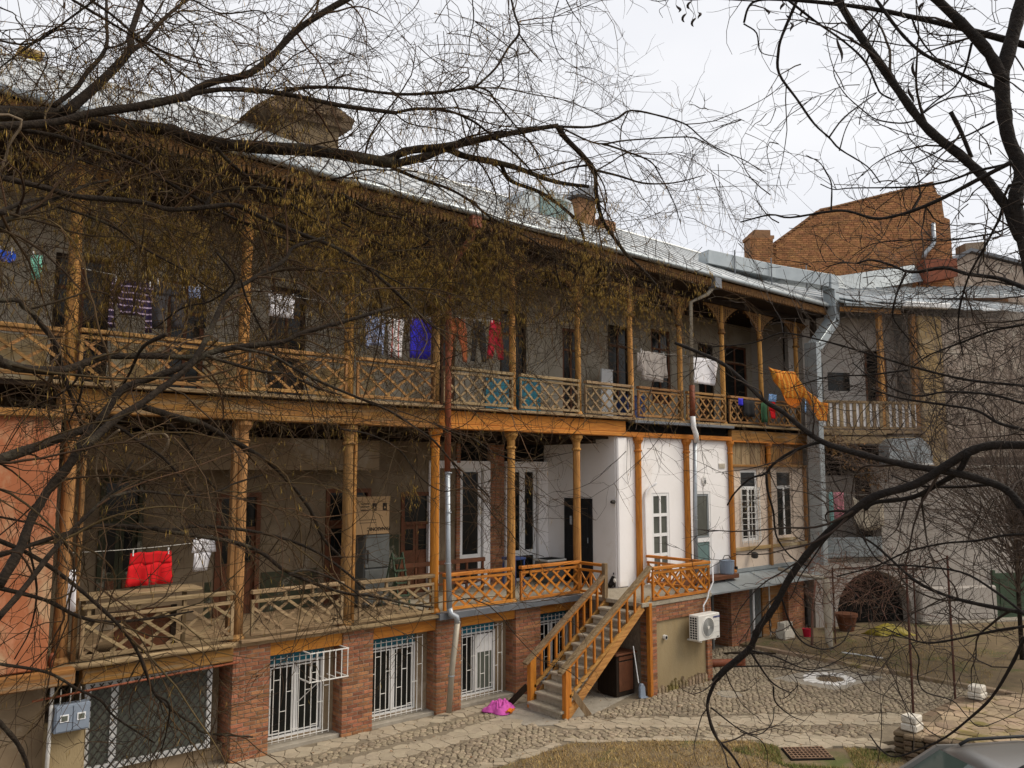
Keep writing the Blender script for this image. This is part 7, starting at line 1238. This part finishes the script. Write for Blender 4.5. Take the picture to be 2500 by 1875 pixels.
RB=[([[5.47,1.48,7.86,0.0403],[5.41,1.53,7.56,0.0404],[5.33,1.6,7.22,0.0405],[5.3,1.63,7.08,0.0405],[5.29,1.63,6.87,0.0406],[5.31,1.62,6.68,0.0406],[5.35,1.58,6.49,0.0407],[5.32,1.61,6.3,0.0407],[5.33,1.59,6.11,0.0408],[5.38,1.55,5.74,0.0408],[5.45,1.48,5.19,0.041]],1),
([[5.29,1.62,7.03,0.0348],[5.24,1.67,7.21,0.0328],[5.15,1.75,7.37,0.0308],[5.03,1.87,7.57,0.0281],[4.93,1.96,7.72,0.0261]],1),
([[5.36,1.57,6.02,0.0291],[5.33,1.66,6.27,0.0284],[5.29,1.76,6.48,0.0277],[5.23,1.87,6.64,0.0271],[5.15,2.0,6.81,0.0264],[5.1,2.09,6.98,0.0258],[5.04,2.22,7.27,0.0248],[4.97,2.35,7.56,0.0238],[4.92,2.44,7.79,0.023],[4.89,2.5,7.93,0.0225]],1),
([[5.53,1.51,7.29,0.0208],[5.5,1.56,7.32,0.0204],[5.37,1.78,7.45,0.0185],[5.24,2.0,7.57,0.0165],[5.07,2.26,7.7,0.0142],[4.9,2.54,7.81,0.0118],[4.74,2.78,7.88,0.0096],[4.67,2.89,7.89,0.0086],[4.65,2.94,7.85,0.0081],[4.66,2.98,7.77,0.0074]],0.45),
([[4.58,2.93,7.71,0.0057],[4.7,2.91,7.68,0.0049],[4.79,2.94,7.59,0.0038],[4.94,2.9,7.59,0.0027]],0.3),
([[4.84,2.68,7.87,0.0115],[4.84,2.8,7.67,0.0104],[4.85,2.84,7.57,0.0099],[4.9,2.87,7.44,0.0092],[5.05,2.83,7.29,0.0083],[5.2,2.79,7.14,0.0074],[5.33,2.75,7.06,0.0067],[5.42,2.72,6.99,0.0062],[5.63,2.63,6.89,0.0051],[5.74,2.59,6.78,0.0045]],0.3),
([[4.7,2.67,7.81,0.0087],[4.88,2.59,7.7,0.0082],[5.1,2.49,7.58,0.0076],[5.25,2.43,7.47,0.0072],[5.35,2.41,7.33,0.0068],[5.4,2.4,7.28,0.0066],[5.48,2.35,7.24,0.0064]],0.5),
([[4.95,2.21,7.71,0.0099],[5.03,2.11,7.48,0.01],[5.1,2.02,7.33,0.0101],[5.17,1.94,7.25,0.0102],[5.27,1.81,7.13,0.0103],[5.38,1.68,7.03,0.0104]],0.45),
([[5.16,1.88,6.9,0.0133],[5.22,1.85,6.78,0.0128],[5.28,1.82,6.62,0.0123]],0.2),
([[5.14,1.56,6.48,0.0134],[5.13,1.75,6.42,0.0124],[5.11,1.92,6.36,0.0115],[5.08,2.05,6.32,0.0108],[5.06,2.18,6.3,0.0101],[5.02,2.31,6.3,0.0094],[4.97,2.45,6.37,0.0085],[4.93,2.56,6.39,0.008],[4.85,2.8,6.39,0.0066],[4.81,2.92,6.43,0.0059],[4.74,3.11,6.41,0.0048]],0.45),
([[5.14,1.56,6.47,0.0089],[5.17,1.76,6.49,0.008],[5.19,1.95,6.48,0.0072],[5.19,2.18,6.51,0.006],[5.16,2.52,6.59,0.0043],[5.15,2.64,6.61,0.0037],[5.14,2.73,6.67,0.0032]],0.45),
([[5.22,2.23,7.83,0.0067],[5.05,2.26,7.65,0.0065],[4.9,2.28,7.5,0.0064]],0.2),
([[5.36,1.56,6.13,0.0064],[5.35,1.76,6.14,0.0058],[5.33,2.02,6.15,0.005],[5.3,2.19,6.19,0.0044],[5.26,2.44,6.21,0.0036],[5.24,2.58,6.15,0.0031]],1),
([[4.98,2.57,6.91,0.0061],[5.11,2.54,7.06,0.0053],[5.25,2.49,7.18,0.0045],[5.42,2.44,7.31,0.0035],[5.4,2.55,7.29,0.0027]],0.3),
([[4.94,2.28,7.3,0.0069],[5.08,2.28,7.52,0.0057],[5.19,2.28,7.72,0.0047],[5.29,2.29,7.9,0.0036]],0.3),
([[5.23,1.76,7.32,0.0076],[5.27,1.82,7.19,0.0065],[5.28,1.89,7.1,0.0057],[5.25,1.99,7.04,0.0048],[5.22,2.08,6.97,0.0039]],1),
([[5.37,1.71,6.84,0.0066],[5.31,1.84,6.78,0.0058],[5.28,1.91,6.76,0.0054],[5.24,2.01,6.7,0.0047],[5.18,2.12,6.65,0.004],[5.13,2.2,6.67,0.0034]],1),
([[5.02,2.6,6.42,0.0061],[5.08,2.62,6.62,0.0048],[5.09,2.66,6.72,0.0041],[5.08,2.7,6.8,0.0035],[5.05,2.78,6.87,0.0027]],0.3),
([[5.13,2.07,7.6,0.0069],[5.24,2.06,7.47,0.0059],[5.39,2.02,7.37,0.005],[5.54,1.96,7.32,0.0041],[5.71,1.9,7.23,0.0031]],1),
([[5.2,2.11,6.93,0.0054],[5.16,2.19,6.93,0.0051],[5.1,2.31,6.98,0.0045],[5.07,2.39,7.07,0.0041],[5.03,2.48,7.2,0.0036],[5.02,2.54,7.36,0.0031],[5.08,2.53,7.51,0.0026]],1),
([[5.13,2.58,6.86,0.0052],[5.24,2.58,7.05,0.004],[5.39,2.56,7.24,0.0027]],0.3),
([[5.02,2.0,6.88,0.0066],[5.26,1.95,7.03,0.0056],[5.56,1.87,7.14,0.0043],[5.83,1.79,7.24,0.0031]],1),
([[4.71,2.92,7.92,0.0048],[4.61,3.03,7.94,0.0044],[4.51,3.14,7.96,0.004],[4.42,3.24,7.96,0.0036],[4.34,3.33,7.98,0.0033],[4.27,3.41,7.97,0.003],[4.19,3.48,8.0,0.0027]],0.35),
([[4.38,3.2,7.92,0.0027],[4.39,3.24,7.9,0.0024],[4.45,3.24,7.87,0.0019],[4.47,3.27,7.85,0.0016]],0.2),
([[4.26,3.31,7.93,0.0027],[4.27,3.35,7.91,0.0023],[4.26,3.39,7.89,0.002],[4.31,3.4,7.86,0.0016]],0.2),
([[5.53,1.59,5.77,0.0158],[5.58,1.68,5.83,0.0153],[5.67,1.84,5.93,0.0143],[5.75,2.05,6.01,0.013],[5.8,2.21,6.09,0.0119],[5.87,2.46,6.12,0.0102],[5.9,2.62,6.21,0.0091],[5.92,2.77,6.28,0.0079],[5.94,2.89,6.28,0.007]],1),
([[5.83,2.48,6.12,0.0088],[5.88,2.57,6.0,0.0078],[5.93,2.63,5.89,0.0071],[5.99,2.65,5.81,0.0065],[6.2,2.63,5.67,0.0052],[6.38,2.62,5.53,0.0041]],1),
([[5.78,1.64,4.88,0.0275],[5.74,1.78,4.87,0.0273],[5.68,1.95,4.87,0.027],[5.64,2.07,4.83,0.0268],[5.62,2.21,4.74,0.0266],[5.57,2.39,4.62,0.0262],[5.49,2.62,4.54,0.0258],[5.46,2.77,4.43,0.0255],[5.43,2.93,4.29,0.0251],[5.4,3.09,4.12,0.0247],[5.39,3.24,3.92,0.0243],[5.4,3.35,3.74,0.0239],[5.39,3.48,3.57,0.0235],[5.41,3.59,3.39,0.0231],[5.37,3.74,3.25,0.0227],[5.34,3.86,3.12,0.0223]],1),
([[5.35,3.85,3.13,0.0141],[5.35,3.93,2.95,0.0129],[5.41,3.95,2.77,0.0116],[5.48,3.94,2.65,0.0107],[5.59,3.9,2.53,0.0097],[5.68,3.88,2.41,0.0087],[5.8,3.86,2.22,0.0073]],0.5),
([[5.61,2.06,4.83,0.0197],[5.68,2.15,4.71,0.0192],[5.71,2.3,4.62,0.0186],[5.73,2.48,4.53,0.0179],[5.72,2.73,4.49,0.0169],[5.72,2.81,4.44,0.0165]],1),
([[5.77,1.72,4.36,0.0275],[5.76,1.81,4.47,0.0268],[5.75,1.9,4.59,0.026],[5.71,2.02,4.65,0.0253],[5.66,2.18,4.7,0.0242],[5.58,2.39,4.74,0.0229],[5.49,2.61,4.8,0.0216],[5.38,2.87,4.89,0.0198],[5.32,3.01,4.99,0.0187],[5.26,3.15,5.13,0.0175],[5.21,3.27,5.22,0.0166],[5.15,3.41,5.38,0.0153],[5.09,3.54,5.51,0.0141],[5.01,3.69,5.6,0.0129],[4.93,3.84,5.68,0.0117]],1),
([[5.7,3.03,4.91,0.0136],[5.67,3.12,4.92,0.013],[5.63,3.32,4.85,0.0113],[5.61,3.46,4.76,0.0101],[5.61,3.53,4.69,0.0094],[5.58,3.65,4.65,0.0083],[5.57,3.79,4.53,0.007],[5.58,3.86,4.44,0.0062]],1),
([[5.53,3.47,4.69,0.0106],[5.59,3.5,4.56,0.0097],[5.69,3.52,4.4,0.0086],[5.79,3.56,4.2,0.0072],[5.95,3.54,4.04,0.0059],[6.09,3.49,3.96,0.0049]],1),
([[5.99,1.68,5.21,0.0108],[5.96,1.83,5.26,0.0105],[5.89,2.14,5.32,0.0097],[5.8,2.45,5.43,0.0088],[5.71,2.73,5.55,0.008],[5.63,2.97,5.65,0.0072],[5.53,3.23,5.74,0.0065],[5.49,3.33,5.74,0.0062],[5.44,3.5,5.69,0.0057],[5.32,3.77,5.68,0.0049]],1),
([[5.68,2.44,5.4,0.0069],[5.68,2.72,5.39,0.0058],[5.65,3.0,5.4,0.0047],[5.63,3.3,5.34,0.0035]],1),
([[5.94,2.07,4.62,0.0113],[5.99,2.31,4.6,0.0094],[6.03,2.57,4.61,0.0074],[6.05,2.76,4.68,0.0057]],1),
([[5.55,3.3,5.75,0.0053],[5.63,3.36,5.87,0.0041],[5.68,3.43,5.96,0.003]],1),
([[5.68,3.47,3.76,0.0082],[5.82,3.49,3.55,0.0073],[5.96,3.47,3.39,0.0065],[6.15,3.4,3.32,0.0056],[6.3,3.33,3.36,0.005],[6.4,3.3,3.47,0.0043]],1),
([[5.53,3.66,3.35,0.0088],[5.79,3.68,3.11,0.0066],[5.92,3.67,3.02,0.0055],[6.08,3.65,2.95,0.0043]],1),
([[5.69,3.57,3.08,0.007],[5.79,3.62,2.94,0.0059],[6.0,3.62,2.8,0.0043],[6.17,3.6,2.73,0.0031]],0.4),
([[5.52,3.67,3.36,0.007],[5.75,3.58,3.29,0.0062],[6.04,3.47,3.17,0.0049],[6.28,3.36,3.22,0.0039],[6.44,3.29,3.32,0.0031]],1),
([[5.43,3.77,3.23,0.0065],[5.78,3.61,3.21,0.0053],[6.04,3.5,3.15,0.0044],[6.32,3.37,3.15,0.0035],[6.44,3.31,3.17,0.0031]],1),
([[5.34,3.89,2.92,0.0059],[5.62,3.83,2.72,0.0048],[5.8,3.78,2.66,0.0042],[5.92,3.74,2.73,0.0036],[5.98,3.75,2.84,0.0031]],0.4),
([[5.52,3.76,2.74,0.0047],[5.72,3.72,2.65,0.004],[5.84,3.74,2.52,0.0035],[5.91,3.79,2.38,0.003],[5.97,3.84,2.24,0.0025]],0.3),
([[5.55,1.71,3.87,0.0155],[5.62,1.82,3.86,0.015],[5.77,2.13,3.86,0.0136],[5.86,2.35,3.88,0.0124],[5.95,2.59,3.95,0.0109],[6.1,2.93,4.16,0.0084],[6.15,3.12,4.23,0.007],[6.16,3.26,4.25,0.0061]],1),
([[5.53,1.74,3.82,0.0091],[5.57,1.79,3.86,0.0089],[5.65,1.99,3.98,0.0083],[5.71,2.19,4.06,0.0076],[5.74,2.49,4.07,0.0067],[5.75,2.71,4.07,0.006],[5.78,2.83,4.18,0.0054],[5.86,2.97,4.38,0.0045]],1),
([[5.55,1.72,3.81,0.0091],[5.6,1.81,3.78,0.0088],[5.74,2.04,3.7,0.0081],[5.86,2.27,3.61,0.0072],[5.95,2.51,3.53,0.0063],[6.02,2.69,3.53,0.0055],[6.08,2.89,3.57,0.0045]],1),
([[5.09,1.57,3.91,0.01],[5.19,1.68,3.77,0.0096],[5.31,1.79,3.6,0.0091],[5.44,1.95,3.37,0.0084],[5.52,2.12,3.19,0.0078],[5.58,2.29,3.03,0.0071],[5.61,2.45,2.92,0.0065],[5.62,2.63,2.82,0.0058],[5.63,2.73,2.84,0.0053],[5.66,2.82,2.91,0.0048]],0.4),
([[5.42,2.4,3.62,0.0049],[5.5,2.39,3.51,0.0047],[5.56,2.43,3.37,0.0045],[5.65,2.42,3.27,0.0042],[5.85,2.34,3.2,0.0039],[5.98,2.31,3.09,0.0036],[6.1,2.28,3.0,0.0034],[6.25,2.21,3.02,0.0031],[6.45,2.11,3.09,0.0027]],0.4),
([[5.51,1.68,4.34,0.0082],[5.57,1.86,4.32,0.0078],[5.64,2.06,4.27,0.0073],[5.68,2.26,4.24,0.0068],[5.72,2.48,4.18,0.0063],[5.74,2.6,4.13,0.006],[5.78,2.78,4.04,0.0054],[5.8,3.08,3.94,0.0045]],1),
([[5.62,1.64,4.9,0.0111],[5.65,1.75,4.96,0.0107],[5.69,1.9,5.01,0.01],[5.73,2.04,5.1,0.0093],[5.75,2.24,5.15,0.0083],[5.77,2.55,5.22,0.0068],[5.78,2.77,5.31,0.0056]],1),
([[5.6,1.63,5.11,0.0093],[5.62,1.73,5.12,0.0089],[5.65,1.92,5.19,0.0082],[5.67,2.2,5.23,0.0072],[5.68,2.41,5.22,0.0064],[5.67,2.67,5.35,0.0053],[5.68,2.83,5.49,0.0045]],1),
([[5.58,1.57,5.61,0.0084],[5.65,1.71,5.61,0.0079],[5.75,1.93,5.61,0.0071],[5.85,2.16,5.57,0.0062],[5.93,2.4,5.52,0.0052],[6.01,2.56,5.45,0.0045]],1),
([[5.18,1.54,6.36,0.0089],[5.28,1.69,6.2,0.008],[5.35,1.8,6.07,0.0072],[5.43,1.94,5.9,0.0063],[5.57,2.06,5.67,0.0051],[5.75,2.11,5.47,0.0041]],1)]
CURT=[(2.84, 8.14, 6.74), (2.6, 1.6, 1.05), (5.44, 6.69, 6.84), (2.2, 1.6, 0.58)]
TASSEL=[((4.16, 6.51, 4.64), (0.22, 0.22, 0.17600000000000002), 6), ((4.23, 6.49, 4.4), (0.2, 0.2, 0.16000000000000003), 4), ((3.87, 6.73, 4.92), (0.25, 0.25, 0.2), 3), ((4.78, 6.21, 4.88), (0.25, 0.25, 0.2), 2.5), ((4.67, 6.43, 3.95), (0.2, 0.2, 0.16000000000000003), 1.5), ((5.35, 6.2, 5.26), (0.3, 0.3, 0.24), 2.5), ((5.86, 5.8, 4.98), (0.3, 0.3, 0.24), 1.5), ((6.5, 5.49, 5.18), (0.25, 0.25, 0.2), 3), ((6.83, 5.21, 5.13), (0.2, 0.2, 0.16000000000000003), 2), ((7.44, 5.18, 5.4), (0.4, 0.4, 0.32000000000000006), 1.5), ((7.8, 4.9, 5.2), (0.3, 0.3, 0.24), 1.5), ((3.25, 6.08, 7.55), (0.4, 0.4, 0.32000000000000006), 1), ((3.72, 5.59, 8.14), (0.6, 0.6, 0.48), 0.8), ((4.73, 5.22, 8.42), (0.35, 0.35, 0.27999999999999997), 1.2), ((7.53, 5.05, 7.6), (0.4, 0.4, 0.32000000000000006), 0.8), ((3.29, 6.84, 5.71), (0.5, 0.5, 0.4), 1), ((4.29, 6.53, 5.58), (0.5, 0.5, 0.4), 1.2), ((2.15, 6.39, 7.34), (0.4, 0.4, 0.32000000000000006), 0.8), ((2.91, 6.35, 7.71), (0.4, 0.4, 0.32000000000000006), 1)]
EXTRA=[((1.3,8.07,7.22),(0.55,0.1,-0.25),26),((1.73,7.98,7.13),(0.55,0.1,-0.25),26),((2.17,7.86,7.15),(0.55,0.1,-0.25),30),((2.64,7.73,7.12),(0.55,0.1,-0.25),34),((3.12,7.58,7.14),(0.55,0.1,-0.25),38),((3.54,7.23,7.1),(0.55,0.1,-0.25),40),((4.03,7.19,7.14),(0.55,0.1,-0.25),40),((4.45,6.98,7.07),(0.55,0.1,-0.25),40),((4.89,6.87,7.03),(0.55,0.1,-0.25),36),((5.3,6.66,6.96),(0.55,0.1,-0.25),36),((5.7,6.45,6.94),(0.55,0.1,-0.25),34),((6.18,6.3,6.94),(0.55,0.1,-0.25),30),((6.61,6.08,6.86),(0.55,0.1,-0.25),24),((6.98,5.79,6.66),(0.55,0.1,-0.25),18),((1.25,8.15,6.94),(0.55,0.1,-0.25),24),((1.63,7.98,6.76),(0.55,0.1,-0.25),24),((2.26,7.7,6.82),(0.55,0.1,-0.25),26),((3.3,7.33,6.84),(0.55,0.1,-0.25),28),((4.14,7.01,6.83),(0.55,0.1,-0.25),30),((5.04,6.65,6.72),(0.55,0.1,-0.25),26),((3.09,7.31,7.35),(0.55,0.1,-0.25),20),((2.52,7.41,7.29),(0.55,0.1,-0.25),20),((2.07,7.53,7.3),(0.55,0.1,-0.25),18),((1.93,7.62,6.57),(0.55,0.1,-0.25),24),((2.83,7.25,6.57),(0.55,0.1,-0.25),30),((3.71,7.15,6.6),(0.55,0.1,-0.25),30),((4.62,6.89,6.69),(0.55,0.1,-0.25),18),((5.46,6.56,6.72),(0.55,0.1,-0.25),16),((1.43,7.8,6.52),(0.55,0.1,-0.25),20),((6.41,6.17,6.53),(0.55,0.1,-0.25),16),((4.17,6.49,4.75),(0.55,0.1,-0.25),14),((3.89,6.68,5.09),(0.55,0.1,-0.25),10),((4.83,6.28,5.01),(0.55,0.1,-0.25),7),((5.34,6.19,5.4),(0.55,0.1,-0.25),12),((6.55,5.55,5.37),(0.55,0.1,-0.25),10),((6.9,5.26,5.33),(0.55,0.1,-0.25),8),((7.58,5.04,5.55),(0.55,0.1,-0.25),8),((7.83,4.86,5.3),(0.55,0.1,-0.25),5),((4.17,6.6,5.85),(0.55,0.1,-0.25),20),((3.29,6.83,5.79),(0.55,0.1,-0.25),20),((2.44,7.03,5.81),(0.55,0.1,-0.25),16),((1.17,6.89,7.9),(0.5,0.05,-0.02),60),((1.59,6.62,8.17),(0.5,0.05,-0.02),60),((2.1,6.5,7.83),(0.5,0.05,-0.02),60),((2.58,6.3,8.23),(0.5,0.05,-0.02),55),((3.16,6.03,8.5),(0.5,0.05,-0.02),50),((3.76,5.79,8.36),(0.5,0.05,-0.02),40),((4.17,5.53,8.66),(0.5,0.05,-0.02),36),((4.48,5.38,8.8),(0.5,0.05,-0.02),12),((1.47,6.6,7.22),(0.5,0.05,-0.02),30),((3.24,6.32,7.83),(0.5,0.05,-0.02),34),((4.18,5.89,7.96),(0.5,0.05,-0.02),26),((4.65,5.58,8.22),(0.5,0.05,-0.02),8),((4.93,5.92,7.82),(0.5,0.05,-0.02),12),((6.82,5.63,7.85),(0.55,0.1,-0.25),10),((7.3,5.37,7.63),(0.55,0.1,-0.25),8),((7.05,5.64,7.27),(0.55,0.1,-0.25),22)]
EXTRA_R=[((5.15,1.88,7.02),(-0.4,0.2,0.25),18),((5.34,1.66,7.36),(-0.4,0.2,0.25),18),((5.26,2.12,6.52),(-0.4,0.2,0.25),13),((5.33,1.78,6.59),(-0.4,0.2,0.25),18),((5.69,2.61,6.01),(-0.5,0.3,-0.05),14),((5.85,2.2,6.16),(-0.5,0.3,-0.05),11),((5.97,1.94,6.25),(-0.5,0.3,-0.05),13),((6.9,2.52,5.88),(-0.5,0.3,-0.05),36),((7.13,2.38,5.51),(-0.5,0.3,-0.05),46),((6.7,2.73,5.66),(-0.5,0.3,-0.05),26),((6.96,2.45,5.14),(-0.5,0.3,-0.05),40),((6.82,2.67,4.41),(-0.5,0.3,-0.05),30),((6.86,2.34,4.6),(-0.5,0.3,-0.05),40),((6.72,2.83,3.87),(-0.5,0.3,-0.05),20),((6.82,2.46,4.0),(-0.5,0.3,-0.05),26),((6.52,3.09,4.23),(-0.5,0.3,-0.05),12)]
PODS=[((4.85,2.8,7.91),0.05),((4.88,2.78,7.83),0.06),((4.9,2.77,7.78),0.07),((4.96,2.71,7.86),0.05),((4.99,2.69,7.82),0.06),((4.77,2.87,7.88),0.06),((4.31,3.27,7.9),0.06),((4.35,3.24,7.83),0.06),((4.37,3.21,7.91),0.05),((4.4,3.2,7.8),0.06),((4.42,3.18,7.85),0.05),((4.89,2.43,7.53),0.19),((5.17,2.08,7.31),0.13),((5.16,2.11,7.15),0.12),((4.94,2.38,7.53),0.06),((5.09,2.1,7.64),0.07),((5.18,2.02,7.68),0.06)]
for i in range(len(TASSEL)): TASSEL[i] = (TASSEL[i][0], TASSEL[i][1], TASSEL[i][2])
LTR, _ = tree('catkin_tree', 'large bare tree at the left hung with olive catkins, spreading over the house', attach(LB, -1, LT_), [(-.25, 6.1, -.1, .3), (-.15, 6.2, 1.2, .24), (-.1, 6.3, 3.5, .2), (-.12, 6.35, 6, .17), (-.05, 6.3, 8, .12), (.1, 6.2, 10, .07)], 'bark', 'twig', 8, 3.2, 1.05, 5.2, .42, -.10, cat_left, EXTRA, 1.25, 1.5)
RTR, _ = tree('dark_tree', 'bare dark tree with long seed pods leaning in from the right', attach(RB, 1, RT_), [(5.85, 1.15, -.1, .22), (5.8, 1.2, 1.5, .17), (5.75, 1.25, 3.2, .14), (5.6, 1.38, 4.6, .09), (5.45, 1.48, 5.3, .045)], 'bark_black', 'twig_black', 8, 2.6, .6, 3.4, .28, .02, None, EXTRA_R, 1.0, 1.15)
# long seed pods hanging on the dark tree
for k, (c, l) in enumerate(PODS):
    q = MB(); tw = random.uniform(0, 6); n = 7; pts = [(c[0]+.012*math.sin(i*.8+tw)+.02*i/n*math.cos(tw), c[1]+.012*math.cos(i*.8+tw), c[2]-l*i/(n-1)) for i in range(n)]
    q.tube(pts, [.001, .006, .009, .0095, .009, .006, .001], 6); q.tube([(c[0]-.03, c[1]+.02, c[2]+.16), (c[0]-.008, c[1], c[2]+.07), pts[0]], .0016, 4); q.build('seed_pod', 'pod', RTR, smooth=True)
# twiggy young trees in front of the wing wall
def bush(name, label, base, h, spread, n1, m, seed_dir=(0, 0, 1)):
    T = thing(name, label, 'tree'); b = np.array(base); q = MB(); q.tube([base, (base[0]+.1, base[1], base[2]+h*.35)], [.06, .045], 8); q.build('trunk', 'bark', T, smooth=True)
    s = np.tile(b+np.array([.05, 0, h*.18]), (n1, 1)); s[:, 2] += rng.uniform(0, h*.25, n1)
    d = np.array(seed_dir)+rng.normal(size=(n1, 3))*np.array([.7, .6, .35])*spread; P1 = grow(s, d, h*rng.uniform(.5, .95, n1), 9, .10, .02)
    P1 = P1[P1[..., 2].min(1) > .1]; n1 = len(P1); V, F = tubes(P1, np.linspace(.016, .003, 10)[None]*rng.uniform(.5, 1.2, (n1, 1)), 4); Vs, Fs = [V], [F]; off = len(V)
    n2 = n1*16; s2, t2, _ = sample(P1, n2); t2 /= np.linalg.norm(t2, axis=1, keepdims=True)+1e-9; P2 = grow(s2, t2+rng.normal(size=(n2, 3))*.6, h*.2*rng.uniform(.3, 1.2, n2), 6, .15, .01); V, F = tubes(P2, np.full((n2, 7), .003)*np.linspace(1, .5, 7), 3); Vs.append(V); Fs.append(F+off); off += len(V)
    n3 = n2*3; s3, t3, _ = sample(P2, n3); t3 /= np.linalg.norm(t3, axis=1, keepdims=True)+1e-9; P3_ = grow(s3, t3+rng.normal(size=(n3, 3))*.6, h*.08*rng.uniform(.3, 1.2, n3), 4, .18, 0); V, F = tubes(P3_, np.full((n3, 5), .002), 3); Vs.append(V); Fs.append(F+off)
    kind(npmesh('crown', np.concatenate(Vs), np.concatenate(Fs), m, T, True), 'stuff'); return T
bush('twiggy_tree', 'dense grey brown twiggy tree standing before the rubble wall', (23.3, 7.6, 0), 9.0, 1.15, 165, 'twig_grey', (.1, -.1, 1)); bush('slender_tree', 'slender twiggy tree by the green door at the far right', (22.5, 5.8, 0), 7.5, 1.0, 95, 'twig_grey', (.0, 0, 1))
# bare vine over the pergola
VN = thing('bare_vine', 'tangled bare reddish vine trained over the rusty pergola rods', 'vine'); q = MB(); q.tube([(20.9, 11.9, 0), (21.0, 11.9, 1.0), (21.1, 11.8, 1.9)], [.04, .03, .025], 7); q.build('stem', 'vine', VN, smooth=True)
n = 110; s = np.stack([rng.uniform(19.4, 23.2, n), rng.uniform(9.6, 12.4, n), rng.uniform(1.5, 2.15, n)], 1); P1 = grow(s, rng.normal(size=(n, 3))*np.array([1, .8, .3]), rng.uniform(.6, 1.8, n), 10, .25, -.03); V, F = tubes(P1, np.full((n, 11), .008)*rng.uniform(.5, 1.3, (n, 1)), 4); Vs, Fs = [V], [F]; off = len(V)
n2 = n*9; s2, t2, _ = sample(P1, n2); P2 = grow(s2, t2/(np.linalg.norm(t2, axis=1, keepdims=True)+1e-9)+rng.normal(size=(n2, 3))*.8, rng.uniform(.1, .5, n2), 5, .2, -.06); V, F = tubes(P2, np.full((n2, 6), .003), 3); Vs.append(V); Fs.append(F+off); kind(npmesh('canes', np.concatenate(Vs), np.concatenate(Fs), 'vine', VN, True), 'stuff')
# dead leaves clinging to a creeper under the wing balcony
CP_ = thing('dead_creeper', 'creeper with dead brown leaves hanging below the wing balcony', 'creeper'); q = MB(); base = [WP(.2, -.25, 5.6), WP(.9, -.3, 5.3), WP(1.6, -.3, 4.9), WP(2.0, -.28, 4.4)]; q.tube(base, .012, 5); q.build('stem', 'vine', CP_)
n = 520; t = rng.uniform(0, 1, n); c = np.array([[*WP(a*2.1, -.3, 5.65-1.3*a**1.3)] for a in t])+rng.normal(size=(n, 3))*np.array([.16, .16, .22]); V = (c[:, None]+rng.normal(size=(n, 4, 3))*.035).reshape(-1, 3); kind(npmesh('dead_leaves', V, np.arange(n*4).reshape(n, 4), 'dead_leaf', CP_), 'stuff')
# scattered dry leaves on the paving
n = 900; c = np.stack([rng.uniform(6, 19, n), rng.uniform(7.5, 13.2, n), np.full(n, .04)], 1); V = (c[:, None]+rng.normal(size=(n, 4, 3))*np.array([.018, .018, .004])).reshape(-1, 3); kind(npmesh('fallen_leaves', V, np.arange(n*4).reshape(n, 4), 'dead_leaf'), 'stuff')
# ================================================================ bases: every thing pivots at its own foot
bpy.context.view_layer.update()
for o in list(sc.objects):
    if o.parent is not None or o.type in ('CAMERA', 'LIGHT') or o.get('kind'): continue
    pts = []
    def walk(x):
        if x.type == 'MESH' and len(x.data.vertices):
            for c in x.bound_box: pts.append(x.matrix_world @ Vector(c))
        for c in x.children: walk(c)
    walk(o)
    if not pts: continue
    lo = Vector([min(p[i] for p in pts) for i in range(3)]); hi = Vector([max(p[i] for p in pts) for i in range(3)]); b = Vector(((lo.x+hi.x)/2, (lo.y+hi.y)/2, lo.z))
    if o.type == 'EMPTY':
        o.location = b
        for c in o.children: c.location = c.location-b
    elif o.location.length < 1e-6:
        o.data.transform(Matrix.Translation(-b)); o.location = b
        for c in o.children: c.location = c.location-b
